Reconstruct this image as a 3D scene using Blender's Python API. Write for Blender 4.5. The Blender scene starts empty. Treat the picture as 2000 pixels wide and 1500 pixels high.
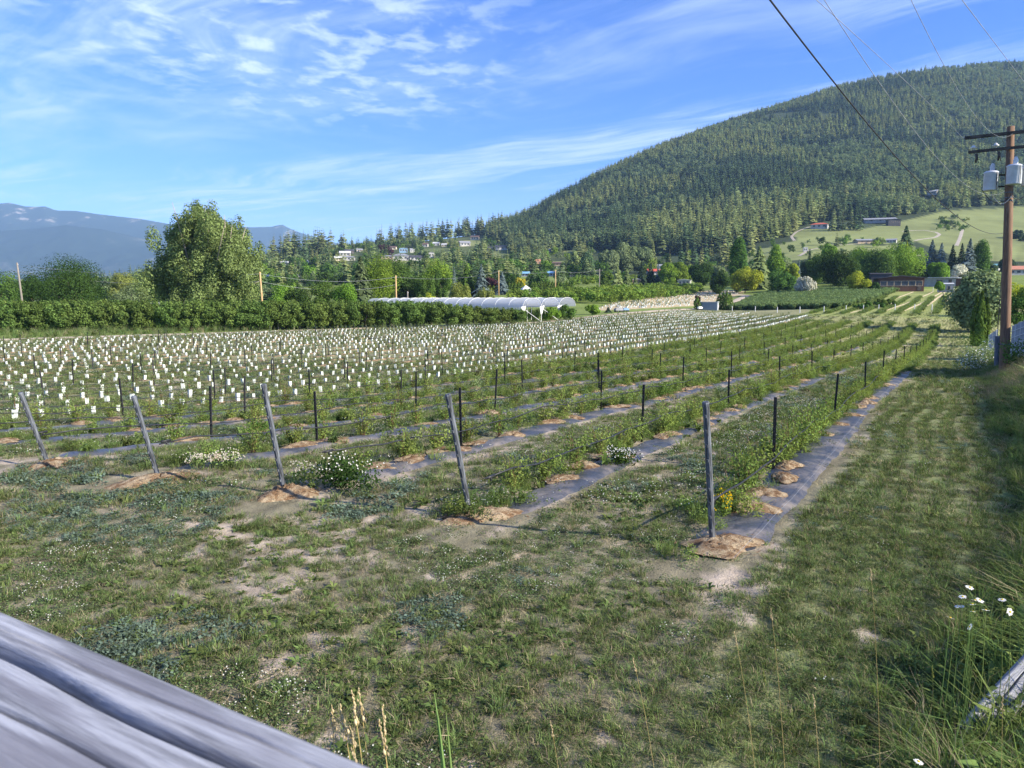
import bpy, bmesh, math, random
import numpy as np
from mathutils import Vector, Matrix, Euler

R = math.radians
random.seed(11)
rng = np.random.default_rng(11)
S = bpy.context.scene
COL = S.collection

# ------------------------------------------------------------------ camera
F = 1444.4                      # focal length in photo pixels (2000 wide)
PIT = math.atan(165.0 / F)      # camera pitched slightly down
CZ = 2.4                        # eye height above the near field
cam_d = bpy.data.cameras.new('camera')
cam_d.lens = 26.0
cam_d.sensor_width = 36.0
cam_d.clip_start = 0.05
cam_d.clip_end = 30000
cam_d.dof.use_dof = True
cam_d.dof.focus_distance = 11.0
cam_d.dof.aperture_fstop = 12.0
cam = bpy.data.objects.new('camera', cam_d)
COL.objects.link(cam)
cam.location = (0, 0, CZ)
cam.rotation_euler = (math.pi / 2 - PIT, 0, 0)
S.camera = cam

# ------------------------------------------------------------------ light, sky, exposure
SUN_AZ, SUN_EL = 116.0, 27.0     # degrees clockwise from the view direction, elevation
S.view_settings.view_transform = 'Standard'
S.view_settings.look = 'None'
S.view_settings.exposure = 1.45
S.view_settings.gamma = 1.0
S.cycles.max_bounces = 5
S.cycles.diffuse_bounces = 2
S.cycles.glossy_bounces = 2
S.cycles.transmission_bounces = 4
S.cycles.transparent_max_bounces = 6
S.cycles.volume_bounces = 0
S.cycles.use_denoising = True
sun_d = bpy.data.lights.new('sun', 'SUN')
sun_d.energy = 4.5
sun_d.angle = R(0.6)
sun_d.color = (1.0, 0.90, 0.74)
sun = bpy.data.objects.new('sun', sun_d)
COL.objects.link(sun)
sun.rotation_euler = (R(90 - SUN_EL), 0, R(180 - SUN_AZ))
sdir = Vector((math.sin(R(SUN_AZ)) * math.cos(R(SUN_EL)), math.cos(R(SUN_AZ)) * math.cos(R(SUN_EL)), math.sin(R(SUN_EL))))
sun.rotation_euler = sdir.to_track_quat('Z', 'Y').to_euler()


class NT:
    """small helper for node trees"""
    def __init__(self, tree):
        self.t = tree
        tree.nodes.clear()

    def n(self, typ, **kw):
        nd = self.t.nodes.new(typ)
        for k, v in kw.items():
            setattr(nd, k, v)
        return nd

    def put(self, sock, v):
        if isinstance(v, bpy.types.NodeSocket):
            self.t.links.new(v, sock)
        elif v is not None:
            if hasattr(sock.default_value, '__len__') and not hasattr(v, '__len__'):
                v = (v,) * len(sock.default_value)
            if hasattr(sock.default_value, '__len__') and len(sock.default_value) == 4 and len(v) == 3:
                v = (*v, 1)
            sock.default_value = v

    def math(self, op, a, b=None, c=None, clamp=False):
        nd = self.n('ShaderNodeMath', operation=op, use_clamp=clamp)
        self.put(nd.inputs[0], a)
        if b is not None: self.put(nd.inputs[1], b)
        if c is not None: self.put(nd.inputs[2], c)
        return nd.outputs[0]

    def vmath(self, op, a, b=None, out=0):
        nd = self.n('ShaderNodeVectorMath', operation=op)
        self.put(nd.inputs[0], a)
        if b is not None: self.put(nd.inputs[1], b)
        return nd.outputs[out]

    def mix(self, f, a, b, blend='MIX'):
        nd = self.n('ShaderNodeMix', data_type='RGBA', blend_type=blend)
        self.put(nd.inputs[0], f); self.put(nd.inputs[6], a); self.put(nd.inputs[7], b)
        return nd.outputs[2]

    def noise(self, vec, scale, detail=3, rough=0.55, dist=0.0):
        nd = self.n('ShaderNodeTexNoise')
        if vec is not None: self.put(nd.inputs['Vector'], vec)
        nd.inputs['Scale'].default_value = scale
        nd.inputs['Detail'].default_value = detail
        nd.inputs['Roughness'].default_value = rough
        nd.inputs['Distortion'].default_value = dist
        return nd.outputs[0]

    def ramp(self, f, a, b):
        nd = self.n('ShaderNodeMapRange', interpolation_type='SMOOTHSTEP')
        self.put(nd.inputs[0], f)
        nd.inputs[1].default_value = a; nd.inputs[2].default_value = b
        return nd.outputs[0]

    def comb(self, x, y, z=0.0):
        nd = self.n('ShaderNodeCombineXYZ')
        self.put(nd.inputs[0], x); self.put(nd.inputs[1], y); self.put(nd.inputs[2], z)
        return nd.outputs[0]

    def sep(self, v):
        nd = self.n('ShaderNodeSeparateXYZ')
        self.put(nd.inputs[0], v)
        return nd.outputs


world = bpy.data.worlds.new("World")
S.world = world
world.use_nodes = True
w = NT(world.node_tree)
sky = w.n('ShaderNodeTexSky', sky_type='NISHITA')
sky.sun_disc = False
sky.sun_elevation = R(SUN_EL)
sky.sun_rotation = R(SUN_AZ)
sky.altitude = 500
sky.air_density = 1.0
sky.dust_density = 0.4
sky.ozone_density = 2.2
tc = w.n('ShaderNodeTexCoord')
dx, dy, dz = w.sep(tc.outputs['Generated'])
zz = w.math('MAXIMUM', dz, 0.035)
px_ = w.math('DIVIDE', dx, zz)
py_ = w.math('DIVIDE', dy, zz)
# cirrus: long streaks on a high flat layer, running towards the left of the valley
al = w.math('ADD', w.math('MULTIPLY', px_, -0.78), w.math('MULTIPLY', py_, 0.62))
ac = w.math('ADD', w.math('MULTIPLY', px_, 0.62), w.math('MULTIPLY', py_, 0.78))
warp = w.noise(w.comb(al, ac), 0.45, 2)
ac2 = w.math('ADD', ac, w.math('MULTIPLY', w.math('SUBTRACT', warp, 0.5), 1.1))
st1 = w.noise(w.comb(w.math('MULTIPLY', al, 0.16), ac2, 3.1), 1.15, 7, 0.58, 0.3)
st2 = w.noise(w.comb(w.math('MULTIPLY', al, 0.26), ac2, 9.7), 4.6, 6, 0.62, 0.3)
veil = w.noise(w.comb(w.math('MULTIPLY', al, 0.5), ac, 5.2), 0.55, 4, 0.55)
cir = w.math('ADD', w.math('MULTIPLY', st1, 0.58), w.math('MULTIPLY', st2, 0.42))
cir = w.ramp(cir, 0.43, 0.70)
cir = w.math('MULTIPLY', cir, w.ramp(veil, 0.34, 0.60))
# altocumulus puffs, a patch of the same layer
ddx = w.math('SUBTRACT', px_, -0.85)
ddy = w.math('SUBTRACT', py_, 3.1)
rr = w.math('SQRT', w.math('ADD', w.math('MULTIPLY', ddx, ddx), w.math('MULTIPLY', w.math('MULTIPLY', ddy, ddy), 0.55)))
patch = w.math('SUBTRACT', 1.0, w.ramp(rr, 0.35, 1.35))
pf = w.noise(w.comb(px_, w.math('MULTIPLY', py_, 0.8), 1.7), 6.0, 6, 0.55, 0.25)
puff = w.math('MULTIPLY', w.ramp(pf, 0.47, 0.68), patch)
# soft veil of thin cloud at upper left
ex = w.math('SUBTRACT', px_, -2.0); ey = w.math('SUBTRACT', py_, 3.4)
er = w.math('SQRT', w.math('ADD', w.math('MULTIPLY', ex, ex), w.math('MULTIPLY', ey, ey)))
vp = w.math('SUBTRACT', 1.0, w.ramp(er, 0.4, 2.6))
soft = w.math('MULTIPLY', w.ramp(w.noise(w.comb(px_, py_, 4.4), 1.5, 7, 0.62, 0.6), 0.34, 0.78), vp)
cl = w.math('ADD', w.math('MULTIPLY', cir, 0.80), w.math('MULTIPLY', puff, 0.55))
cl = w.math('ADD', cl, w.math('MULTIPLY', soft, 0.36))
# thin whitening towards the horizon
hz = w.math('MULTIPLY', w.math('SUBTRACT', 1.0, w.ramp(dz, 0.0, 0.20)), 0.26)
cl = w.math('MINIMUM', w.math('ADD', cl, hz), 0.88)
up_ = w.ramp(dz, -0.02, 0.03)
cl = w.math('MULTIPLY', cl, up_)
hs = w.n('ShaderNodeHueSaturation')
hs.inputs['Saturation'].default_value = 1.22
hs.inputs['Value'].default_value = 1.0
w.put(hs.inputs['Color'], sky.outputs[0])
tint = w.mix(1.0, hs.outputs[0], (0.40, 0.55, 0.95), 'MULTIPLY')
skyc = w.mix(cl, tint, (3.6, 4.3, 6.1))
bg = w.n('ShaderNodeBackground')
w.put(bg.inputs[0], skyc)
bg.inputs[1].default_value = 0.098
wo = w.n('ShaderNodeOutputWorld')
w.t.links.new(bg.outputs[0], wo.inputs[0])

# ------------------------------------------------------------------ pixel <-> place
CP, SP = math.cos(PIT), math.sin(PIT)


def uw(px, py):
    """sideways and vertical slope of the ray through a photo pixel"""
    a = (px - 1000.0) / F
    b = (750.0 - py) / F
    y = CP + b * SP
    return a / y, (-SP + b * CP) / y


def at(px, py, Y):
    u, w_ = uw(px, py)
    return Vector((u * Y, Y, CZ + w_ * Y))


def project(x, y, z):
    """world -> photo pixel (numpy friendly)"""
    zc = z - CZ
    d = y * CP - zc * SP
    return 1000 + F * x / d, 750 - F * (y * SP + zc * CP) / d


# ------------------------------------------------------------------ terrain
# column px -> [(distance, photo y of the ground there)] ; ('z', value) gives height relative to the eye
Zt = lambda v: ('z', v)
NEAR = [(1.0, Zt(-2.4)), (11.0, Zt(-2.4))]
TAB = [
    (-200, [(17, Zt(-2.85)), (25, Zt(-3.3)), (43, Zt(-3.6)), (60, Zt(-3.5)), (85, Zt(-3.45)), (150, Zt(-3.2)), (300, Zt(-2)), (600, Zt(4)), (1000, Zt(10)), (3000, Zt(20))]),
    (0, [(17, Zt(-2.85)), (25, Zt(-3.3)), (43, Zt(-3.6)), (60, Zt(-3.5)), (85, Zt(-3.45)), (150, Zt(-3.2)), (300, Zt(-2)), (600, Zt(4)), (1000, Zt(10)), (3000, Zt(20))]),
    (300, [(17, Zt(-2.85)), (25, Zt(-3.3)), (43, Zt(-3.6)), (66, Zt(-3.5)), (90, Zt(-3.5)), (150, Zt(-3.1)), (300, Zt(-1)), (600, Zt(10)), (1000, Zt(25)), (3000, Zt(25))]),
    (500, [(17, Zt(-2.85)), (25, Zt(-3.3)), (43, Zt(-3.6)), (75, Zt(-3.55)), (95, Zt(-3.5)), (150, Zt(-3)), (250, Zt(-1)), (400, 548), (640, 524), (900, 512), (1200, 520), (3000, Zt(25))]),
    (700, [(17, Zt(-2.8)), (25, Zt(-3.3)), (43, Zt(-3.6)), (75, Zt(-3.55)), (97, Zt(-3.5)), (150, Zt(-2.6)), (250, 575), (400, 550), (640, 508), (800, 489), (900, 486), (1100, 494), (3000, Zt(40))]),
    (850, [(17, Zt(-2.7)), (25, Zt(-3.2)), (43, Zt(-3.6)), (75, Zt(-3.5)), (100, Zt(-3.35)), (150, Zt(-2.5)), (250, 574), (400, 546), (640, 506), (800, 480), (1000, 464), (1150, 474), (3000, Zt(60))]),
    (1000, [(17, Zt(-2.65)), (25, Zt(-3.1)), (43, Zt(-3.55)), (70, Zt(-3.45)), (105, Zt(-3.2)), (150, Zt(-2)), (210, 570), (300, 558), (480, 535), (640, 508), (800, 482), (1000, 456), (1100, 446), (1250, 455), (3000, Zt(100))]),
    (1120, [(17, Zt(-2.6)), (25, Zt(-3.0)), (43, Zt(-3.5)), (75, Zt(-3.3)), (108, Zt(-2.9)), (150, 601), (205, 577), (280, 560), (480, 533), (620, 504), (800, 468), (1000, 414), (1150, 360), (1300, 368), (3000, Zt(150))]),
    (1250, [(17, Zt(-2.6)), (25, Zt(-2.9)), (43, Zt(-3.5)), (80, Zt(-3.2)), (110, Zt(-2.6)), (150, 598), (200, 583), (260, 566), (350, 551), (480, 530), (600, 500), (800, 445), (1000, 385), (1150, 330), (1280, 297), (1450, 304), (3000, Zt(220))]),
    (1400, [(17, Zt(-2.6)), (25, Zt(-2.85)), (43, Zt(-3.5)), (80, Zt(-3.4)), (120, Zt(-3.0)), (185, 606), (215, 588), (260, 571), (350, 550), (450, 530), (550, 500), (700, 455), (900, 390), (1150, 312), (1400, 233), (1600, 240), (3000, Zt(300))]),
    (1500, [(17, Zt(-2.6)), (25, Zt(-2.8)), (45, Zt(-3.5)), (80, Zt(-3.4)), (120, 616), (160, 600), (200, 582), (240, 567), (350, 536), (450, 505), (600, 462), (700, 432), (900, 375), (1200, 300), (1500, 207), (1700, 214), (3000, Zt(350))]),
    (1600, [(17, Zt(-2.57)), (25, Zt(-2.8)), (45, Zt(-3.6)), (80, Zt(-3.5)), (120, 612), (160, 593), (200, 575), (250, 561), (350, 531), (450, 501), (550, 468), (630, 443), (700, 430), (900, 365), (1200, 285), (1550, 167), (1750, 174), (3000, Zt(400))]),
    (1750, [(17, Zt(-2.57)), (25, Zt(-2.75)), (45, Zt(-3.7)), (66, Zt(-4.2)), (85, Zt(-3.6)), (110, 613), (150, 593), (200, 574), (220, 568), (300, 546), (450, 498), (600, 455), (720, 420), (900, 365), (1200, 272), (1650, 134), (1850, 141), (3000, Zt(450))]),
    (1860, [(17, Zt(-2.57)), (25, Zt(-2.75)), (45, Zt(-3.7)), (57, Zt(-4.2)), (70, Zt(-4.3)), (85, Zt(-3.8)), (110, 616), (150, 593), (200, 573), (220, 567), (300, 541), (400, 511), (550, 470), (700, 425), (760, 408), (900, 360), (1200, 265), (1700, 122), (1900, 130), (3000, Zt(480))]),
    (2000, [(17, Zt(-2.57)), (25, Zt(-2.75)), (45, Zt(-3.4)), (57, Zt(-3.8)), (70, Zt(-3.8)), (85, Zt(-3.3)), (110, 613), (150, 589), (200, 569), (300, 538), (450, 500), (600, 460), (760, 410), (900, 360), (1200, 262), (1750, 115), (1950, 122), (3000, Zt(500))]),
    (2200, [(17, Zt(-2.57)), (25, Zt(-2.75)), (45, Zt(-3.4)), (57, Zt(-3.8)), (70, Zt(-3.8)), (85, Zt(-3.3)), (110, 613), (150, 589), (200, 569), (300, 538), (450, 500), (600, 460), (760, 410), (900, 360), (1200, 262), (1750, 150), (1950, 160), (3000, Zt(450))]),
]
LG = np.linspace(math.log(1.0), math.log(3000.0), 420)
UC = np.array([(c - 1000) / F for c, _ in TAB])
UG = np.linspace(UC[0], UC[-1], 260)
cols = []
for c, lst in TAB:
    ys, zs = [], []
    for Y, v in NEAR + lst:
        ys.append(math.log(Y))
        zs.append(v[1] if isinstance(v, tuple) else uw(c, v)[1] * Y)
    cols.append(np.interp(LG, ys, zs))
cols = np.array(cols)
HG = np.array([np.interp(UG, UC, cols[:, j]) for j in range(len(LG))]).T


def blur(a, axis, sig):
    k = np.arange(-int(3 * sig), int(3 * sig) + 1)
    g = np.exp(-k * k / (2 * sig * sig)); g /= g.sum()
    pad = [(0, 0), (0, 0)]; pad[axis] = (len(k) // 2, len(k) // 2)
    b = np.pad(a, pad, mode='edge')
    return np.apply_along_axis(lambda m: np.convolve(m, g, mode='valid'), axis, b)


HG = blur(blur(HG / np.exp(LG)[None, :], 0, 6.0), 1, 3.0) * np.exp(LG)[None, :]


def smooth(a, b, x):
    t = np.clip((x - a) / (b - a), 0, 1)
    return t * t * (3 - 2 * t)


def vnoise(x, y, sc, seed=0):
    x = np.asarray(x, float) * sc + seed * 17.3; y = np.asarray(y, float) * sc - seed * 9.1
    xi = np.floor(x); yi = np.floor(y)
    fx = x - xi; fy = y - yi
    fx = fx * fx * (3 - 2 * fx); fy = fy * fy * (3 - 2 * fy)

    def h(a, b):
        v = np.sin(a * 127.1 + b * 311.7 + seed * 74.7) * 43758.5453
        return v - np.floor(v)
    return (h(xi, yi) * (1 - fx) + h(xi + 1, yi) * fx) * (1 - fy) + (h(xi, yi + 1) * (1 - fx) + h(xi + 1, yi + 1) * fx) * fy


def fbm(x, y, sc, seed=0, n=4):
    t = 0; a = 0.5; s = 0
    for i in range(n):
        t = t + a * vnoise(x, y, sc * 2 ** i, seed + i); s += a; a *= 0.5
    return t / s


# rows of the plantation: s across the rows (0 = row beside the lane, negative to the left), t along them
O0 = (1.93, 7.05)
RD = (0.5145, 0.8575)
RN = (0.8575, -0.5145)


def st(x, y):
    ax = np.asarray(x) - O0[0]; ay = np.asarray(y) - O0[1]
    return ax * RN[0] + ay * RN[1], ax * RD[0] + ay * RD[1]


def xy(s, t):
    return O0[0] + s * RN[0] + t * RD[0], O0[1] + s * RN[1] + t * RD[1]


def H(x, y):
    """ground height in the world (numpy arrays or numbers)"""
    x = np.asarray(x, float); y = np.asarray(y, float)
    r = np.sqrt(x * x + y * y) + 1e-6
    az = np.arctan2(x, y)
    lim = R(41)
    aa = np.clip(az, -lim, lim)
    u = np.clip(np.tan(aa), UG[0], UG[-1])
    Y = np.clip(r * np.cos(aa), 1.0, 2990.0)
    fu = (u - UG[0]) / (UG[1] - UG[0]); iu = np.clip(fu.astype(int), 0, len(UG) - 2); fu = fu - iu
    fl = (np.log(Y) - LG[0]) / (LG[1] - LG[0]); il = np.clip(fl.astype(int), 0, len(LG) - 2); fl = fl - il
    z = (HG[iu, il] * (1 - fl) + HG[iu, il + 1] * fl) * (1 - fu) + (HG[iu + 1, il] * (1 - fl) + HG[iu + 1, il + 1] * fl) * fu
    far = smooth(R(80), R(46), np.abs(az))
    z = -2.4 + (z + 2.4) * far
    s, t = st(x, y)
    # bank along the right side of the lane, and under the photographer
    bank = smooth(2.7, 5.6, s) * smooth(70, 45, r) * 0.85
    v = 0.375 * x + 0.927 * y
    bank = np.maximum(bank, smooth(2.7, 1.3, v) * 0.8 * smooth(60, 40, r))
    z = z + bank
    micro = (fbm(x, y, 0.9, 3, 3) - 0.5) * 0.10 + (fbm(x, y, 5.0, 5, 2) - 0.5) * 0.03
    z = z + micro * smooth(90, 30, r)
    return z + CZ


def hz(x, y):
    return float(H(np.array([x]), np.array([y]))[0])


def G(px, py, y0=2.5, y1=2500.0):
    """where the ray through a photo pixel meets the ground"""
    u, w_ = uw(px, py)
    Y = np.exp(np.linspace(math.log(y0), math.log(y1), 1500))
    g = H(u * Y, Y) - (CZ + w_ * Y)
    k = np.nonzero(g >= 0)[0]
    if len(k) == 0:
        return Vector((u * y1, y1, hz(u * y1, y1)))
    k = k[0]
    if k > 0:
        f = g[k - 1] / (g[k - 1] - g[k]); Yk = Y[k - 1] + f * (Y[k] - Y[k - 1])
    else:
        Yk = Y[0]
    return Vector((u * Yk, Yk, hz(u * Yk, Yk)))


# ------------------------------------------------------------------ object helpers
def tag(o, label=None, cat=None, group=None, kind=None):
    if label: o['label'] = label
    if cat: o['category'] = cat
    if group: o['group'] = group
    if kind: o['kind'] = kind
    return o


def link(o, parent=None, loc=None, rz=None, sc=None):
    COL.objects.link(o)
    if parent is not None: o.parent = parent
    if loc is not None: o.location = loc
    if rz is not None: o.rotation_euler = (0, 0, rz)
    if sc is not None: o.scale = sc if hasattr(sc, '__len__') else (sc, sc, sc)
    return o


def empty(name, loc=(0, 0, 0), rz=0):
    o = bpy.data.objects.new(name, None)
    o.empty_display_size = 0.2
    return link(o, None, loc, rz)


def dup(o, parent=None):
    """copy a thing, its parts and sub-parts (mesh data shared)"""
    c = o.copy(); COL.objects.link(c)
    if parent is not None: c.parent = parent
    for ch in list(o.children):
        dup(ch, c)
    return c


def np_mesh(name, V, faces, mats, mi=None, smooth_=False):
    """faces: list of (n,k) int arrays; mats: material or list; mi: material index per face (concatenated)"""
    me = bpy.data.meshes.new(name)
    V = np.asarray(V, np.float32)
    faces = [np.asarray(f, np.int32) for f in faces if len(f)]
    me.vertices.add(len(V)); me.vertices.foreach_set('co', V.ravel())
    tot = np.concatenate([np.full(len(f), f.shape[1], np.int32) for f in faces])
    loops = np.concatenate([f.ravel() for f in faces])
    me.loops.add(len(loops)); me.loops.foreach_set('vertex_index', loops)
    me.polygons.add(len(tot))
    st_ = np.concatenate([[0], np.cumsum(tot)[:-1]]).astype(np.int32)
    me.polygons.foreach_set('loop_start', st_)
    if mi is not None: me.polygons.foreach_set('material_index', np.asarray(mi, np.int32))
    if smooth_: me.polygons.foreach_set('use_smooth', np.ones(len(tot), bool))
    for m in (mats if isinstance(mats, (list, tuple)) else [mats]):
        me.materials.append(m)
    me.update(calc_edges=True)
    me.validate()
    return me


class MB:
    """collects boxes, tubes and sheets into one mesh"""
    def __init__(self):
        self.v = []; self.f = []; self.m = []

    def add(self, vs, fs, m=0):
        b = len(self.v)
        self.v += [tuple(p) for p in vs]
        self.f += [tuple(i + b for i in f) for f in fs]
        self.m += [m] * len(fs)

    def box(self, c, s, m=0, rot=None, bev=0.0):
        hx, hy, hz_ = s[0] / 2, s[1] / 2, s[2] / 2
        if bev <= 0:
            vs = [Vector((x, y, z)) for z in (-hz_, hz_) for x, y in ((-hx, -hy), (hx, -hy), (hx, hy), (-hx, hy))]
            fs = [(3, 2, 1, 0), (4, 5, 6, 7), (0, 1, 5, 4), (1, 2, 6, 5), (2, 3, 7, 6), (3, 0, 4, 7)]
        else:
            bm = bmesh.new()
            bmesh.ops.create_cube(bm, size=1.0)
            for v_ in bm.verts: v_.co = Vector((v_.co.x * s[0], v_.co.y * s[1], v_.co.z * s[2]))
            bmesh.ops.bevel(bm, geom=list(bm.edges), offset=bev, segments=2, affect='EDGES')
            bm.verts.index_update()
            vs = [v_.co.copy() for v_ in bm.verts]; fs = [tuple(v_.index for v_ in f_.verts) for f_ in bm.faces]
            bm.free()
        if rot is not None: vs = [rot @ p for p in vs]
        self.add([p + Vector(c) for p in vs], fs, m)

    def tube(self, pts, rad, n=8, m=0, cap=True):
        pts = [Vector(p) for p in pts]
        if not hasattr(rad, '__len__'): rad = [rad] * len(pts)
        ring = []
        prev = None
        for i, p in enumerate(pts):
            d = (pts[min(i + 1, len(pts) - 1)] - pts[max(i - 1, 0)]).normalized()
            if prev is None:
                a = d.orthogonal().normalized()
            else:
                a = (prev - d * prev.dot(d)).normalized()
            prev = a
            b_ = d.cross(a)
            ring.append([p + (a * math.cos(2 * math.pi * k / n) + b_ * math.sin(2 * math.pi * k / n)) * rad[i] for k in range(n)])
        vs = [q for r_ in ring for q in r_]
        fs = [(i * n + k, i * n + (k + 1) % n, (i + 1) * n + (k + 1) % n, (i + 1) * n + k) for i in range(len(pts) - 1) for k in range(n)]
        if cap:
            fs.append(tuple(range(n - 1, -1, -1)))
            fs.append(tuple((len(pts) - 1) * n + k for k in range(n)))
        self.add(vs, fs, m)

    def lathe(self, c, prof, n=16, m=0):
        """profile [(r,z)] about the vertical through c"""
        vs = [(c[0] + r_ * math.cos(2 * math.pi * k / n), c[1] + r_ * math.sin(2 * math.pi * k / n), c[2] + z) for r_, z in prof for k in range(n)]
        fs = [(i * n + k, i * n + (k + 1) % n, (i + 1) * n + (k + 1) % n, (i + 1) * n + k) for i in range(len(prof) - 1) for k in range(n)]
        self.add(vs, fs, m)

    def mesh(self, name, mats, smooth_=False):
        me = bpy.data.meshes.new(name)
        me.from_pydata(self.v, [], self.f)
        for m in (mats if isinstance(mats, (list, tuple)) else [mats]): me.materials.append(m)
        me.polygons.foreach_set('material_index', self.m)
        if smooth_: me.polygons.foreach_set('use_smooth', [True] * len(self.f))
        me.update()
        return me

    def obj(self, name, mats, parent=None, loc=None, rz=None, smooth_=False):
        return link(bpy.data.objects.new(name, self.mesh(name, mats, smooth_)), parent, loc, rz)


ORD = ['first', 'second', 'third', 'fourth', 'fifth', 'sixth', 'seventh', 'eighth', 'ninth', 'tenth', 'eleventh', 'twelfth', 'thirteenth', 'fourteenth',
       'fifteenth', 'sixteenth', 'seventeenth', 'eighteenth', 'nineteenth', 'twentieth', 'twenty-first', 'twenty-second', 'twenty-third', 'twenty-fourth',
       'twenty-fifth', 'twenty-sixth', 'twenty-seventh', 'twenty-eighth', 'twenty-ninth', 'thirtieth']


# ------------------------------------------------------------------ materials
def newmat(name):
    m = bpy.data.materials.new(name); m.use_nodes = True
    return m, NT(m.node_tree)


def plain(name, col, rough=0.7, var=0.15, scale=6.0, metal=0.0, stretch=(1, 1, 1), bump=0.0, col2=None, obj_var=0.0):
    m, t = newmat(name)
    tcn = t.n('ShaderNodeTexCoord')
    vec = t.vmath('MULTIPLY', tcn.outputs['Object'], stretch)
    nz = t.noise(vec, scale, 5, 0.6)
    c2 = col2 if col2 else tuple(c * (1 - var * 1.6) for c in col)
    c1 = col if col2 else tuple(min(1, c * (1 + var * 0.8)) for c in col)
    c = t.mix(t.ramp(nz, 0.3, 0.7), c2, c1)
    if obj_var:
        oi = t.n('ShaderNodeObjectInfo')
        c = t.mix(1.0, c, t.mix(oi.outputs['Random'], (1 - obj_var,) * 3, (1 + obj_var,) * 3), 'MULTIPLY')
    b = t.n('ShaderNodeBsdfPrincipled')
    t.put(b.inputs['Base Color'], c)
    b.inputs['Roughness'].default_value = rough
    b.inputs['Metallic'].default_value = metal
    b.inputs['Specular IOR Level'].default_value = 0.3
    if bump:
        bp = t.n('ShaderNodeBump'); bp.inputs['Strength'].default_value = bump
        t.put(bp.inputs['Height'], nz); t.t.links.new(bp.outputs[0], b.inputs['Normal'])
    o = t.n('ShaderNodeOutputMaterial')
    t.t.links.new(b.outputs[0], o.inputs[0])
    return m


def leafmat(name, col, var=0.45, trans=0.35, objvar=0.25, hue=0.02, tint=None):
    """leaves: varied from leaf to leaf and from plant to plant, letting light through"""
    m, t = newmat(name)
    g = t.n('ShaderNodeNewGeometry'); oi = t.n('ShaderNodeObjectInfo')
    lo = tuple(c * (1 - var) for c in col); hi = tuple(c * (1 + var) for c in col)
    if tint: hi = tint
    c = t.mix(g.outputs['Random Per Island'], lo, hi)
    h = t.n('ShaderNodeHueSaturation')
    t.put(h.inputs['Hue'], t.math('ADD', 0.5 - hue, t.math('MULTIPLY', t.math('FRACT', t.math('MULTIPLY', oi.outputs['Random'], 7.31)), 2 * hue)))
    t.put(h.inputs['Value'], t.math('ADD', 1 - objvar, t.math('MULTIPLY', oi.outputs['Random'], 2 * objvar)))
    t.put(h.inputs['Color'], c)
    d = t.n('ShaderNodeBsdfDiffuse'); tr = t.n('ShaderNodeBsdfTranslucent')
    t.put(d.inputs[0], h.outputs[0])
    t.put(tr.inputs[0], t.mix(1.0, h.outputs[0], (1.1, 1.13, 0.7), 'MULTIPLY'))
    mx = t.n('ShaderNodeMixShader'); mx.inputs[0].default_value = trans
    t.t.links.new(d.outputs[0], mx.inputs[1]); t.t.links.new(tr.outputs[0], mx.inputs[2])
    o = t.n('ShaderNodeOutputMaterial'); t.t.links.new(mx.outputs[0], o.inputs[0])
    return m


M = {}
M['bark'] = plain('bark', (0.16, 0.12, 0.09), 0.9, 0.4, 4, stretch=(3, 3, 0.6), bump=0.4)
M['pale_bark'] = plain('pale_bark', (0.36, 0.31, 0.25), 0.9, 0.3, 3, stretch=(3, 3, 0.6))
M['post_steel'] = plain('post_steel', (0.018, 0.019, 0.022), 0.5, 0.4, 20)
M['wood_grey'] = plain('wood_grey', (0.14, 0.15, 0.17), 0.85, 0.35, 9, stretch=(4, 4, 0.4), bump=0.3)
M['galv'] = plain('galv', (0.13, 0.145, 0.165), 0.6, 0.5, 14, stretch=(3, 3, 0.35), metal=0.2, bump=0.3)
M['hose'] = plain('hose', (0.03, 0.032, 0.036), 0.45, 0.3, 10)
M['white'] = plain('white', (0.72, 0.73, 0.72), 0.6, 0.08, 3)
M['carton'] = plain('carton', (0.64, 0.69, 0.65), 0.6, 0.1, 9)
M['sawdust'] = plain('sawdust', (0.54, 0.40, 0.24), 0.95, 0.3, 22, bump=0.8, col2=(0.33, 0.21, 0.115), obj_var=0.25)
def sawdust_mat():
    m, t = newmat('sawdust')
    tcn = t.n('ShaderNodeTexCoord'); oi = t.n('ShaderNodeObjectInfo')
    P = t.vmath('ADD', tcn.outputs['Object'], t.comb(t.math('MULTIPLY', oi.outputs['Random'], 31.0), 0.0, 0.0))
    a = t.noise(P, 120, 3, 0.7); b_ = t.noise(P, 9, 5, 0.65, 0.4)
    c = t.mix(t.ramp(b_, 0.38, 0.68), (0.22, 0.135, 0.075), (0.52, 0.42, 0.28))
    f = t.math('ADD', 0.5, t.math('MULTIPLY', t.ramp(a, 0.25, 0.75), 0.8))
    c = t.mix(1.0, c, t.comb(f, f, f), 'MULTIPLY')
    b = t.n('ShaderNodeBsdfPrincipled'); t.put(b.inputs['Base Color'], c); b.inputs['Roughness'].default_value = 0.95
    b.inputs['Specular IOR Level'].default_value = 0.1
    bp = t.n('ShaderNodeBump'); bp.inputs['Strength'].default_value = 0.9; bp.inputs['Distance'].default_value = 0.03
    t.put(bp.inputs['Height'], a); t.t.links.new(bp.outputs[0], b.inputs['Normal'])
    o = t.n('ShaderNodeOutputMaterial'); t.t.links.new(b.outputs[0], o.inputs[0])
    return m


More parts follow.
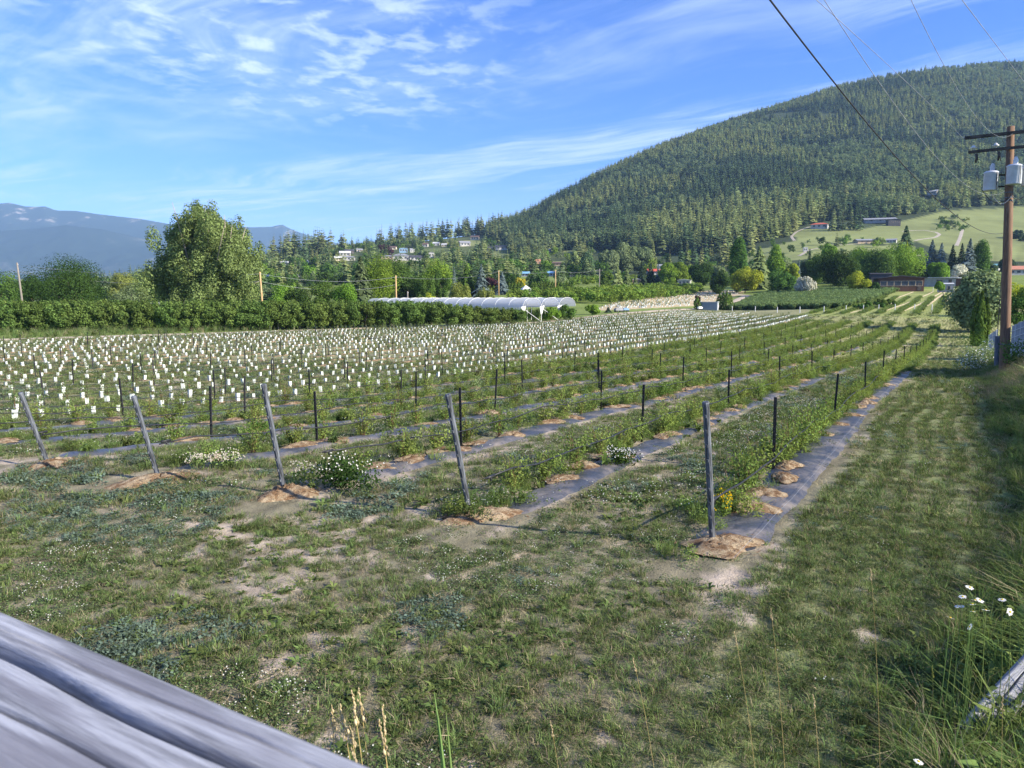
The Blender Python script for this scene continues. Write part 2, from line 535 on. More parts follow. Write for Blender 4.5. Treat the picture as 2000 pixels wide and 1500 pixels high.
M['sawdust'] = sawdust_mat()
M['soil'] = plain('soil', (0.36, 0.30, 0.24), 0.95, 0.25, 12, bump=0.5)
M['pole_wood'] = plain('pole_wood', (0.25, 0.155, 0.095), 0.85, 0.4, 6, stretch=(7, 7, 0.35), bump=0.4, col2=(0.11, 0.068, 0.045))
M['pole_tan'] = plain('pole_tan', (0.50, 0.34, 0.17), 0.85, 0.25, 4, stretch=(5, 5, 0.4))
M['pole_grey'] = plain('pole_grey', (0.24, 0.22, 0.19), 0.85, 0.25, 4, stretch=(5, 5, 0.4))
M['arm'] = plain('arm', (0.075, 0.066, 0.058), 0.8, 0.3, 5, stretch=(1, 1, 1))
M['tank'] = plain('tank', (0.56, 0.60, 0.66), 0.4, 0.12, 3)
M['porcelain'] = plain('porcelain', (0.62, 0.63, 0.63), 0.25, 0.15, 8)
M['wire'] = plain('wire', (0.03, 0.03, 0.032), 0.5, 0.2, 5)
M['wire_pale'] = plain('wire_pale', (0.28, 0.30, 0.33), 0.45, 0.2, 5)
M['glass'] = plain('glass', (0.05, 0.06, 0.075), 0.15, 0.3, 2)

def plastic_mat():
    m, t = newmat('mulch_film')
    tcn = t.n('ShaderNodeTexCoord')
    nz = t.noise(tcn.outputs['Object'], 7, 4, 0.6, 0.6)
    nd = t.noise(tcn.outputs['Object'], 1.7, 5, 0.65)
    c = t.mix(t.ramp(nd, 0.42, 0.7), (0.050, 0.056, 0.070), (0.20, 0.175, 0.15))
    b = t.n('ShaderNodeBsdfPrincipled')
    t.put(b.inputs['Base Color'], c)
    b.inputs['Roughness'].default_value = 0.42
    bp = t.n('ShaderNodeBump'); bp.inputs['Strength'].default_value = 0.5; bp.inputs['Distance'].default_value = 0.05
    t.put(bp.inputs['Height'], nz); t.t.links.new(bp.outputs[0], b.inputs['Normal'])
    o = t.n('ShaderNodeOutputMaterial'); t.t.links.new(b.outputs[0], o.inputs[0])
    return m


M['film'] = plastic_mat()


# ------------------------------------------------------------------ ground and hillside: one polar sheet, split at R_SPLIT
def in_poly(px, py, poly):
    x = np.asarray(px); y = np.asarray(py)
    ins = np.zeros(x.shape, bool)
    n = len(poly)
    for i in range(n):
        x1, y1 = poly[i]; x2, y2 = poly[(i + 1) % n]
        c = ((y1 > y) != (y2 > y)) & (x < (x2 - x1) * (y - y1) / (y2 - y1 + 1e-9) + x1)
        ins ^= c
    return ins


def bare(x, y):
    """how bare the soil is, 0..1: worn patches at the row ends and along some alleys"""
    s, t = st(x, y)
    v = 0.375 * x + 0.927 * y
    n = fbm(x, y, 0.7, 21, 5) * 0.40 + fbm(x, y * 1.0, 3.4, 31, 4) * 0.60
    thr = 0.618 - 0.06 * smooth(2.8, 0.5, np.abs(v - 6.2)) * (s < 1.0)
    alley = (s < -2.0) & (s > -10.5) & (t > -0.8)
    k = np.clip((s - 1.25) / 2.5 - np.floor((s - 1.25) / 2.5), 0, 1) - 0.5      # 0 at alley centre
    thr = thr - alley * 0.10 * smooth(0.40, 0.2, np.abs(k - 0.12)) * smooth(60, 20, t)
    thr = thr + 0.10 * (s > 0.8)
    return smooth(thr - 0.03, thr + 0.06, n)


MEADOWS = [
    [(1548, 452), (1600, 440), (1690, 446), (1760, 432), (1850, 412), (2100, 398), (2100, 514), (1885, 508), (1790, 472), (1700, 478), (1600, 472), (1556, 470)],
    [(1420, 515), (1480, 488), (1560, 468), (1690, 480), (1780, 478), (1800, 500), (1600, 505)],
    [(855, 475), (960, 464), (985, 476), (900, 482)],
    [(930, 497), (975, 492), (968, 505), (935, 507)],
    [(745, 508), (790, 504), (812, 514), (745, 514)],
    [(580, 545), (625, 540), (628, 552), (585, 555)],
    [(1065, 512), (1110, 510), (1110, 530), (1070, 530)],
    [(1100, 484), (1140, 482), (1135, 492), (1100, 494)],
    [(860, 514), (900, 512), (900, 520), (860, 522)],
]
TRACK_LINE = [(-80, 668), (0, 664), (350, 653), (700, 641), (800, 637), (900, 634), (1060, 629), (1160, 618), (1260, 609), (1370, 601), (1640, 596), (1900, 560)]


def ground_colour(x, y, z):
    r = np.hypot(x, y)
    px, py = project(x, np.maximum(y, 0.5), z)
    s, t = st(x, y)
    n1 = fbm(x, y, 0.35, 41, 4); n2 = fbm(x, y, 3.0, 51, 3)
    g = np.array([0.115, 0.140, 0.050]); g2 = np.array([0.215, 0.205, 0.095]); soil = np.array([0.40, 0.335, 0.26])
    f = smooth(0.35, 0.68, n1 * 0.6 + n2 * 0.4)[:, None]
    col = g * (1 - f) + g2 * f
    th = (0.60 * smooth(26, 12, r) + 0.22 * smooth(50, 26, r))[:, None]
    thatch = np.array([0.225, 0.20, 0.14]) * (0.72 + 0.56 * fbm(x, y, 1.6, 45, 3)[:, None])
    ln_ = smooth(0.5, 1.0, s)[:, None] * 0.85
    thatch = thatch * (1 - ln_) + np.array([0.150, 0.180, 0.075]) * ln_
    col = col * (1 - th) + thatch * th
    ml = (smooth(28, 45, r) * (s > -17.0))[:, None]
    col = col * (1 - ml) + np.array([0.27, 0.275, 0.115]) * (0.75 + 0.5 * n1[:, None]) * ml
    b = bare(x, y)
    b = np.where(r < 75, b, b * smooth(110, 75, r))
    # right of the lane: lush
    ver = (smooth(2.2, 3.0, s) * smooth(90, 60, r))[:, None]
    col = col * (1 - ver) + np.array([0.10, 0.15, 0.045]) * ver
    b = b * (1 - ver[:, 0])
    col = col * (1 - b[:, None]) + soil * b[:, None]
    # tan soil under the guarded saplings
    tub = ((s < -16.2) & (t > -8)).astype(float)[:, None] * 0.75 * (1 - b[:, None])
    col = col * (1 - tub) + (np.array([0.27, 0.265, 0.14]) * (0.7 + 0.6 * n1[:, None])) * tub
    ytr = np.interp(px, [p[0] for p in TRACK_LINE], [p[1] for p in TRACK_LINE])
    beyond = (py < ytr) & (y > 20)
    lush = np.array([0.165, 0.215, 0.055]) * (0.65 + 0.7 * n1[:, None])
    far = (beyond).astype(float)[:, None]
    col = col * (1 - far) + lush * far
    # second sapling field, pale soil
    p2 = in_poly(px, py, [(1150, 608), (1370, 597), (1450, 574), (1455, 568), (1390, 566), (1200, 590)]) & (y > 90)
    col[p2] = (np.array([0.44, 0.36, 0.22]) * (0.75 + 0.5 * n2[:, None]))[p2]
    # slope by the brown house
    up = (t > 112) & (s > -20) & (s < 6) & (r < 260)
    col[up] = (np.array([0.24, 0.27, 0.085]) * (0.7 + 0.6 * n1[:, None]))[up]
    blk = in_poly(px, py, [(1425, 606), (1500, 570), (1740, 563), (1752, 570), (1640, 604)]) & (y > 100) & (r < 260)
    col[blk] = (np.array([0.085, 0.14, 0.05]) * (0.8 + 0.4 * n2[:, None]))[blk]
    hill = (r > 400) & (y > 0)
    fc = np.array([0.045, 0.062, 0.028]) * (0.7 + 0.6 * fbm(x, y, 0.03, 61, 3)[:, None])
    vil = np.array([0.10, 0.125, 0.045]) * (0.5 + 0.9 * fbm(x, y, 0.05, 71, 3)[:, None])
    vz = smooth(1250, 950, px)[:, None] * smooth(455, 475, py)[:, None]
    hc = fc * (1 - vz) + vil * vz
    col[hill] = hc[hill]
    md = np.zeros(len(x), bool)
    for p in MEADOWS: md |= in_poly(px, py, p)
    md &= (y > 300)
    stripe = 0.5 + 0.5 * np.sin(px * 0.42)
    mc = np.array([0.195, 0.222, 0.082]) * (0.72 + 0.5 * fbm(x, y, 0.02, 81, 3)[:, None])
    mown = (px > 1880) & (py > 478)
    mc = np.where(mown[:, None], mc * (0.8 + 0.45 * stripe[:, None]), mc)
    dry = smooth(930, 900, px)[:, None] * 0.35
    mc = mc * (1 - dry) + np.array([0.36, 0.30, 0.15]) * dry
    col[md] = mc[md]
    return np.clip(col, 0.01, 0.9), b


def ground_mat(name, near):
    m, t = newmat(name)
    at_ = t.n('ShaderNodeAttribute', attribute_name='gcol')
    tcn = t.n('ShaderNodeTexCoord')
    P = tcn.outputs['Object']
    if near:
        n1 = t.noise(P, 9, 6, 0.7); n2 = t.noise(P, 55, 4, 0.65); n3 = t.noise(P, 1.3, 4, 0.6)
        f = t.math('ADD', t.math('MULTIPLY', n1, 1.0), t.math('MULTIPLY', n2, 0.8))
        f = t.math('ADD', 0.25, t.math('MULTIPLY', f, 0.83))
        sx = t.vmath('DOT_PRODUCT', P, (RN[0], RN[1], 0), out=1)
        sx = t.math('SUBTRACT', sx, RN[0] * O0[0] + RN[1] * O0[1])
        tx_ = t.math('SUBTRACT', t.vmath('DOT_PRODUCT', P, (RD[0], RD[1], 0), out=1), RD[0] * O0[0] + RD[1] * O0[1])
        sx = t.math('ADD', sx, t.math('MULTIPLY', t.math('SINE', t.math('MULTIPLY', tx_, 0.8)), 0.1))
        mow = t.math('SINE', t.math('MULTIPLY', sx, 2 * math.pi / 0.38))
        lane = t.ramp(sx, 0.4, 0.8)
        mow = t.math('SUBTRACT', 1.0, t.math('MULTIPLY', mow, t.math('ADD', 0.15, t.math('MULTIPLY', lane, 0.20))))
        f = t.math('MULTIPLY', f, mow)
        c = t.mix(1.0, at_.outputs['Color'], t.comb(f, f, f), 'MULTIPLY')
        hgt = t.math('ADD', n1, t.math('MULTIPLY', n2, 0.5)); bs, bd = 0.7, 0.04
    else:
        n1 = t.noise(P, 0.05, 6, 0.7)
        f = t.math('ADD', 0.6, t.math('MULTIPLY', n1, 0.8))
        c = t.mix(1.0, at_.outputs['Color'], t.comb(f, f, f), 'MULTIPLY')
        hgt = n1; bs, bd = 0.2, 1.0
    b = t.n('ShaderNodeBsdfPrincipled')
    t.put(b.inputs['Base Color'], c)
    b.inputs['Roughness'].default_value = 0.95
    b.inputs['Specular IOR Level'].default_value = 0.1
    bp = t.n('ShaderNodeBump'); bp.inputs['Strength'].default_value = bs; bp.inputs['Distance'].default_value = bd
    t.put(bp.inputs['Height'], hgt); t.t.links.new(bp.outputs[0], b.inputs['Normal'])
    o = t.n('ShaderNodeOutputMaterial'); t.t.links.new(b.outputs[0], o.inputs[0])
    return m


R_SPLIT = 420.0
AZ = np.concatenate([np.linspace(-180, -60, 31)[:-1], np.linspace(-60, -41, 20)[:-1], np.linspace(-41, 41, 331), np.linspace(41, 60, 20)[1:], np.linspace(60, 180, 31)[1:]])
AZ = np.radians(AZ)


def polar(name, r0, r1, q, mat, kind):
    nr = int(math.log(r1 / r0) / q) + 1
    rr_ = np.exp(np.linspace(math.log(r0), math.log(r1), nr))
    A, RR = np.meshgrid(AZ, rr_)
    x = (RR * np.sin(A)).ravel(); y = (RR * np.cos(A)).ravel()
    z = H(x, y)
    na = len(AZ)
    i = np.arange(nr - 1)[:, None]; j = np.arange(na - 1)[None, :]
    a = i * na + j
    f = np.stack([a, a + 1, a + na + 1, a + na], -1).reshape(-1, 4)[:, ::-1]
    fl = [f]
    V = np.stack([x, y, z], 1)
    if r0 < 5:
        V = np.vstack([V, [[0, 0, hz(0, 0)]]])
        jj = np.arange(na - 1)
        fl.append(np.stack([jj, np.full(na - 1, len(V) - 1), jj + 1], 1)[:, ::-1])
    me = np_mesh(name, V, fl, mat, smooth_=True)
    col, b = ground_colour(V[:, 0], V[:, 1], V[:, 2])
    at_ = me.color_attributes.new('gcol', 'FLOAT_COLOR', 'POINT')
    at_.data.foreach_set('color', np.hstack([col, b[:, None]]).astype(np.float32).ravel())
    o = link(bpy.data.objects.new(name, me))
    o['kind'] = kind
    return o


ground = polar('ground', 1.0, R_SPLIT, 0.017, ground_mat('field_ground', True), 'structure')
ground['label'] = 'patchy green and bare soil field sloping gently away'
hill = polar('hillside', R_SPLIT, 2990.0, 0.012, ground_mat('hill_ground', False), 'structure')
hill['label'] = 'forested hillside rising behind the valley houses'


# ------------------------------------------------------------------ far mountains
def mountain(name, label, sky_px, Y, depth, base_z, seed, mat):
    xs = np.array([p[0] for p in sky_px]); ys = np.array([p[1] for p in sky_px])
    nx, ny = 220, 60
    P = np.linspace(xs[0], xs[-1], nx)
    yy = np.interp(P, xs, ys)
    V = np.zeros((ny, nx, 3))
    for j in range(ny):
        f = j / (ny - 1)                       # 0 foot .. 1 crest .. back
        Yd = Y - depth * (1 - f)
        for i in range(nx):
            u, w_ = uw(P[i], yy[i])
            top = w_ * Y + CZ
            X = uw(P[i], 585)[0] * Yd * 1.0
            z = base_z + (top - base_z) * (f ** 1.25)
            V[j, i] = (X, Yd, z)
    n = fbm(V[..., 0].ravel(), V[..., 1].ravel(), 0.0016, seed, 5).reshape(ny, nx)
    rdg = (1 - np.abs(2 * n - 1)) - 0.6
    f = np.linspace(0, 1, ny)[:, None]
    V[..., 2] += rdg * 260 * f * (1 - f) * 2.2
    V = np.vstack([V.reshape(-1, 3), np.stack([V[-1, :, 0], V[-1, :, 1] + 900, np.full(nx, base_z)], 1)])
    i = np.arange(ny)[:, None]; j = np.arange(nx - 1)[None, :]
    a = i * nx + j
    fc = np.stack([a, a + 1, a + nx + 1, a + nx], -1).reshape(-1, 4)
    me = np_mesh(name, V, [fc], mat, smooth_=True)
    o = link(bpy.data.objects.new(name, me))
    o['kind'] = 'structure'; o['label'] = label
    return o


def mount_mat():
    m, t = newmat('mountain_slope')
    tcn = t.n('ShaderNodeTexCoord'); P = tcn.outputs['Object']
    a = t.noise(P, 0.0011, 6, 0.65); b_ = t.noise(P, 0.004, 5, 0.7)
    zc = t.sep(P)[2]
    pale = t.math('MULTIPLY', t.ramp(a, 0.53, 0.66), t.ramp(b_, 0.40, 0.62))
    c = t.mix(pale, (0.022, 0.036, 0.030), (0.14, 0.14, 0.115))
    scar = t.math('MULTIPLY', t.ramp(zc, 520, 740), t.ramp(b_, 0.58, 0.66))
    c = t.mix(scar, c, (0.26, 0.23, 0.20))
    b = t.n('ShaderNodeBsdfDiffuse'); t.put(b.inputs[0], c)
    o = t.n('ShaderNodeOutputMaterial'); t.t.links.new(b.outputs[0], o.inputs[0])
    return m


MM = mount_mat()
mountain('mountain', 'long hazy blue mountain with pale scars on its crest', [(-420, 425), (-250, 405), (-80, 402), (0, 399), (32, 396), (62, 403), (84, 404), (100, 403), (122, 411), (160, 412), (200, 418), (285, 428), (340, 438), (420, 452), (470, 466), (520, 480), (600, 510)], 7000, 2600, -60, 5, MM)
mountain('mountain', 'small pointed blue peak right of the big poplar', [(300, 470), (440, 442), (500, 444), (535, 443), (548, 440), (557, 439), (570, 446), (592, 455), (640, 470), (720, 488), (900, 520)], 8200, 2000, -60, 9, MM)
mountain('mountain', 'pale distant mountain shoulder at the left edge', [(-420, 470), (-200, 462), (-60, 455), (60, 448), (140, 440), (210, 448), (300, 470), (420, 500), (560, 530)], 5600, 1500, -60, 15, MM)


# ------------------------------------------------------------------ ribbons draped on the ground
def ribbon(name, pts, width, mat, lift=0.05, nw=4, label=None, cat=None, kind=None, group=None, crown=0.0, jitter=0.0, seed=0):
    pts = [Vector((p[0], p[1])) for p in pts]
    # resample
    L = [0]
    for a, b in zip(pts[:-1], pts[1:]): L.append(L[-1] + (b - a).length)
    r_ = max(1.0, pts[0].length)
    q = []
    l = 0.0
    while l < L[-1]:
        k = max(i for i in range(len(L)) if L[i] <= l)
        k = min(k, len(pts) - 2)
        f = (l - L[k]) / max(1e-6, L[k + 1] - L[k])
        p = pts[k].lerp(pts[k + 1], f)
        q.append(p)
        l += max(0.35, p.length * 0.02)
    q.append(pts[-1])
    q = np.array([(p.x, p.y) for p in q])
    d = np.gradient(q, axis=0); d /= np.linalg.norm(d, axis=1)[:, None] + 1e-9
    nrm = np.stack([d[:, 1], -d[:, 0]], 1)
    rg = np.random.default_rng(seed)
    V = []
    for k in range(nw + 1):
        f = k / nw - 0.5
        wv = width * (1 + (jitter * (fbm(q[:, 0] * 1.0, q[:, 1], 0.8, seed + (k > nw / 2) * 7, 3) - 0.5) * 2 if abs(f) > 0.49 else 0))
        p = q + nrm * (f * wv)[:, None] if hasattr(wv, '__len__') else q + nrm * (f * wv)
        z = H(p[:, 0], p[:, 1]) + lift * (1 if abs(f) < 0.49 else -0.6) + crown * (1 - (2 * f) ** 2)
        if mat is M['film']:
            e_ = np.minimum(np.arange(len(q)), np.arange(len(q))[::-1]); z = z - 0.16 * np.clip(1 - e_ / 1.6, 0, 1)
            z = z + (fbm(p[:, 0], p[:, 1], 3.0, seed + 3, 2) - 0.5) * 0.05
        V.append(np.stack([p[:, 0], p[:, 1], z], 1))
    V = np.stack(V, 1).reshape(-1, 3)
    n = len(q); m_ = nw + 1
    i = np.arange(n - 1)[:, None]; j = np.arange(nw)[None, :]
    a = i * m_ + j
    f = np.stack([a, a + 1, a + m_ + 1, a + m_], -1).reshape(-1, 4)
    o = link(bpy.data.objects.new(name, np_mesh(name, V, [f], mat, smooth_=True)))
    tag(o, label, cat, group, kind)
    return o


M['dirt'] = plain('dirt', (0.48, 0.40, 0.30), 0.95, 0.2, 2.5, bump=0.3)
M['gravel_pale'] = plain('gravel_pale', (0.36, 0.32, 0.26), 0.95, 0.15, 0.6)
gp = lambda lst: [G(*p)[:2] for p in lst]
ribbon('dirt_track', gp([(-90, 667.5), (0, 664), (350, 653), (700, 641.5), (800, 637.5), (900, 634.5), (1060, 629.5), (1160, 618), (1260, 609), (1375, 602), (1400, 600)]), 2.3, M['dirt'], 0.07, 4, 'pale dirt track curving between the saplings and the orchard trees', kind='structure', jitter=0.25, seed=3)
ribbon('dirt_track', gp([(1370, 603), (1430, 590), (1460, 577), (1400, 572), (1300, 580)]), 3.0, M['dirt'], 0.08, 4, 'pale dirt track bending uphill past the small shed', kind='structure', jitter=0.3, seed=4)
ribbon('gravel_drive', gp([(1552, 470), (1545, 462), (1556, 452), (1580, 443), (1600, 441)]), 3.2, M['gravel_pale'], 0.15, 2, 'pale drive curving up to the red roofed house', kind='structure')
ribbon('gravel_drive', gp([(1760, 452), (1800, 449), (1826, 452), (1836, 458), (1826, 464), (1800, 467), (1785, 470)]), 3.8, M['gravel_pale'], 0.15, 2, 'pale drive looping across the upper meadow', kind='structure')
ribbon('gravel_drive', gp([(1560, 500), (1580, 488), (1640, 478), (1680, 476)]), 3.2, M['gravel_pale'], 0.15, 2, 'pale farm road below the meadow pines', kind='structure')
ribbon('gravel_drive', gp([(1868, 480), (1876, 462), (1880, 447)]), 3.8, M['gravel_pale'], 0.15, 2, 'worn pale vehicle tracks climbing the upper meadow', kind='structure')

# ------------------------------------------------------------------ plantation rows
ROW_S = [-2.5 * k for k in range(0, 24)]
T_END = [0.0, -0.25, -0.3, -0.95, -1.35]


def t_start(k):
    return T_END[k] if k < 5 else -1.35 - 0.36 * (k - 4)


def y_track(px):
    return float(np.interp(px, [p[0] for p in TRACK_LINE], [p[1] for p in TRACK_LINE]))


def visible(x, y, m=25):
    p = project(x, max(y, 0.3), hz(x, y) + 0.4)
    return y > 1 and -m < p[0] < 2000 + m and p[1] < 1530


# end posts (galvanised, leaning back from the row), each with a hose end
END_PX = [((1392, 1065), (1378, 787)), ((918, 1005), (875, 772)), ((556, 963), (516, 752)), ((310, 935), (262, 775)), ((95, 908), (40, 768))]


def tpost_mesh(name, h, end=False):
    mb = MB()
    if end:
        mb.tube([(0, 0, -0.3), (0, 0, h)], 0.031, 10, 0)
        mb.lathe((0, 0, h), [(0.034, -0.03), (0.036, 0.0), (0.026, 0.012), (0.0, 0.014)], 10, 0)
        for k in range(9):
            z = 0.18 + k * (h - 0.3) / 8
            mb.box((0, -0.032, z), (0.018, 0.014, 0.03), 0)
    else:
        mb.box((0, 0, (h - 0.25) / 2), (0.042, 0.007, h + 0.25), 0)
        mb.box((0, 0.0195, (h - 0.25) / 2), (0.007, 0.032, h + 0.249), 0)
        for k in range(18):
            mb.box((0, -0.008, 0.1 + k * (h - 0.15) / 18), (0.018, 0.010, 0.022), 0)
    return mb.mesh(name, M['galv'] if end else M['post_steel'])


end_me = [None] * 5
row_x0 = []
for k, (b, tp) in enumerate(END_PX):
    g = G(*b)
    gy = g.y
    # length from the leaning top, in the plane of the row (lean away from the row, towards -t)
    h = (b[1] - tp[1]) / F * gy * 1.05
    u1, w1 = uw(*tp)
    best = min((abs(u1 * Yt - (g.x - RD[0] * dl)) + abs(Yt - (g.y - RD[1] * dl)), dl, Yt) for dl in np.linspace(-0.2, 0.9, 56) for Yt in [g.y - RD[1] * dl])
    dl = best[1]
    top = Vector((g.x - RD[0] * dl, g.y - RD[1] * dl, CZ + w1 * (g.y - RD[1] * dl)))
    ax = top - g
    me = tpost_mesh('end_post', ax.length, True)
    o = link(bpy.data.objects.new('end_post', me), None, g)
    o.rotation_euler = ax.to_track_quat('Z', 'Y').to_euler()
    tag(o, f'grey metal end post leaning back in the {ORD[k]} row from the lane', 'post', 'leaning end posts')

tp_me = tpost_mesh('steel_post', 1.02)
posts = []
for k in range(24):
    s0 = ROW_S[k]
    t0 = {0: 3.6, 1: 5.0, 2: 3.0, 3: 2.4, 4: 2.1}.get(k, 1.0 + (k * 2.37) % 4.0)
    for j in range(22):
        t = t0 + 5.9 * j + (random.random() - 0.5) * 0.4
        x, y = xy(s0 - (0.12 if k < 7 else 0.05), t)
        if not visible(x, y): continue
        z = hz(x, y)
        p = project(x, y, z)
        if y > 20 and p[1] < y_track(p[0]) + 2: continue
        if k < 7 and t > 118 or k >= 7 and t > 105: continue
        posts.append((math.hypot(x, y), k, j, x, y, z))
posts.sort()
cnt = {}
for d, k, j, x, y, z in posts[:296]:
    cnt[k] = cnt.get(k, 0) + 1
    o = link(bpy.data.objects.new('steel_post', tp_me), None, (x, y, z), math.atan2(-RD[0], RD[1]) + random.uniform(-.2, .2), (1, 1, random.uniform(0.94, 1.06)))
    o.rotation_euler.x = random.gauss(0, 0.025); o.rotation_euler.y = random.gauss(0, 0.025)
    n_ = cnt[k]
    tag(o, f'thin black steel post, {ORD[min(n_, 30) - 1]} along the {ORD[k]} row from the mown lane', 'post', 'thin black steel posts')
print('posts', len(posts))


def sag_tube(name, pts, rad, mat, n=6, **kw):
    mb = MB(); mb.tube(pts, rad, n)
    o = mb.obj(name, mat, smooth_=True)
    tag(o, **kw)
    return o


# drip hoses hung along the rows
for k in range(24):
    s0 = ROW_S[k] - 0.02
    pts = []
    ts = np.arange(t_start(k) + 0.12 if k < 5 else -2, 112, 0.6)
    for i, t in enumerate(ts):
        x, y = xy(s0, t)
        if y < 1.5 or not visible(x, y, 60): continue
        z = hz(x, y)
        p = project(x, y, z)
        if y > 20 and p[1] < y_track(p[0]) + 3: continue
        ph = (t % 5.9) / 5.9
        pts.append((x, y, z + (0.40 if k < 7 else 0.36) - 0.09 * math.sin(math.pi * ph) + 0.015 * math.sin(t * 3.1 + k)))
    if len(pts) > 4:
        sag_tube('drip_hose', pts, 0.0105 if k < 7 else 0.009, M['hose'], 5, label=f'black drip hose strung along the {ORD[k]} row from the mown lane', cat='hose', group='drip hoses strung along the rows')
# hose ends: clamp
for k in range(5):
    x, y = xy(ROW_S[k] - 0.02, t_start(k) + 0.2)
    mb = MB(); z = hz(x, y) + 0.40
    d = Vector((RD[0], RD[1], 0))
    mb.tube([Vector((x, y, z)) - d * 0.05, Vector((x, y, z)) + d * 0.10], 0.017, 8)
    mb.tube([Vector((x, y, z)) + d * 0.03, Vector((x, y, z - 0.05)) + d * 0.03], 0.012, 6)
    mb.tube([Vector((x, y, z)) - d * 0.03, Vector((x, y, z + 0.012)) - d * 0.14], 0.005, 5)
    o = mb.obj('hose_clamp', M['hose'], smooth_=True)
    tag(o, f'black clamp closing the drip hose at the end post of the {ORD[k]} row', 'clamp', 'hose end clamps')

# plastic mulch film under the bush rows
for k in range(7):
    a = t_start(k) - (0.55 if k == 0 else 0.1)
    pts = [xy(ROW_S[k] + (0.10 if k == 0 else 0.16) + 0.07 * math.sin(t * 0.35 + k), t) for t in np.arange(a, 34 if k == 0 else 66, 0.9)]
    pts = [p for p in pts if p[1] > 2 and visible(p[0], p[1], 200)]
    ribbon('mulch_film', pts, 0.68 if k == 0 else 0.50, M['film'], 0.02, 8, f'dark grey plastic mulch film under the {ORD[k]} row from the mown lane', 'mulch film', None, 'strips of plastic mulch film', crown=0.03, jitter=0.30, seed=20 + k)
# pale twine pegged along the edge of the first film
pts = []
for t in np.arange(-0.5, 20, 0.5):
    x, y = xy(ROW_S[0] + 0.38 + 0.06 * math.sin(t * 0.35), t)
    pts.append((x, y, hz(x, y) + 0.085))
sag_tube('twine', pts, 0.0014, M['wire_pale'], 4, label='pale twine stretched along the edge of the nearest plastic film', cat='twine')

# ------------------------------------------------------------------ leaf geometry
def rand_unit(n, rg):
    v = rg.normal(size=(n, 3)); v /= np.linalg.norm(v, axis=1)[:, None]
    return v


def leaf_quads(P, N, size, aspect=0.6, rg=rng, up=None):
    """diamond-like leaf faces at points P facing N"""
    n = len(P)
    size = np.broadcast_to(np.asarray(size, float), (n,))
    a = up if up is not None else rand_unit(n, rg)
    t = a - N * (a * N).sum(1)[:, None]
    t /= np.linalg.norm(t, axis=1)[:, None] + 1e-9
    b = np.cross(N, t)
    L = t * (size * 0.5)[:, None]; W = b * (size * aspect * 0.5)[:, None]
    V = np.stack([P - L, P + W - L * 0.1, P + L, P - W - L * 0.1], 1).reshape(-1, 3)
    Fc = np.arange(4 * n).reshape(n, 4)
    return V, Fc


def lobes_cloud(lobes, n, rg, size, outward=0.6, aspect=0.65, shell=0.55, sizevar=0.35):
    """leaves spread through ellipsoidal lobes [(centre, (rx,ry,rz))], denser towards each lobe's surface"""
    C = np.array([l[0] for l in lobes], float); Rr = np.array([l[1] for l in lobes], float)
    wgt = (Rr[:, 0] * Rr[:, 1] + Rr[:, 1] * Rr[:, 2]) ; wgt /= wgt.sum()
    k = rg.choice(len(lobes), n, p=wgt)
    d = rand_unit(n, rg)
    rad = shell + (1.08 - shell) * rg.random(n) ** 0.6
    P = C[k] + d * Rr[k] * rad[:, None]
    N = d * outward + rand_unit(n, rg) * (1 - outward) + np.array([0, 0, 0.25])
    N /= np.linalg.norm(N, axis=1)[:, None]
    return leaf_quads(P, N, size * (1 + sizevar * (rg.random(n) * 2 - 1)), aspect, rg)


def obj_np(name, V, Fs, mats, mi=None, parent=None, smooth_=False, linked=True):
    o = bpy.data.objects.new(name, np_mesh(name, V, Fs, mats, mi, smooth_))
    if linked: link(o, parent)
    return o


def limb_mesh(mb, base, top, r0, r1, rg, n=7, bend=0.08, seg=5):
    base = Vector(base); top = Vector(top); L = (top - base).length
    pts = []; rad = []
    o = Vector(rg.normal(size=3)) * L * bend
    for i in range(seg + 1):
        f = i / seg
        pts.append(base.lerp(top, f) + o * math.sin(math.pi * f) * 0.6)
        rad.append(r0 + (r1 - r0) * f)
    mb.tube(pts, rad, n)
    return pts


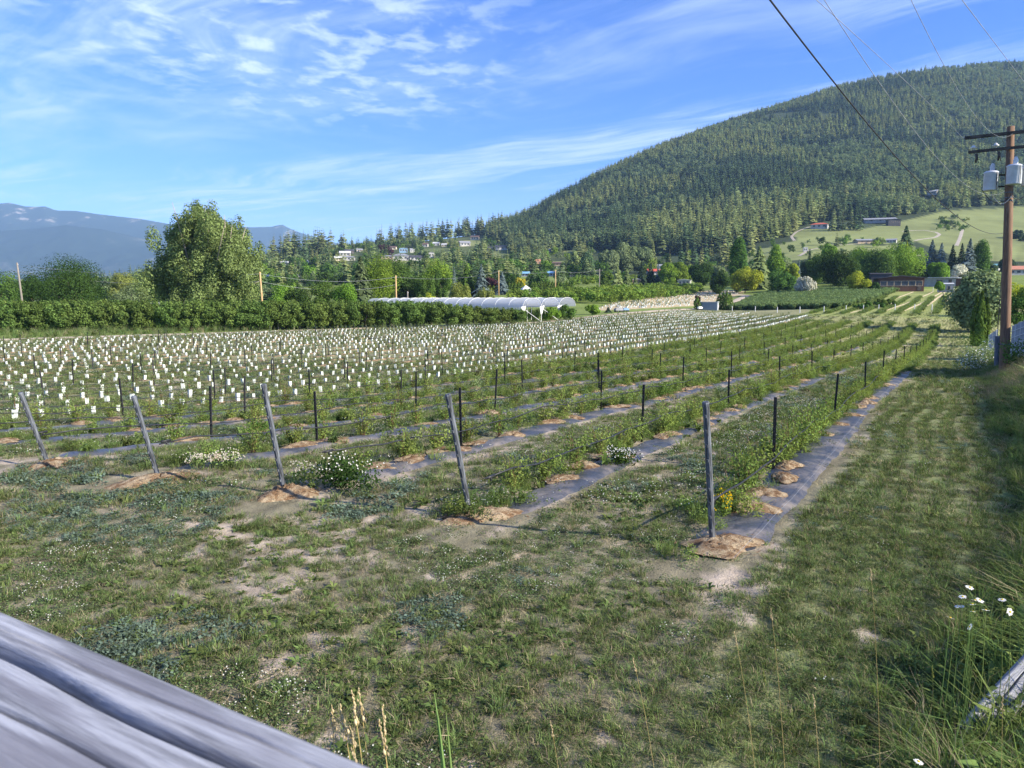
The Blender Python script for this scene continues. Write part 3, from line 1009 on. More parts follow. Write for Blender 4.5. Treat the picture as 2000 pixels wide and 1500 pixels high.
def round_tree(name, h, wd, seed, leaf, bark='bark', trunk=0.12, nleaf=2600, lsize=None, shape='round', lob=26, mat2=None):
    """broadleaf tree: Empty at the base > trunk, crown. h height, wd crown width"""
    rg = np.random.default_rng(seed)
    root = empty(name)
    ch = h * (1 - trunk)
    cz = h * trunk + ch * 0.5
    lobes = []
    for i in range(lob):
        d = rand_unit(1, rg)[0]
        if shape == 'round':
            q = d * np.array([wd * 0.5, wd * 0.5, ch * 0.5]) * (0.45 + 0.38 * rg.random())
            rr = (0.17 + 0.09 * rg.random()) * min(wd, ch * 1.1)
            rr = (rr, rr, rr * (0.75 + 0.3 * rg.random()))
        elif shape == 'upright':
            f = rg.random()
            q = np.array([d[0] * wd * 0.36 * math.sin(math.pi * (0.15 + 0.8 * f) ** 1.0), d[1] * wd * 0.36 * math.sin(math.pi * (0.15 + 0.8 * f)), (f - 0.5) * ch * 0.80])
            rr = (0.20 + 0.08 * rg.random()) * wd; rr = (rr, rr, rr * 1.8)
        elif shape == 'dome':
            d[2] = abs(d[2]) * 1.0 - 0.25
            q = d * np.array([wd * 0.5, wd * 0.5, ch * 0.62]) * (0.5 + 0.28 * rg.random())
            q[2] -= ch * 0.05
            rr = (0.14 + 0.08 * rg.random()) * wd; rr = (rr, rr, rr * 0.8)
        elif shape == 'weeping':
            q = d * np.array([wd * 0.5, wd * 0.5, ch * 0.5]) * (0.45 + 0.3 * rg.random())
            rr = 0.13 * wd; rr = (rr, rr, rr * 2.2)
        lobes.append((np.array([0, 0, cz]) + q, rr))
    ls = lsize or max(0.16, wd * 0.055)
    V, Fc = lobes_cloud(lobes, nleaf, rg, ls, 0.62, 0.7, 0.5)
    V[:, 2] = np.maximum(V[:, 2], 0.1)
    obj_np('crown', V, [Fc], M[leaf], parent=root)
    mb = MB()
    tr = max(0.05, h * 0.022)
    limb_mesh(mb, (0, 0, -0.2), (rg.normal() * 0.05 * wd, rg.normal() * 0.05 * wd, h * 0.55), tr, tr * 0.5, rg, 8, 0.03)
    for l in lobes[:7]:
        limb_mesh(mb, (0, 0, h * (trunk + 0.1 + 0.2 * rg.random())), l[0], tr * 0.45, tr * 0.12, rg, 5, 0.08, 4)
    mb.obj('trunk', M[bark], root, smooth_=True)
    return root


def conifer_arrays(h, r, seed, whorls=12, per=7, seg=2, droop=0.35, bare_=0.08, power=0.85, wid=0.42, jag=0.3):
    """branches as drooping pointed sprays around a stem; returns V,F(quads)"""
    rg = np.random.default_rng(seed)
    Vs = []; Fs = []; b = 0
    for i in range(whorls):
        f = (i + rg.random() * 0.6) / whorls
        z = h * (bare_ + (1 - bare_) * f)
        rr = r * (1 - f) ** power * (0.8 + 0.35 * rg.random()) + 0.02 * r
        m = max(4, int(per * (1 - 0.35 * f)))
        a0 = rg.random() * 6.28
        for k in range(m):
            a = a0 + 6.283 * k / m + rg.normal() * 0.25
            L = rr * (1 + jag * rg.normal() * 0.7)
            if L < 0.04 * r: continue
            dirv = np.array([math.cos(a), math.sin(a), 0]); side = np.array([-math.sin(a), math.cos(a), 0])
            wv = L * wid * (0.8 + 0.5 * rg.random())
            rise = 0.10 * L
            p0 = np.array([0, 0, z]); p1 = dirv * L * 0.55 + np.array([0, 0, z + rise - droop * L * 0.25]); p2 = dirv * L + np.array([0, 0, z - droop * L])
            t = rg.normal() * 0.15
            sd = side * wv + np.array([0, 0, wv * (t - 0.25)])
            sd2 = -side * wv + np.array([0, 0, wv * (-t - 0.25)])
            Vs += [p0, p1 + sd, p2, p1, p1 + sd2]
            Fs += [(b, b + 1, b + 2, b + 3), (b, b + 3, b + 2, b + 4)]
            b += 5
    return np.array(Vs), np.array(Fs)


def conifer(name, h, r, seed, leaf, detail=1, bare_=0.08, power=0.85, bark='bark'):
    root = empty(name)
    if detail == 0:
        V, Fc = conifer_arrays(h, r, seed, 13, 7, bare_=bare_, power=power)
    else:
        V, Fc = conifer_arrays(h, r, seed, 26, 12, bare_=bare_, power=power, wid=0.26, jag=0.4)
        rg = np.random.default_rng(seed)
        # extra ragged sprays of needles
        n = 900
        f = rg.random(n) ** 1.3; a = rg.random(n) * 6.283
        rad = r * (1 - f) ** power * (0.45 + 0.6 * rg.random(n))
        P = np.stack([np.cos(a) * rad, np.sin(a) * rad, h * (bare_ + (1 - bare_) * f) - rad * 0.28], 1)
        N = np.stack([np.cos(a) * 0.6, np.sin(a) * 0.6, np.full(n, 0.7)], 1) + rand_unit(n, rg) * 0.5
        N /= np.linalg.norm(N, axis=1)[:, None]
        V2, F2 = leaf_quads(P, N, r * 0.22, 0.5, rg)
        Fc = np.vstack([Fc, F2 + len(V)]); V = np.vstack([V, V2])
    obj_np('foliage', V, [Fc], M[leaf], parent=root)
    mb = MB(); mb.tube([(0, 0, -0.5), (0, 0, h * 0.5), (0, 0, h * 0.98)], [h * 0.016, h * 0.010, h * 0.002], 6)
    mb.obj('trunk', M[bark], root)
    return root


def column_arrays(h, r, seed, n=500, size=0.22):
    rg = np.random.default_rng(seed)
    f = rg.random(n); a = rg.random(n) * 6.283
    prof = np.sin(np.pi * np.clip(0.18 + 0.82 * f, 0, 1)) ** 0.55 * (1 - f ** 5)
    rad = r * prof * (0.72 + 0.36 * rg.random(n)) * (1 + 0.12 * np.sin(a * 3 + seed) + 0.1 * np.sin(a * 5 + f * 9))
    P = np.stack([np.cos(a) * rad, np.sin(a) * rad, 0.04 * h + 0.95 * h * f], 1)
    N = np.stack([np.cos(a), np.sin(a), np.full(n, 0.15)], 1) + rand_unit(n, rg) * 0.55
    N /= np.linalg.norm(N, axis=1)[:, None]
    up = np.stack([np.cos(a) * 0.15, np.sin(a) * 0.15, np.ones(n)], 1)
    return leaf_quads(P, N, size * (0.7 + 0.6 * rg.random(n)), 0.5, rg, up)


def column_tree(name, h, r, seed, leaf, n=420):
    root = empty(name)
    V, Fc = column_arrays(h, r, seed, n, max(0.10, h * 0.10))
    obj_np('foliage', V, [Fc], M[leaf], parent=root)
    mb = MB(); mb.tube([(0, 0, -0.2), (0, 0, h * 0.75)], [0.07 * r + 0.03, 0.02], 6)
    mb.obj('trunk', M['bark'], root)
    return root


def place(root, x, y, label, cat, group=None, sink=0.05, rz=None):
    root.location = (x, y, hz(x, y) - sink)
    root.rotation_euler = (0, 0, random.uniform(0, 6.28) if rz is None else rz)
    tag(root, label, cat, group)
    return root


def size_at(px, top, wpx, Y):
    """ground point, height and width (metres) of something seen at column px whose top is at photo row top"""
    u, w_ = uw(px, top)
    x = u * Y
    g = hz(x, Y)
    return x, CZ + w_ * Y - g, wpx / F * Y / (CP * CP)


for nm, c, v, tr, ov, hu in [
    ('leaf_poplar', (0.180, 0.235, 0.085), 0.45, 0.35, 0.1, 0.01),
    ('leaf_dark', (0.045, 0.086, 0.022), 0.45, 0.30, 0.15, 0.01),
    ('leaf_mid', (0.095, 0.169, 0.038), 0.45, 0.35, 0.2, 0.015),
    ('leaf_bright', (0.169, 0.277, 0.041), 0.40, 0.40, 0.15, 0.015),
    ('leaf_lime', (0.297, 0.351, 0.041), 0.40, 0.40, 0.1, 0.01),
    ('leaf_willow', (0.236, 0.27, 0.074), 0.40, 0.40, 0.15, 0.01),
    ('leaf_grey', (0.180, 0.235, 0.110), 0.35, 0.30, 0.15, 0.01),
    ('leaf_orchard', (0.125, 0.190, 0.050), 0.55, 0.35, 0.15, 0.015),
    ('leaf_orchard_far', (0.162, 0.243, 0.047), 0.45, 0.35, 0.15, 0.015),
    ('leaf_crop', (0.165, 0.235, 0.095), 0.35, 0.35, 0.15, 0.01),
    ('leaf_plum', (0.068, 0.03, 0.038), 0.4, 0.25, 0.15, 0.01),
    ('leaf_yellow', (0.42, 0.36, 0.05), 0.3, 0.35, 0.1, 0.01),
    ('blossom', (0.55, 0.56, 0.46), 0.3, 0.25, 0.1, 0.01),
    ('needle', (0.070, 0.108, 0.050), 0.45, 0.15, 0.40, 0.02),
    ('needle_light', (0.190, 0.230, 0.088), 0.40, 0.2, 0.30, 0.02),  # grey green needles; in the hill forest they also paint sunlit trees
    ('needle_fir', (0.115, 0.162, 0.07), 0.40, 0.2, 0.2, 0.01),
    ('needle_blue', (0.155, 0.209, 0.203), 0.35, 0.15, 0.2, 0.01),
    ('needle_dark', (0.041, 0.07, 0.041), 0.4, 0.15, 0.2, 0.01),
    ('cedar', (0.088, 0.142, 0.03), 0.45, 0.2, 0.15, 0.01),
    ('leaf_bush', (0.185, 0.250, 0.065), 0.45, 0.40, 0.2, 0.015),
    ('leaf_sapling', (0.15, 0.205, 0.085), 0.4, 0.35, 0.2, 0.015),
]:
    M[nm] = leafmat(nm, c, v, tr, ov, hu)


# ------------------------------------------------------------------ instancing of uncountable stuff
def instancer(name, P, rot, scl, idx, protos, kind='stuff', label=None):
    """P points, rot euler per point, scl scale per point, idx prototype per point"""
    me = bpy.data.meshes.new(name)
    me.vertices.add(len(P)); me.vertices.foreach_set('co', np.asarray(P, np.float32).ravel())
    for an, ty, arr, key in (('rot', 'FLOAT_VECTOR', rot, 'vector'), ('scl', 'FLOAT_VECTOR', scl, 'vector'), ('idx', 'INT', idx, 'value')):
        a = me.attributes.new(an, ty, 'POINT')
        a.data.foreach_set(key, np.asarray(arr, np.float32 if ty != 'INT' else np.int32).ravel())
    o = link(bpy.data.objects.new(name, me))
    g = bpy.data.node_groups.new(name, 'GeometryNodeTree')
    g.interface.new_socket('Geometry', in_out='INPUT', socket_type='NodeSocketGeometry')
    g.interface.new_socket('Geometry', in_out='OUTPUT', socket_type='NodeSocketGeometry')
    gi = g.nodes.new('NodeGroupInput'); go = g.nodes.new('NodeGroupOutput')
    jn = g.nodes.new('GeometryNodeJoinGeometry')

    def attr(nm, ty):
        a = g.nodes.new('GeometryNodeInputNamedAttribute'); a.data_type = ty; a.inputs[0].default_value = nm
        return a.outputs[0]
    ar, as_, ai = attr('rot', 'FLOAT_VECTOR'), attr('scl', 'FLOAT_VECTOR'), attr('idx', 'INT')
    er = g.nodes.new('FunctionNodeEulerToRotation'); g.links.new(ar, er.inputs[0])
    for k, p in enumerate(protos):
        inf = g.nodes.new('GeometryNodeObjectInfo'); inf.transform_space = 'ORIGINAL'
        inf.inputs[0].default_value = p
        inf.inputs[1].default_value = False
        cmp_ = g.nodes.new('FunctionNodeCompare'); cmp_.data_type = 'INT'; cmp_.operation = 'EQUAL'
        g.links.new(ai, cmp_.inputs[2]); cmp_.inputs[3].default_value = k
        ip = g.nodes.new('GeometryNodeInstanceOnPoints')
        g.links.new(gi.outputs[0], ip.inputs['Points'])
        g.links.new(cmp_.outputs[0], ip.inputs['Selection'])
        g.links.new(inf.outputs['Geometry'], ip.inputs['Instance'])
        g.links.new(er.outputs[0], ip.inputs['Rotation'])
        g.links.new(as_, ip.inputs['Scale'])
        g.links.new(ip.outputs[0], jn.inputs[0])
    g.links.new(jn.outputs[0], go.inputs[0])
    md = o.modifiers.new('scatter', 'NODES'); md.node_group = g
    tag(o, label, None, None, kind)
    return o


def zrot(n, tilt=0.12, rg=rng):
    return np.stack([rg.normal(size=n) * tilt, rg.normal(size=n) * tilt, rg.random(n) * 6.283], 1)


def s3(s):
    return np.stack([s, s, s], 1)


def blades(n, h, spread, wv, lean, rg, droop=0.35):
    """grass blades: two quads each"""
    a = rg.random(n) * 6.283; rr = spread * np.sqrt(rg.random(n))
    b = np.stack([np.cos(a) * rr, np.sin(a) * rr, np.zeros(n)], 1)
    la = a + rg.normal(size=n) * 0.8
    hh = h * (0.55 + 0.6 * rg.random(n)); ll = lean * hh * (0.3 + rg.random(n))
    dv = np.stack([np.cos(la), np.sin(la), np.zeros(n)], 1)
    sd = np.stack([-np.sin(la + rg.normal(size=n)), np.cos(la), np.zeros(n)], 1)
    sd /= np.linalg.norm(sd, axis=1)[:, None]
    mid = b + dv * (ll * 0.35)[:, None] + np.array([0, 0, 1]) * (hh * 0.6)[:, None]
    tip = b + dv * (ll * (1 + droop))[:, None] + np.array([0, 0, 1]) * (hh * (1 - 0.25 * lean))[:, None]
    wq = wv * (0.7 + 0.6 * rg.random(n))
    w0 = sd * (wq * 0.5)[:, None]; w1 = sd * (wq * 0.42)[:, None]; w2 = sd * (wq * 0.06)[:, None]
    V = np.stack([b - w0, b + w0, mid + w1, mid - w1, tip + w2, tip - w2], 1).reshape(-1, 3)
    k = np.arange(n)[:, None] * 6
    Fc = np.concatenate([k + np.array([[0, 1, 2, 3]]), k + np.array([[3, 2, 4, 5]])], 0)
    return V, Fc


def proto(name, parts, mats):
    """unlinked mesh object used only as the pattern of scattered plants; parts: [(V, F, material index)]"""
    V = []; Fs = []; mi = []; b = 0
    for v, f, m in parts:
        V.append(v); Fs.append(np.asarray(f) + b); mi += [m] * len(f); b += len(v)
    return bpy.data.objects.new(name, np_mesh(name, np.vstack(V), Fs, [M[x] for x in mats], mi))


M['grass_a'] = leafmat('grass_a', (0.132, 0.185, 0.066), 0.55, 0.3, 0.3, 0.02)
M['grass_dry'] = leafmat('grass_dry', (0.32, 0.27, 0.175), 0.5, 0.25, 0.25, 0.01)
M['grass_tall'] = leafmat('grass_tall', (0.165, 0.240, 0.078), 0.5, 0.4, 0.25, 0.02)
M['grass_blue'] = leafmat('grass_blue', (0.125, 0.175, 0.130), 0.4, 0.3, 0.2, 0.01)
M['weed'] = leafmat('weed', (0.125, 0.172, 0.055), 0.5, 0.35, 0.3, 0.02)
M['clover'] = leafmat('clover', (0.105, 0.152, 0.060), 0.5, 0.3, 0.25, 0.02)
M['pale_blossom'] = leafmat('pale_blossom', (0.50, 0.47, 0.40), 0.25, 0.2, 0.05, 0.0)
M['petal'] = leafmat('petal', (0.72, 0.72, 0.68), 0.12, 0.2, 0.05, 0.0)
M['yellow'] = leafmat('yellow', (0.75, 0.52, 0.02), 0.15, 0.2, 0.05, 0.0)
M['seed'] = leafmat('seed', (0.52, 0.42, 0.25), 0.3, 0.2, 0.1, 0.0)
M['stalk'] = leafmat('stalk', (0.42, 0.33, 0.14), 0.2, 0.2, 0.1, 0.0)


def clover_arr(n, r, rg, h=0.05, size=0.02):
    a = rg.random(n) * 6.283; q = r * np.sqrt(rg.random(n))
    P = np.stack([np.cos(a) * q, np.sin(a) * q, h * (0.3 + 0.8 * rg.random(n)) * (1 - 0.5 * (q / r) ** 2)], 1)
    N = np.array([0, 0, 1.0]) + rand_unit(n, rg) * 0.55; N /= np.linalg.norm(N, axis=1)[:, None]
    return leaf_quads(P, N, size * (0.7 + 0.6 * rg.random(n)), 0.9, rg)


def heads_arr(n, r, rg, h=0.07, size=0.016):
    """small round flower heads as crossed petals"""
    a = rg.random(n) * 6.283; q = r * np.sqrt(rg.random(n))
    P = np.stack([np.cos(a) * q, np.sin(a) * q, h * (0.75 + 0.5 * rg.random(n))], 1)
    Vs = []; Fs = []; b = 0
    for N in (np.array([0, 0, 1.0]), np.array([1.0, 0, 0.2]), np.array([0, 1.0, 0.2])):
        v, f = leaf_quads(P, np.broadcast_to(N / np.linalg.norm(N), (n, 3)), size, 0.95, rg)
        Vs.append(v); Fs.append(f + b); b += len(v)
    return np.vstack(Vs), np.vstack(Fs)


def rosette_arr(n, r, rg, lift=0.5):
    """broad leaves spreading from one root"""
    Vs = []; Fs = []; b = 0
    for i in range(n):
        a = 6.283 * i / n + rg.normal() * 0.3; L = r * (0.6 + 0.6 * rg.random()); wv = L * 0.17
        d = np.array([math.cos(a), math.sin(a), 0]); s_ = np.array([-math.sin(a), math.cos(a), 0])
        z1 = L * lift * (0.5 + rg.random() * 0.7); z2 = z1 * (0.3 + 0.8 * rg.random())
        p0 = d * 0.01; p1 = d * L * 0.5 + [0, 0, z1]; p2 = d * L + [0, 0, z2]
        Vs += [p0 - s_ * wv * 0.3, p0 + s_ * wv * 0.3, p1 + s_ * wv, p1 - s_ * wv, p2 + s_ * wv * 0.35, p2 - s_ * wv * 0.35]
        Fs += [(b, b + 1, b + 2, b + 3), (b + 3, b + 2, b + 4, b + 5)]; b += 6
    return np.array(Vs), np.array(Fs)


pr = np.random.default_rng(77)
GP = []      # short sward patterns
for i in range(3):
    GP.append(proto('grass_tuft', [(*blades(34, 0.085, 0.085, 0.0050, 0.75, pr), 0), (*blades(10, 0.07, 0.09, 0.0045, 1.2, pr), 1)], ['grass_a', 'grass_dry']))
GP.append(proto('dry_tuft', [(*blades(26, 0.05, 0.11, 0.0040, 1.9, pr), 1), (*blades(8, 0.06, 0.07, 0.005, 0.8, pr), 0)], ['grass_a', 'grass_dry']))
GP.append(proto('weed_rosette', [(*rosette_arr(11, 0.075, pr, 0.35), 0), (*rosette_arr(8, 0.05, pr, 0.7), 0)], ['weed']))
GP.append(proto('weed_rosette', [(*rosette_arr(14, 0.085, pr, 0.5), 0), (*blades(8, 0.07, 0.1, 0.005, 0.8, pr), 0)], ['weed']))
GP.append(proto('clover_patch', [(*clover_arr(80, 0.15, pr), 0)], ['clover']))
GP.append(proto('clover_patch', [(*clover_arr(80, 0.15, pr), 0), (*heads_arr(5, 0.14, pr), 1)], ['clover', 'petal']))
GP.append(proto('grey_weed', [(*clover_arr(60, 0.13, pr, 0.07, 0.028), 0), (*blades(14, 0.08, 0.1, 0.006, 0.6, pr), 0)], ['grass_blue']))
GP.append(proto('grass_tuft', [(*blades(44, 0.13, 0.07, 0.0055, 0.55, pr), 0), (*blades(6, 0.11, 0.08, 0.0045, 0.9, pr), 1)], ['grass_a', 'grass_dry']))


def scatter_points(y0, y1, dens, m=0.78):
    """uniform points over the ground seen between distances y0 and y1"""
    n = int(dens * m * (y1 * y1 - y0 * y0))
    y = np.sqrt(y0 * y0 + (y1 * y1 - y0 * y0) * rng.random(n))
    x = (rng.random(n) * 2 - 1) * m * y
    return x, y


def on_film(x, y, margin=0.0):
    s, t = st(x, y)
    k = np.round((s - 0.13) / 2.5)
    d = np.abs(s - (k * 2.5 + 0.15 + 0.07 * np.sin(t * 0.35 - k)))
    return (d < 0.43 - margin) & (k <= 0) & (k >= -6) & (t > -1.0 + 0.36 * k)


def sward(name, label, y0, y1, dens, size, keep_bare=0.10):
    x, y = scatter_points(y0, y1, dens)
    s, t = st(x, y)
    px, py = project(x, y, H(x, y))
    ytr = np.interp(px, [p[0] for p in TRACK_LINE], [p[1] for p in TRACK_LINE])
    b = bare(x, y)
    p = (1 - b) * (0.35 + 0.85 * fbm(x, y, 1.4, 91, 4)) + keep_bare * b
    mw_ = np.sin((s + 0.1 * np.sin(t * 0.8)) * 2 * math.pi / 0.38)
    p = p * np.where(s > 0.5, np.where(mw_ > -0.1, 1.15, 1.0 - 0.5 * smooth(7, 14, y)), 1.0)
    k = (rng.random(len(x)) < p) & ~(on_film(x, y) & (rng.random(len(x)) < 0.93)) & ((py > ytr + 2) | (y < 25)) & (s < 2.9)
    x, y, s = x[k], y[k], s[k]; n = len(x)
    # kinds of plant in drifts
    a = fbm(x, y, 0.45, 101, 3); c = fbm(x, y, 0.6, 111, 3); d = fbm(x, y, 0.5, 121, 3)
    q = rng.random(n)
    idx = rng.integers(0, 3, n)
    idx = np.where(q < 0.27, 3, idx)
    idx = np.where((a > 0.50) & (q > 0.55) & (q < 0.82), np.where(rng.random(n) < .5, 4, 5), idx)
    idx = np.where((c > 0.56) & (q > 0.35), np.where(rng.random(n) < .85, 6, 7), idx)
    idx = np.where((d > 0.62) & (q > 0.6), 8, idx)
    idx = np.where((q > 0.93), 9, idx)
    mwk = np.sin((s + 0.1 * np.sin(t[k] * 0.8)) * 2 * math.pi / 0.38)
    idx = np.where((s > 0.5) & (rng.random(n) < 0.85), np.where((mwk > -0.1) | (rng.random(n) > 0.85 * smooth(5, 13, y)), rng.integers(0, 3, n), 3), idx)
    sc = size * (0.7 + 0.6 * rng.random(n)) * (0.8 + 0.45 * fbm(x, y, 0.8, 131, 2))
    mow = np.sin((s + 0.1 * np.sin(t[k] * 0.8)) * 2 * math.pi / 0.38)
    zs = sc * np.where(rng.random(n) < 0.5 + 0.5 * mow, 1.0, 0.7)
    return instancer(name, np.stack([x, y, H(x, y) - 0.004], 1), zrot(n, 0.18), np.stack([sc, sc, zs], 1), idx, GP, 'stuff', label)


sward('grass', 'short patchy grass, clover and weeds in the foreground', 2.6, 8.0, 430, 0.60, 0.34)
sward('grass', 'short patchy grass and clover among the first rows', 8.0, 18.0, 135, 0.88, 0.26)
sward('grass', 'mown grass between the plantation rows', 18.0, 42.0, 25, 1.5, 0.14)
sward('grass', 'mown grass among the white guarded saplings', 42.0, 115.0, 1.6, 3.2)

# tall grass on the bank at the right, along the fence and the orchard edge
TG = [
    proto('tall_grass', [(*blades(40, 0.55, 0.10, 0.007, 0.55, pr), 0), (*blades(5, 0.65, 0.08, 0.004, 0.5, pr), 1)], ['grass_tall', 'grass_dry']),
    proto('tall_grass', [(*blades(34, 0.42, 0.12, 0.009, 0.9, pr, 0.6), 0), (*rosette_arr(8, 0.16, pr, 0.9), 0)], ['grass_tall', 'grass_dry']),
    proto('pale_grass', [(*blades(46, 0.55, 0.13, 0.005, 0.8, pr), 1), (*blades(12, 0.4, 0.1, 0.006, 0.7, pr), 0)], ['grass_tall', 'grass_dry']),
    proto('leafy_weed', [(*rosette_arr(12, 0.20, pr, 1.3), 0), (*clover_arr(70, 0.14, pr, 0.35, 0.05), 0), (*blades(10, 0.4, 0.1, 0.008, 0.5, pr), 1)], ['weed', 'grass_tall']),
]


def tall(name, label, sel, n0, region, size, dryf):
    x, y = region(n0)
    k = sel(x, y)
    x, y = x[k], y[k]; n = len(x)
    q = rng.random(n); dr = dryf(x, y)
    idx = np.where(q < dr, 2, np.where(q < dr + (1 - dr) * 0.4, 0, np.where(q < dr + (1 - dr) * 0.75, 1, 3)))
    sc = size(x, y) * (0.6 + 0.7 * rng.random(n))
    return instancer(name, np.stack([x, y, H(x, y) - 0.02], 1), zrot(n, 0.15), s3(sc), idx, TG, 'stuff', label)


def bank_region(n):
    t = -8 + 70 * rng.random(n) ** 2.2; s = 0.8 + 5.0 * rng.random(n)
    return xy(s, t)


tall('tall_grass', 'tall unmown grass on the bank right of the lane', lambda x, y: (y > 2.3) & (st(x, y)[0] > 2.45 + 0.6 * fbm(x, y, 0.7, 141, 2) - 1.45 * smooth(7.5, 3.2, y)) & (np.abs(x / np.maximum(y, 0.1)) < 0.9), 15000, bank_region,
     lambda x, y: 0.8 * (0.42 + 0.75 * smooth(2.4 - 0.9 * smooth(8, 3.2, y), 4.0 - 1.6 * smooth(8, 3.2, y), st(x, y)[0])) * (1 - 0.35 * smooth(20, 28, y)) * (1 - 0.25 * smooth(6, 3, y)), lambda x, y: 0.06 + 0.75 * smooth(14, 20, y) * smooth(34, 27, y) * (fbm(x, y, 0.3, 151, 2) > 0.35))


def verge_region(n):
    x = -95 + 110 * rng.random(n); y = 58 + 50 * rng.random(n)
    return x, y


def verge_sel(x, y):
    px, py = project(x, y, H(x, y))
    ytr = np.interp(px, [p[0] for p in TRACK_LINE], [p[1] for p in TRACK_LINE])
    yh = np.interp(px, [0, 500, 800, 1010], [646, 642, 636, 632])
    return (py < ytr - 2) & (py > yh - 3) & (px > -60) & (px < 1010)


tall('verge_grass', 'long green grass between the dirt track and the orchard trees', verge_sel, 9000, verge_region, lambda x, y: 1.35 + 0 * x, lambda x, y: 0.10 + 0 * x)

# ------------------------------------------------------------------ young berry bushes along the first seven rows
def bush_arrays(seed, h, r, nst, nl, lsize, rg=None):
    rg = np.random.default_rng(seed)
    Vs = []; Fs = []; mi = []; b = 0
    LP = []; LN = []; LU = []
    for i in range(nst):
        a = rg.random() * 6.283; L = h * (0.7 + 0.5 * rg.random()); out = r * (0.35 + 0.75 * rg.random())
        d = np.array([math.cos(a), math.sin(a), 0])
        p0 = d * 0.02; p1 = d * out * 0.45 + [0, 0, L * 0.6]; p2 = d * out + [0, 0, L * (0.85 + 0.2 * rg.random())]
        sd = np.array([-d[1], d[0], 0]) * 0.004
        Vs += [p0 - sd, p0 + sd, p1 + sd * .8, p1 - sd * .8, p2 + sd * .3, p2 - sd * .3]
        Fs += [(b, b + 1, b + 2, b + 3), (b + 3, b + 2, b + 4, b + 5)]; mi += [1, 1]; b += 6
        for j in range(nl):
            f = 0.18 + 0.85 * rg.random()
            p = (p0 * (1 - f) ** 2 + 2 * p1 * f * (1 - f) + p2 * f * f)
            LP.append(p + rg.normal(size=3) * 0.035 * (h / 0.45))
            LN.append(d * 0.4 + rg.normal(size=3) * 0.5 + [0, 0, 0.6]); LU.append(d * 0.6 + [0, 0, 0.8] + rg.normal(size=3) * 0.5)
    LN = np.array(LN); LN /= np.linalg.norm(LN, axis=1)[:, None]
    V2, F2 = leaf_quads(np.array(LP), LN, lsize * (0.6 + 0.7 * rg.random(len(LP))), 0.45, rg, np.array(LU))
    V = np.vstack([np.array(Vs), V2]); Fc = np.vstack([np.array(Fs), F2 + b]); mi += [0] * len(F2)
    return V, Fc, mi


M['stem'] = plain('stem', (0.16, 0.09, 0.05), 0.9, 0.3, 10)
bush_me = []
for i in range(6):
    V, Fc, mi = bush_arrays(300 + i, 0.38 + 0.06 * (i % 3), 0.26 + 0.05 * (i % 2), 20 + i, 30, 0.046)
    bush_me.append(np_mesh('berry_bush', V, [Fc], [M['leaf_bush'], M['stem']], mi))
mound_me = []
for i in range(4):
    rg = np.random.default_rng(400 + i)
    nn = 30; nr_ = 10
    V = [[0, 0, 0.062]]; Fs = []
    for a in range(1, nr_ + 1):
        f = a / nr_
        for k in range(nn):
            th = 6.283 * k / nn
            rr = f * (1 + 0.22 * math.sin(2 * th + i) + 0.16 * math.sin(3 * th + 2 * i) + 0.10 * math.sin(7 * th + i) + 0.04 * rg.normal() * f)
            V.append([rr * math.cos(th) * 0.27, rr * math.sin(th) * 0.30, 0.062 * (1 - f ** 2) ** 1.1 + 0.013 * rg.normal() * (1.05 - f) - 0.02 * f ** 3])
    F4 = []
    for a in range(nr_ - 1):
        for k in range(nn):
            F4.append((1 + a * nn + k, 1 + (a + 1) * nn + k, 1 + (a + 1) * nn + (k + 1) % nn, 1 + a * nn + (k + 1) % nn))
    F3 = [(0, 1 + k, 1 + (k + 1) % nn) for k in range(nn)]
    na_ = 190; aa_ = rg.random(na_) * 6.283; qq_ = 0.12 + 0.26 * rg.random(na_)
    CPt = np.stack([np.cos(aa_) * qq_, np.sin(aa_) * qq_ * 1.1, 0.006 + 0.062 * np.clip(1 - (qq_ / 0.29) ** 2, 0, 1)], 1)
    CN = np.array([0, 0, 1.0]) + rand_unit(na_, rg) * 0.35; CN /= np.linalg.norm(CN, axis=1)[:, None]
    CV, CF_ = leaf_quads(CPt, CN, 0.03 * (0.5 + rg.random(na_)), 0.35, rg)
    F4 = list(F4) + [tuple(f_) for f_ in CF_ + len(V)]; V = list(V) + [list(v_) for v_ in CV]
    mound_me.append(np_mesh('sawdust_mound', V, [np.array(F3), np.array(F4)], M['sawdust'], smooth_=True))

bush = []; mounds = []
for k in range(7):
    t = t_start(k) + (0.1 if k else 0.5)
    while t < 92:
        t += 0.86 + random.gauss(0, 0.08)
        if random.random() < 0.07: continue
        x, y = xy(ROW_S[k] - 0.16 + random.gauss(0, 0.05), t)
        if y < 2 or not visible(x, y, 40): continue
        bush.append((math.hypot(x, y), k, x, y, t))
        x2, y2 = xy(ROW_S[k] + 0.05 + random.gauss(0, 0.04), t + random.gauss(0, 0.05))
        if t < 60 and random.random() < 0.62: mounds.append((math.hypot(x2, y2), k, x2, y2, 1.0, 0))
bush.sort()
row_phrase = lambda k: f'in the {ORD[k]} row from the mown lane'
for d, k, x, y, t in bush[:300]:
    o = link(bpy.data.objects.new('berry_bush', random.choice(bush_me)), None, (x, y, hz(x, y) - 0.01), random.uniform(0, 6.28), random.uniform(0.78, 1.18) * (1.0 + 0.15 * (d > 25)) * (0.75 if t < 1.2 else 1))
    tag(o, f'young leafy green berry bush {row_phrase(k)}', 'bush', f'berry bushes {row_phrase(k)}')
far_b = bush[300:]
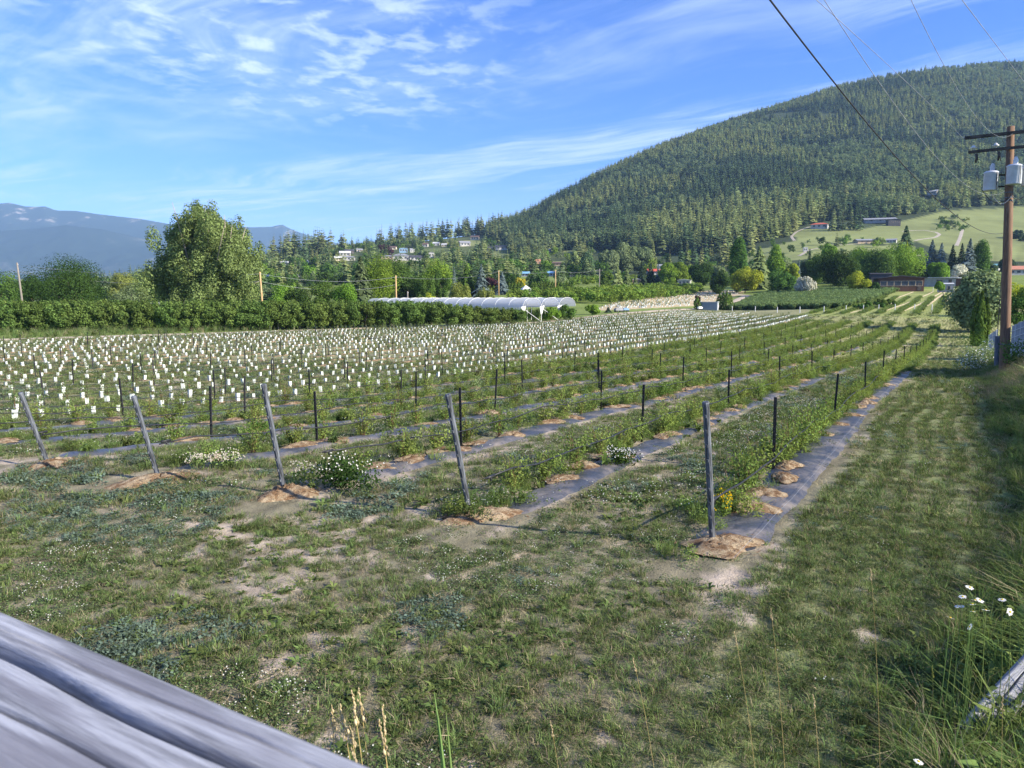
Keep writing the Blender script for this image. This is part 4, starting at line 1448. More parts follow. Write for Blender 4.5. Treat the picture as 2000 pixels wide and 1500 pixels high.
if far_b:
    n = len(far_b)
    P = np.array([(b[2], b[3], hz(b[2], b[3])) for b in far_b])
    instancer('berry_bushes', P, zrot(n, 0.05), s3(1.1 + 0.35 * rng.random(n)), rng.integers(0, 6, n), [bpy.data.objects.new('berry_bush_pattern', m) for m in bush_me], 'stuff', 'distant run of young berry bushes along the rows')

# ------------------------------------------------------------------ saplings in white guards, rows eight and beyond
gm = MB()
hh = 0.235; a_, b_ = 0.043, 0.048
vs = [(-a_, -a_, 0), (a_, -a_, 0), (a_, a_, 0), (-a_, a_, 0), (-b_, -b_, hh), (b_, -b_, hh), (b_, b_, hh), (-b_, b_, hh),
      (-b_ + .008, -b_ + .008, hh), (b_ - .008, -b_ + .008, hh), (b_ - .008, b_ - .008, hh), (-b_ + .008, b_ - .008, hh),
      (-a_ + .008, -a_ + .008, .05), (a_ - .008, -a_ + .008, .05), (a_ - .008, a_ - .008, .05), (-a_ + .008, a_ - .008, .05)]
fs = [(0, 1, 5, 4), (1, 2, 6, 5), (2, 3, 7, 6), (3, 0, 4, 7), (4, 5, 9, 8), (5, 6, 10, 9), (6, 7, 11, 10), (7, 4, 8, 11), (8, 9, 13, 12), (9, 10, 14, 13), (10, 11, 15, 14), (11, 8, 12, 15), (12, 13, 14, 15)]
gm.add(vs, fs)
guard_me = gm.mesh('guard', M['carton'])
sap_me = []
for i in range(4):
    V, Fc, mi = bush_arrays(500 + i, 0.36 + 0.08 * (i % 3), 0.10, 7, 9 + 3 * i, 0.06)
    V[:, 2] += 0.10
    sap_me.append(np_mesh('guarded_sapling', V, [Fc], [M['leaf_sapling'], M['stem']], mi))
sap = []
for k in range(7, 26):
    s0 = -2.5 * k
    t = -6.0 - 0.36 * k + random.random()
    while t < 128:
        t += 0.64 + random.gauss(0, 0.05)
        if random.random() < 0.05: continue
        x, y = xy(s0 + random.gauss(0, 0.04), t)
        if y < 12 or not visible(x, y, 30): continue
        p = project(x, y, hz(x, y))
        if p[1] < y_track(p[0]) + 4: continue
        if t > 112 and k < 12: continue
        sap.append((math.hypot(x, y), k, x, y, t))
sap.sort()
print('saplings', len(sap), 'bushes', len(bush), 'mounds', len(mounds))
for d, k, x, y, t in sap[:300]:
    o = link(bpy.data.objects.new('guarded_sapling', random.choice(sap_me)), None, (x, y, hz(x, y) - 0.01), random.uniform(-0.3, 0.3), random.uniform(0.85, 1.15))
    link(bpy.data.objects.new('guard', guard_me), o).rotation_euler = (random.gauss(0, 0.06), random.gauss(0, 0.06), random.uniform(0, 1.5))
    tag(o, f'small green sapling in a white carton guard {row_phrase(k)}', 'sapling', f'guarded saplings {row_phrase(k)}')
rest = sap[300:]
n = len(rest)
sp = []
for m in sap_me:
    V = np.array([v.co for v in m.vertices]); Fc = np.array([tuple(p.vertices) for p in m.polygons]); mi = [p.material_index for p in m.polygons]
    gv = np.array(gm.v); gf = np.array(gm.f)
    sp.append(bpy.data.objects.new('sapling_pattern', np_mesh('sapling_pattern', np.vstack([V, gv]), [Fc, gf + len(V)], [M['leaf_sapling'], M['stem'], M['carton']], mi + [2] * len(gf))))
P = np.array([(b[2], b[3], hz(b[2], b[3])) for b in rest])
sc = 0.95 + 0.35 * rng.random(n)
instancer('guarded_saplings', P, zrot(n, 0.06), s3(sc), rng.integers(0, 4, n), sp, 'stuff', 'hundreds of distant saplings in white guards')

for d, k, x, y, t in sap:
    mounds.append((d, k, x, y, 1.25, 1))
mounds.sort()


def mound_rot(k): return math.atan2(-RD[0], RD[1])


for d, k, x, y, sc, ty in mounds[:300]:
    if ty == 1 and random.random() < 0.35: continue
    o = link(bpy.data.objects.new('sawdust_mound', random.choice(mound_me)), None, (x, y, hz(x, y) + (0.055 if ty == 0 else -0.015)), mound_rot(k) + random.uniform(-.3, .3))
    o.scale = (random.uniform(0.6, 1.0) * sc * (0.8 if ty else 1), random.uniform(0.8, 1.3) * sc * (1.2 if ty else 1), random.uniform(0.4, 0.9))
    tag(o, f'small tan mound of sawdust around a plant {row_phrase(k)}', 'sawdust mound', f'sawdust mounds {row_phrase(k)}')
rest = [m for m in mounds[300:] if random.random() < 0.7]
n = len(rest)
P = np.array([(b[2], b[3], hz(b[2], b[3]) - 0.01 + (0.05 if b[5] == 0 else 0)) for b in rest])
rt = np.zeros((n, 3)); rt[:, 2] = mound_rot(0)
scl = np.stack([0.9 + 0.2 * rng.random(n), 1.2 + 0.6 * rng.random(n), 1.0 + 0.3 * rng.random(n)], 1)
instancer('sawdust_mounds', P, rt, scl, rng.integers(0, 4, n), [bpy.data.objects.new('mound_pattern', m) for m in mound_me], 'stuff', 'distant sawdust mounds along the plantation rows')

# large sawdust and soil heaps at the foot of each end post
for k, (b, tp) in enumerate(END_PX):
    g = G(*b)
    dx_, dy_ = RD[0] * -0.05 + RN[0] * 0.02, RD[1] * -0.05 + RN[1] * 0.02
    o = link(bpy.data.objects.new('sawdust_heap', mound_me[k % 4].copy()), None, (g.x + dx_ + 0.08, g.y + dy_, hz(g.x, g.y) + (0.035 if k == 0 else 0.0)), 0.3 * k)
    o.scale = [(1.35, 1.0, 1.0), (1.7, 1.2, 1.3), (1.3, 1.0, 1.6), (2.0, 1.1, 1.3), (1.7, 1.0, 1.4)][k]
    tag(o, f'broad tan sawdust heap around the end post of the {ORD[k]} row from the lane', 'sawdust heap', 'sawdust heaps at the end posts')

# ------------------------------------------------------------------ weeds filling the rows
def row_region(n):
    k = rng.integers(0, 7, n); t = -0.5 + 100 * rng.random(n) ** 1.4
    return xy(-2.5 * k - 0.15 + rng.normal(size=n) * 0.24, t), k, t


(x, y), k_, t_ = row_region(15000)
dens = np.where(k_ == 0, 0.55, np.where(k_ == 1, 0.75, np.where(k_ < 5, 0.34, 0.40)))
dens = dens * 0.30 + dens * 0.60 * smooth(2, 12, t_) + 0.40 * smooth(24, 46, t_)
s_, _ = st(x, y)
keep = (rng.random(len(x)) < dens * (0.35 + 1.1 * fbm(x, y, 0.5, 161, 3))) & (y > 3) & ((s_ + 2.5 * k_ < 0.10) | (t_ > 30) | ((k_ > 0) & (rng.random(len(x)) < 0.6)))
x, y, t2 = x[keep], y[keep], t_[keep]; n = len(x)
RW = [TG[3],
      proto('row_weed', [(*clover_arr(220, 0.24, pr, 0.26, 0.034), 0), (*blades(20, 0.36, 0.15, 0.007, 0.6, pr), 1), (*heads_arr(3, 0.22, pr, 0.34, 0.018), 2)], ['weed', 'grass_tall', 'petal']),
      proto('row_weed', [(*clover_arr(190, 0.26, pr, 0.20, 0.035), 0), (*heads_arr(6, 0.26, pr, 0.25, 0.016), 1)], ['clover', 'petal']),
      proto('row_weed', [(*blades(60, 0.40, 0.18, 0.007, 0.6, pr), 0), (*clover_arr(60, 0.2, pr, 0.2, 0.04), 1)], ['grass_tall', 'leaf_bush']),
      proto('row_weed', [(*clover_arr(260, 0.20, pr, 0.36, 0.036), 0), (*blades(30, 0.40, 0.14, 0.006, 0.6, pr), 0)], ['leaf_bush'])]
sc = (0.50 + 0.50 * rng.random(n)) * (0.8 + 0.4 * smooth(10, 40, t2))
instancer('row_weeds', np.stack([x, y, H(x, y) - 0.01], 1), zrot(n, 0.12), s3(sc), rng.choice(5, n, p=[.15, .25, .15, .2, .25]), RW, 'stuff', 'leafy weeds and clover crowding the bush rows')


# ------------------------------------------------------------------ flowering clumps among the first rows
def clump(name, px, w, h, seed, leaf, nleaf, flower, nfl, label, cat, dy=0):
    g = G(*px)
    rg = np.random.default_rng(seed)
    lobes = [((rg.normal() * w * 0.2, rg.normal() * w * 0.16, h * (0.35 + 0.25 * rg.random())), (w * 0.26, w * 0.24, h * 0.45)) for _ in range(9)]
    V, Fc = lobes_cloud(lobes, nleaf, rg, 0.045, 0.55, 0.5, 0.4)
    V[:, 2] = np.maximum(V[:, 2], 0)
    root = link(bpy.data.objects.new(name, np_mesh(name, V, [Fc], M[leaf])), None, g)
    if nfl:
        P = []; 
        for i in range(nfl):
            c, r_ = lobes[rg.integers(0, 9)]
            d = rand_unit(1, rg)[0]; d[2] = abs(d[2]) * 0.8 + 0.1
            P.append(np.array(c) + d * np.array(r_) * 1.08)
        P = np.array(P)
        Vs = []; Fs = []; b = 0
        for N in (np.array([0, -0.4, 0.9]), np.array([0.8, -0.5, 0.3]), np.array([-0.6, -0.7, 0.4])):
            v, f = leaf_quads(P, np.broadcast_to(N / np.linalg.norm(N), (nfl, 3)), 0.022, 0.95, rg)
            Vs.append(v); Fs.append(f + b); b += len(v)
        obj_np('blossoms', np.vstack(Vs), [np.vstack(Fs)], M[flower], parent=root)
    tag(root, label, cat)
    return root


clump('flowering_clump', (445, 915), 0.62, 0.26, 1, 'weed', 420, 'pale_blossom', 170, 'low mound of pale white blossom beside the second row end heap', 'flower clump')
clump('flowering_clump', (392, 912), 0.45, 0.20, 2, 'weed', 300, 'pale_blossom', 90, 'small white flowering clump left of the larger white mound', 'flower clump')
clump('flowering_clump', (600, 945), 0.36, 0.32, 3, 'leaf_bush', 320, 'pale_blossom', 110, 'upright white blossom beside the third end post from the lane', 'flower clump')
clump('flowering_clump', (668, 955), 0.85, 0.46, 4, 'leaf_dark', 1500, 'petal', 70, 'large dark green bush dotted with white beside the third end post', 'bush')
clump('flowering_clump', (1216, 908), 0.50, 0.28, 5, 'leaf_dark', 700, 'petal', 130, 'dark rounded clump with white flowers in the second row', 'flower clump')
clump('flowering_clump', (505, 858), 0.52, 0.42, 6, 'leaf_mid', 600, 'petal', 0, 'dense dark green bush without flowers in the fourth row', 'bush')
clump('flowering_clump', (1296, 778), 0.70, 0.50, 7, 'leaf_mid', 700, 'petal', 0, 'dense green bush standing alone in the third row', 'bush')
clump('flowering_clump', (930, 770), 0.7, 0.75, 8, 'leaf_grey', 600, 'petal', 0, 'taller grey green weed standing in the fifth row', 'weed')
yf = clump('flowering_clump', (1412, 1012), 0.26, 0.30, 9, 'leaf_bush', 260, 'yellow', 60, 'small clump of bright yellow flowers behind the nearest end post', 'flower clump')

# white clover heads in the grass of the first alleys
n = 620
t = 0.5 + 24 * rng.random(n) ** 1.3; s = np.where(rng.random(n) < .6, -0.95 + rng.normal(size=n) * 0.35, -1.6 - 12 * rng.random(n))
x, y = xy(s, t); k = (fbm(x, y, 0.7, 171, 3) > 0.48) & (y > 4); x, y = x[k], y[k]
CH = [proto('clover_heads', [(*heads_arr(4, 0.16, pr, 0.11, 0.014), 0), (*clover_arr(40, 0.17, pr, 0.06, 0.025), 1)], ['petal', 'clover'])]
instancer('clover_flowers', np.stack([x, y, H(x, y)], 1), zrot(len(x), 0.1), s3(0.8 + 0.5 * rng.random(len(x))), np.zeros(len(x), int), CH, 'stuff', 'white clover heads scattered between the first rows')

# ------------------------------------------------------------------ orchard trees standing in a long row behind the field
rg = np.random.default_rng(5)
orch = []
for i in range(4):
    root = empty('orchard_tree')
    rg_i = np.random.default_rng(600 + i)
    h_ = 3.15
    lobes = []
    for j in range(26):
        a = rg_i.random() * 6.283; q = 1.35 * math.sqrt(rg_i.random())
        z = 0.75 + (h_ - 1.25) * rg_i.random()
        rr = 0.42 + 0.25 * rg_i.random()
        lobes.append(((math.cos(a) * q * 1.1, math.sin(a) * q * 0.85, z), (rr, rr, rr * 0.9)))
    for j in range(9):       # upright leading shoots
        a = rg_i.random() * 6.283; q = 1.3 * rg_i.random()
        lobes.append(((math.cos(a) * q, math.sin(a) * q, h_ - 0.35 + 0.3 * rg_i.random()), (0.16, 0.16, 0.42)))
    V, Fc = lobes_cloud(lobes, 8500, rg_i, 0.20, 0.5, 0.6, 0.45)
    obj_np('crown', V, [Fc], M['leaf_orchard'], parent=root)
    mb = MB(); limb_mesh(mb, (0, 0, -0.2), (0.1, 0, 1.4), 0.075, 0.05, rg_i, 7)
    for j in range(4): limb_mesh(mb, (0.03, 0, 0.7 + 0.12 * j), lobes[j][0], 0.045, 0.012, rg_i, 5)
    mb.obj('trunk', M['pale_bark'], root, smooth_=True)
    orch.append(root)
first = [True] * 4
n_t = 30
hedge_px = [(-70, 650), (0, 649), (250, 647), (500, 645), (700, 641), (900, 637), (1012, 633)]
A = [G(p[0], p[1]) for p in hedge_px]
Ls = [0]
for a, b in zip(A[:-1], A[1:]): Ls.append(Ls[-1] + (b - a).length)
step = 1.75
pos = []
l = 0
while l < Ls[-1]:
    k = min(max(i for i in range(len(Ls)) if Ls[i] <= l), len(A) - 2)
    p = A[k].lerp(A[k + 1], (l - Ls[k]) / (Ls[k + 1] - Ls[k])); pos.append((p.x, p.y, 0))
    l += step
for row in (1,):
    for (x, y, _) in list(pos):
        pos.append((x - 0.6 * row + 1.2, y + 4.2 * row, row))
nth = [0, 0]
for i, (x, y, row) in enumerate(pos):
    if row == 1 and x > -9: continue
    j = random.randrange(4)
    o = orch[j] if first[j] else dup(orch[j]); first[j] = False
    px_here = project(x, y, hz(x, y))[0]
    want = CZ + uw(px_here, 590 + 13 * float(smooth(800, 1000, px_here)))[1] * y - hz(x, y)
    o.location = (x, y, hz(x, y) - 0.05); o.rotation_euler = (0, 0, random.uniform(0, 6.28))
    sc = want / 3.15 * random.uniform(0.95, 1.03); o.scale = (max(1.0, sc), max(1.0, sc), sc)
    nth[row] += 1
    tag(o, f'leafy green orchard tree in the {"front" if row == 0 else "back"} line behind the dirt track', 'orchard tree', f'orchard trees in the {"front" if row == 0 else "back"} line')

# ------------------------------------------------------------------ big poplar with many pale stems
def big_poplar():
    Y = 122.0
    x, h, wd = size_at(392, 385, 236, Y)
    root = empty('poplar_tree')
    rg = np.random.default_rng(31)
    mb = MB(); lobes = []
    for i in range(5, 21):
        f = (i / 21) * 1.70 - 0.72
        ex = f * 0.38 * wd + rg.normal() * 0.4; ey = rg.normal() * 0.22 * wd
        # fan of stems, the tallest right of the middle
        top = h * (0.95 - 0.22 * abs(f - 0.12) ** 2.2 - 0.04 * rg.random())
        top *= 1 - 0.12 * rg.random()
        bx = f * 1.1
        tip = Vector((ex, ey, top)); base = Vector((bx, ey * 0.12, -0.3))
        pts = limb_mesh(mb, base, tip, 0.20 + 0.08 * rg.random(), 0.03, rg, 7, 0.05, 6)
        for g_ in range(11):
            q = 0.24 + 0.76 * g_ / 10
            c = base.lerp(tip, q)
            spread = 0.15 * wd * (1 - q * 0.55)
            c = np.array(c) + np.array([rg.normal() * spread * 1.05 + f * 0.9 * (1 - q), rg.normal() * spread * 0.9, rg.normal() * 0.4])
            rr = (1.20 - 0.50 * q + 0.3 * rg.random())
            lobes.append((c, (rr, rr, rr * 1.75)))
    for i in range(170):      # fill the dome evenly
        a = math.pi * rg.random(); q = math.sqrt(rg.random()) * 0.86
        c = np.array([math.cos(a) * wd * 0.47 * q + 0.03 * wd, rg.normal() * wd * 0.14, h * (0.20 + 0.72 * math.sin(a) * q)])
        rr = 0.9 + 0.35 * rg.random()
        lobes.append((c, (rr, rr, rr * 1.7)))
    for i in range(22):      # low skirts on both sides
        a = rg.random() * 6.283
        c = np.array([math.cos(a) * wd * (0.30 + 0.16 * rg.random()), math.sin(a) * wd * 0.25, h * (0.10 + 0.38 * rg.random())])
        lobes.append((c, (1.15, 1.15, 1.3)))
        limb_mesh(mb, (c[0] * 0.2, 0, h * 0.12), tuple(c), 0.08, 0.02, rg, 5)
    lobes = [l for l in lobes if (float(l[0][0]) / (0.46 * wd)) ** 2 + ((float(l[0][2]) - 0.28 * h) / (0.68 * h)) ** 2 < 0.86]
    V, Fc = lobes_cloud(lobes, 120000, rg, 0.32, 0.55, 0.7, 0.45)
    V[:, 2] = np.maximum(V[:, 2], 0.2)
    obj_np('crown', V, [Fc], M['leaf_poplar'], parent=root)
    mb.obj('trunk', M['pale_bark'], root, smooth_=True)
    place(root, x, Y, 'huge spreading poplar with many pale stems behind the orchard trees', 'tree', rz=0)


big_poplar()

# ------------------------------------------------------------------ single trees of the middle distance
# (kind, px, top row, width px, distance, leaf, label)
TREES = [
    ('dome', 132, 492, 172, 124, 'leaf_dark', 'broad dark rounded tree left of the big poplar, behind a brighter one'),
    ('dome', 150, 514, 130, 113, 'leaf_dark', 'brighter green rounded tree in front of the broad dark one'),
    ('round', -5, 516, 80, 135, 'leaf_mid', 'green tree cut off by the left edge of the photo'),
    ('round', 62, 528, 52, 150, 'leaf_dark', 'dark tree beside the grey pole at the left'),
    ('round', 255, 540, 74, 150, 'leaf_grey', 'grey green rounded shrub between the dark tree and the poplar'),
    ('round', 238, 533, 50, 210, 'leaf_willow', 'pale yellowish tree behind the grey green shrub'),
    ('round', 300, 540, 40, 190, 'leaf_mid', 'small green tree beside the white vehicle under the poplar'),
    ('round', 579, 549, 50, 126, 'leaf_dark', 'first of three rounded trees right of the tan pole'),
    ('round', 628, 542, 60, 128, 'leaf_mid', 'middle of three rounded trees right of the tan pole'),
    ('round', 674, 543, 54, 127, 'leaf_bright', 'brightest of three rounded trees right of the tan pole'),
    ('round', 545, 560, 50, 145, 'leaf_bright', 'low bright green bush beside the tan pole'),
    ('conifer1', 704, 502, 58, 160, 'needle_fir', 'pale green drooping fir left of the leafy grove'),
    ('upright', 742, 507, 66, 172, 'leaf_bright', 'tall bright green tree just right of the pale fir'),
    ('upright', 778, 512, 60, 178, 'leaf_mid', 'leafy green tree left of the tan pole in the grove'),
    ('round', 800, 540, 46, 176, 'leaf_dark', 'dark tree in the grove behind the tunnels'),
    ('weeping', 832, 532, 50, 168, 'cedar', 'olive green weeping tree in the grove behind the tunnels'),
    ('weeping', 862, 528, 44, 172, 'leaf_mid', 'tall weeping tree right of the olive one'),
    ('round', 852, 511, 64, 196, 'leaf_bright', 'bright leafy treetop above the weeping trees'),
    ('conifer1', 887, 521, 20, 190, 'needle_blue', 'slim blue spruce left of the green fir'),
    ('conifer1', 911, 519, 42, 186, 'cedar', 'broad green fir between two blue spruces'),
    ('conifer1', 940, 516, 32, 184, 'needle_blue', 'leaning grey blue spruce right of the green fir'),
    ('weeping', 898, 552, 54, 150, 'leaf_willow', 'left one of two yellow green willows behind the tunnels'),
    ('weeping', 948, 558, 42, 155, 'leaf_willow', 'right one of two yellow green willows behind the tunnels'),
    ('round', 835, 572, 34, 140, 'leaf_lime', 'low yellowish bush above the white tunnels'),
    ('conifer1', 981, 531, 28, 205, 'needle_blue', 'dark blue spruce beside the pole left of the white tent'),
    ('round', 962, 540, 30, 215, 'leaf_plum', 'reddish brown tree beside the blue spruce'),
    ('round', 1014, 540, 26, 225, 'leaf_yellow', 'bright yellow tree behind the white tent'),
    ('conifer1', 1206, 520, 30, 235, 'needle_light', 'left one of two grey green firs at the far orchard edge'),
    ('conifer1', 1224, 523, 26, 238, 'needle_light', 'right one of two grey green firs at the far orchard edge'),
    ('conifer1', 1241, 534, 16, 240, 'needle_fir', 'smallest fir beside the two grey green firs'),
    ('round', 1184, 530, 28, 245, 'leaf_mid', 'rounded dark green tree left of the two firs'),
    ('round', 1124, 490, 28, 400, 'needle_light', 'tall grey green tree left of the narrow dark one'),
    ('upright', 1146, 495, 26, 390, 'needle', 'narrow dark tree left of the rounded poplars'),
    ('round', 1188, 484, 38, 430, 'leaf_grey', 'smaller rounded poplar left of the big clump'),
    ('round', 1217, 473, 46, 440, 'leaf_grey', 'left half of the big rounded poplar clump'),
    ('round', 1250, 474, 42, 442, 'leaf_grey', 'right half of the big rounded poplar clump'),
    ('conifer1', 1276, 470, 20, 450, 'needle_light', 'single fir right of the rounded poplar clump'),
    ('conifer1', 1254, 515, 24, 300, 'needle_dark', 'dark spruce below the rounded poplar clump'),
    ('conifer1', 1271, 514, 24, 302, 'needle_dark', 'second dark spruce below the rounded poplar clump'),
    ('conifer1', 1286, 516, 18, 305, 'needle_blue', 'bluish spruce beside the two dark spruces'),
    ('round', 1306, 512, 34, 300, 'leaf_bright', 'left one of three bright rounded garden trees'),
    ('round', 1326, 509, 36, 302, 'leaf_bright', 'middle one of three bright rounded garden trees'),
    ('round', 1345, 511, 30, 304, 'leaf_bright', 'right one of three bright rounded garden trees'),
    ('round', 1368, 511, 44, 285, 'leaf_dark', 'dark rounded tree behind the small white gable'),
    ('round', 1398, 516, 36, 300, 'leaf_grey', 'pale grey green tree right of the dark rounded one'),
    ('round', 1408, 531, 38, 232, 'leaf_dark', 'dark bush left of the yellow green tree'),
    ('upright', 1443, 462, 34, 245, 'leaf_mid', 'tall slender dark poplar above the yellow green tree'),
    ('round', 1457, 521, 66, 238, 'leaf_lime', 'spreading yellow green tree on a short trunk'),
    ('conifer1', 1484, 481, 52, 252, 'needle_light', 'wide grey green pine right of the slender poplar'),
    ('upright', 1514, 481, 36, 262, 'leaf_bright', 'tall bright tree right of the grey green pine'),
    ('round', 1528, 500, 44, 268, 'leaf_grey', 'grey green tree behind the rounded garden tree'),
    ('round', 1528, 527, 48, 216, 'leaf_mid', 'rounded dark garden tree right of the yellow green tree'),
    ('round', 1546, 512, 30, 250, 'leaf_lime', 'small yellow green tree behind the white bush'),
    ('conifer1', 1561, 506, 14, 252, 'needle_blue', 'slim blue spruce behind the white bush'),
    ('round', 1576, 539, 42, 206, 'blossom', 'white flowering bush at the edge of the crop block'),
    ('round', 1598, 496, 48, 262, 'leaf_mid', 'green tree left of the big dark maple'),
    ('round', 1580, 508, 40, 266, 'needle', 'dark tree behind the white bush'),
    ('conifer1', 1582, 486, 20, 300, 'needle_dark', 'dark spruce tip above the white bush'),
    ('round', 1622, 474, 40, 275, 'leaf_bright', 'bright treetop above the big dark maple'),
    ('round', 1632, 492, 104, 228, 'leaf_dark', 'big dark green maple left of the yellow shrub'),
    ('round', 1684, 481, 56, 262, 'leaf_bright', 'yellow green treetop between the two big maples'),
    ('round', 1712, 488, 76, 238, 'leaf_mid', 'big green maple behind the brown house'),
    ('round', 1760, 482, 92, 243, 'leaf_bright', 'big bright green maple right behind the brown house'),
    ('conifer1', 1771, 441, 46, 335, 'needle', 'dark shaggy pine above the bright maple'),
    ('conifer1', 1772, 470, 22, 280, 'leaf_lime', 'slim yellow green tree below the shaggy pine'),
    ('round', 1676, 534, 42, 207, 'leaf_lime', 'glowing yellow rounded shrub left of the brown house'),
    ('round', 1706, 551, 26, 207, 'leaf_dark', 'dark low shrub beside the brown house'),
    ('conifer1', 1822, 468, 34, 272, 'needle_blue', 'left one of the grey blue spruces above the long white roofs'),
    ('conifer1', 1840, 474, 32, 270, 'needle_blue', 'second grey blue spruce above the long white roofs'),
    ('conifer1', 1862, 478, 28, 268, 'needle_dark', 'dark spruce among the grey blue spruces'),
    ('conifer1', 1880, 475, 26, 266, 'needle_dark', 'darkest spruce left of the tall drooping spruce'),
    ('conifer1', 1896, 466, 34, 262, 'needle_blue', 'tall drooping grey spruce right of the dark ones'),
    ('upright', 1918, 476, 34, 268, 'leaf_mid', 'green tree between the grey spruce and the utility pole'),
    ('round', 1836, 506, 38, 238, 'leaf_bright', 'small bright green tree above the white roofs'),
    ('round', 1872, 509, 32, 240, 'blossom', 'cream flowering tree in front of the dark spruces'),
    ('round', 1798, 515, 30, 240, 'leaf_dark', 'dark small tree at the right of the bright maple'),
    ('round', 1984, 450, 40, 560, 'needle', 'dark tree clump in the meadow behind the utility pole'),
    ('round', 1998, 462, 44, 540, 'leaf_dark', 'dark rounded trees at the right edge of the meadow'),
    ('round', 1930, 510, 26, 300, 'needle', 'dark tree behind the teal roof'),
    ('round', 1968, 503, 30, 310, 'needle_dark', 'dark tree behind the terracotta house'),
    ('round', 1978, 536, 62, 105, 'leaf_lime', 'yellow green bushes right of the utility pole'),
    ('round', 2000, 556, 60, 75, 'leaf_mid', 'green bush behind the grey fence'),
    ('round', 1078, 600, 32, 104, 'leaf_bright', 'left one of two bushes in front of the tunnels'),
    ('round', 1108, 593, 34, 106, 'leaf_mid', 'right taller one of two bushes in front of the tunnels'),
    ('round', 1158, 593, 30, 120, 'leaf_bright', 'rounded bush standing right of the tunnels'),
    ('conifer1', 1188, 598, 14, 126, 'needle_dark', 'tiny dark spruce beside the parked equipment'),
    ('round', 1362, 572, 12, 160, 'leaf_plum', 'small brownish tree left of the metal shed'),
    ('round', 1706, 588, 60, 132, 'leaf_mid', 'low dark green bush row in front of the crop block'),
    ('round', 1730, 584, 50, 138, 'leaf_mid', 'second low bush in the bush row by the crop block'),
    ('round', 1680, 593, 40, 129, 'leaf_mid', 'left low bush in the bush row by the crop block'),
    ('round', 1836, 548, 16, 200, 'leaf_bright', 'small pale tree in front of the white roofs'),
]
for i, (kd, px, top, wp, Y, leaf, lab) in enumerate(TREES):
    x, h, wd = size_at(px, top, wp, Y)
    h = max(h, 0.8)
    if kd == 'conifer1':
        r_ = conifer('conifer_tree', h, wd * 0.55, 700 + i, leaf, 1, 0.06, 0.8 if wp > 20 else 0.95)
    else:
        big = wd * h
        r_ = round_tree('leafy_tree', h, wd, 700 + i, leaf, 'bark', 0.04 if wp < 200 and lab != 'spreading yellow green tree on a short trunk' else 0.12, int(min(15000, 2200 + 120 * big)), max(0.22, Y / 739 * 1.5) * (0.9 if kd != 'weeping' else 0.8), kd, 30 if big > 60 else 18)
    place(r_, x, Y, lab, 'tree')

# the large willow-like bush and the cedars beside it at the end of the lane
x, h, wd = size_at(1914, 527, 100, 84)
r_ = round_tree('willow_bush', h, wd, 91, 'leaf_grey', 'bark', 0.0, 20000, 0.32, 'round', 70)
place(r_, x, 84, 'large rounded grey green willow bush at the end of the mown lane', 'bush')
for j, (px, top, wp, Y) in enumerate([(1909, 577, 12, 66), (1919, 570, 14, 65), (1929, 582, 11, 66)]):
    x, h, wd = size_at(px, top, wp, Y)
    r_ = column_tree('cedar_column', h, wd * 0.62, 95 + j, 'cedar', 1500)
    place(r_, x, Y, ['left low dark cedar in front of the willow bush', 'tallest dark cedar in front of the willow bush', 'right dark cedar in front of the willow bush'][j], 'cedar')
# clipped cedars by the shed and the cedar hedge behind the orchard
ced = column_tree('cedar_column', 3.0, 0.62, 97, 'cedar', 420)
ced_list = [(1406, 571, 160, 'shed'), (1413, 568, 159, 'shed'), (1420, 567, 158, 'shed'), (1426, 570, 159, 'shed'), (1362, 578, 157, 'shed')]
ced_list += [(964 + 6.5 * j, 556 - 0.6 * j, 208, 'left') for j in range(3)] + [(988 + 6.2 * j, 551 - 0.5 * j, 210, 'left') for j in range(6)] + [(1040 + 5.6 * j, 547 + (j % 3), 212, 'right') for j in range(15)]
for j, (px, top, Y, wh) in enumerate(ced_list):
    c = ced if j == 0 else dup(ced)
    x, h, wd = size_at(px, top, 8, Y)
    c.scale = (1.25, 1.25, max(0.5, h / 3.0))
    if wh == 'shed':
        place(c, x, Y, ['leftmost column cedar standing right of the metal shed', 'second column cedar right of the metal shed', 'third and tallest column cedar right of the metal shed', 'rightmost column cedar right of the metal shed', 'lone column cedar left of the metal shed'][j], 'cedar')
    else:
        place(c, x, Y, f'narrow column cedar in the clipped line {wh} of the white tent', 'cedar', f'column cedars {wh} of the white tent')

# ------------------------------------------------------------------ far orchard rows: many small trees
oa = []
for i in range(3):
    rg_i = np.random.default_rng(650 + i)
    lobes = [((rg_i.normal() * 0.7, rg_i.normal() * 0.7, 0.7 + 1.5 * rg_i.random()), (0.6, 0.6, 0.55)) for _ in range(12)]
    V, Fc = lobes_cloud(lobes, 420, rg_i, 0.42, 0.55, 0.7, 0.5)
    V[:, 2] = np.maximum(V[:, 2], 0.05)
    oa.append(np_mesh('orchard_tree_far', V, [Fc], M['leaf_orchard_far']))
OR_POLY = [(985, 592), (985, 582), (1120, 580), (1200, 572), (1372, 564), (1372, 574), (1250, 589), (1190, 594), (1130, 594), (1050, 594)]
OR2 = [(1110, 560), (1200, 556), (1370, 549), (1360, 543), (1130, 550)]
cand = []
for Y in np.concatenate([np.arange(128, 262, 5.2)]):
    for x in np.arange(-5, 80, 2.7):
        p = project(x, Y, hz(x, Y))
        if in_poly(np.array([p[0]]), np.array([p[1]]), OR_POLY)[0]: cand.append((x + random.gauss(0, .2), Y + random.gauss(0, .2), 0))
for Y in np.arange(262, 420, 9):
    for x in np.arange(10, 110, 3.2):
        p = project(x, Y, hz(x, Y))
        if in_poly(np.array([p[0]]), np.array([p[1]]), OR2)[0]: cand.append((x, Y, 1))
print('far orchard', len(cand))
cand.sort(key=lambda c: c[1])
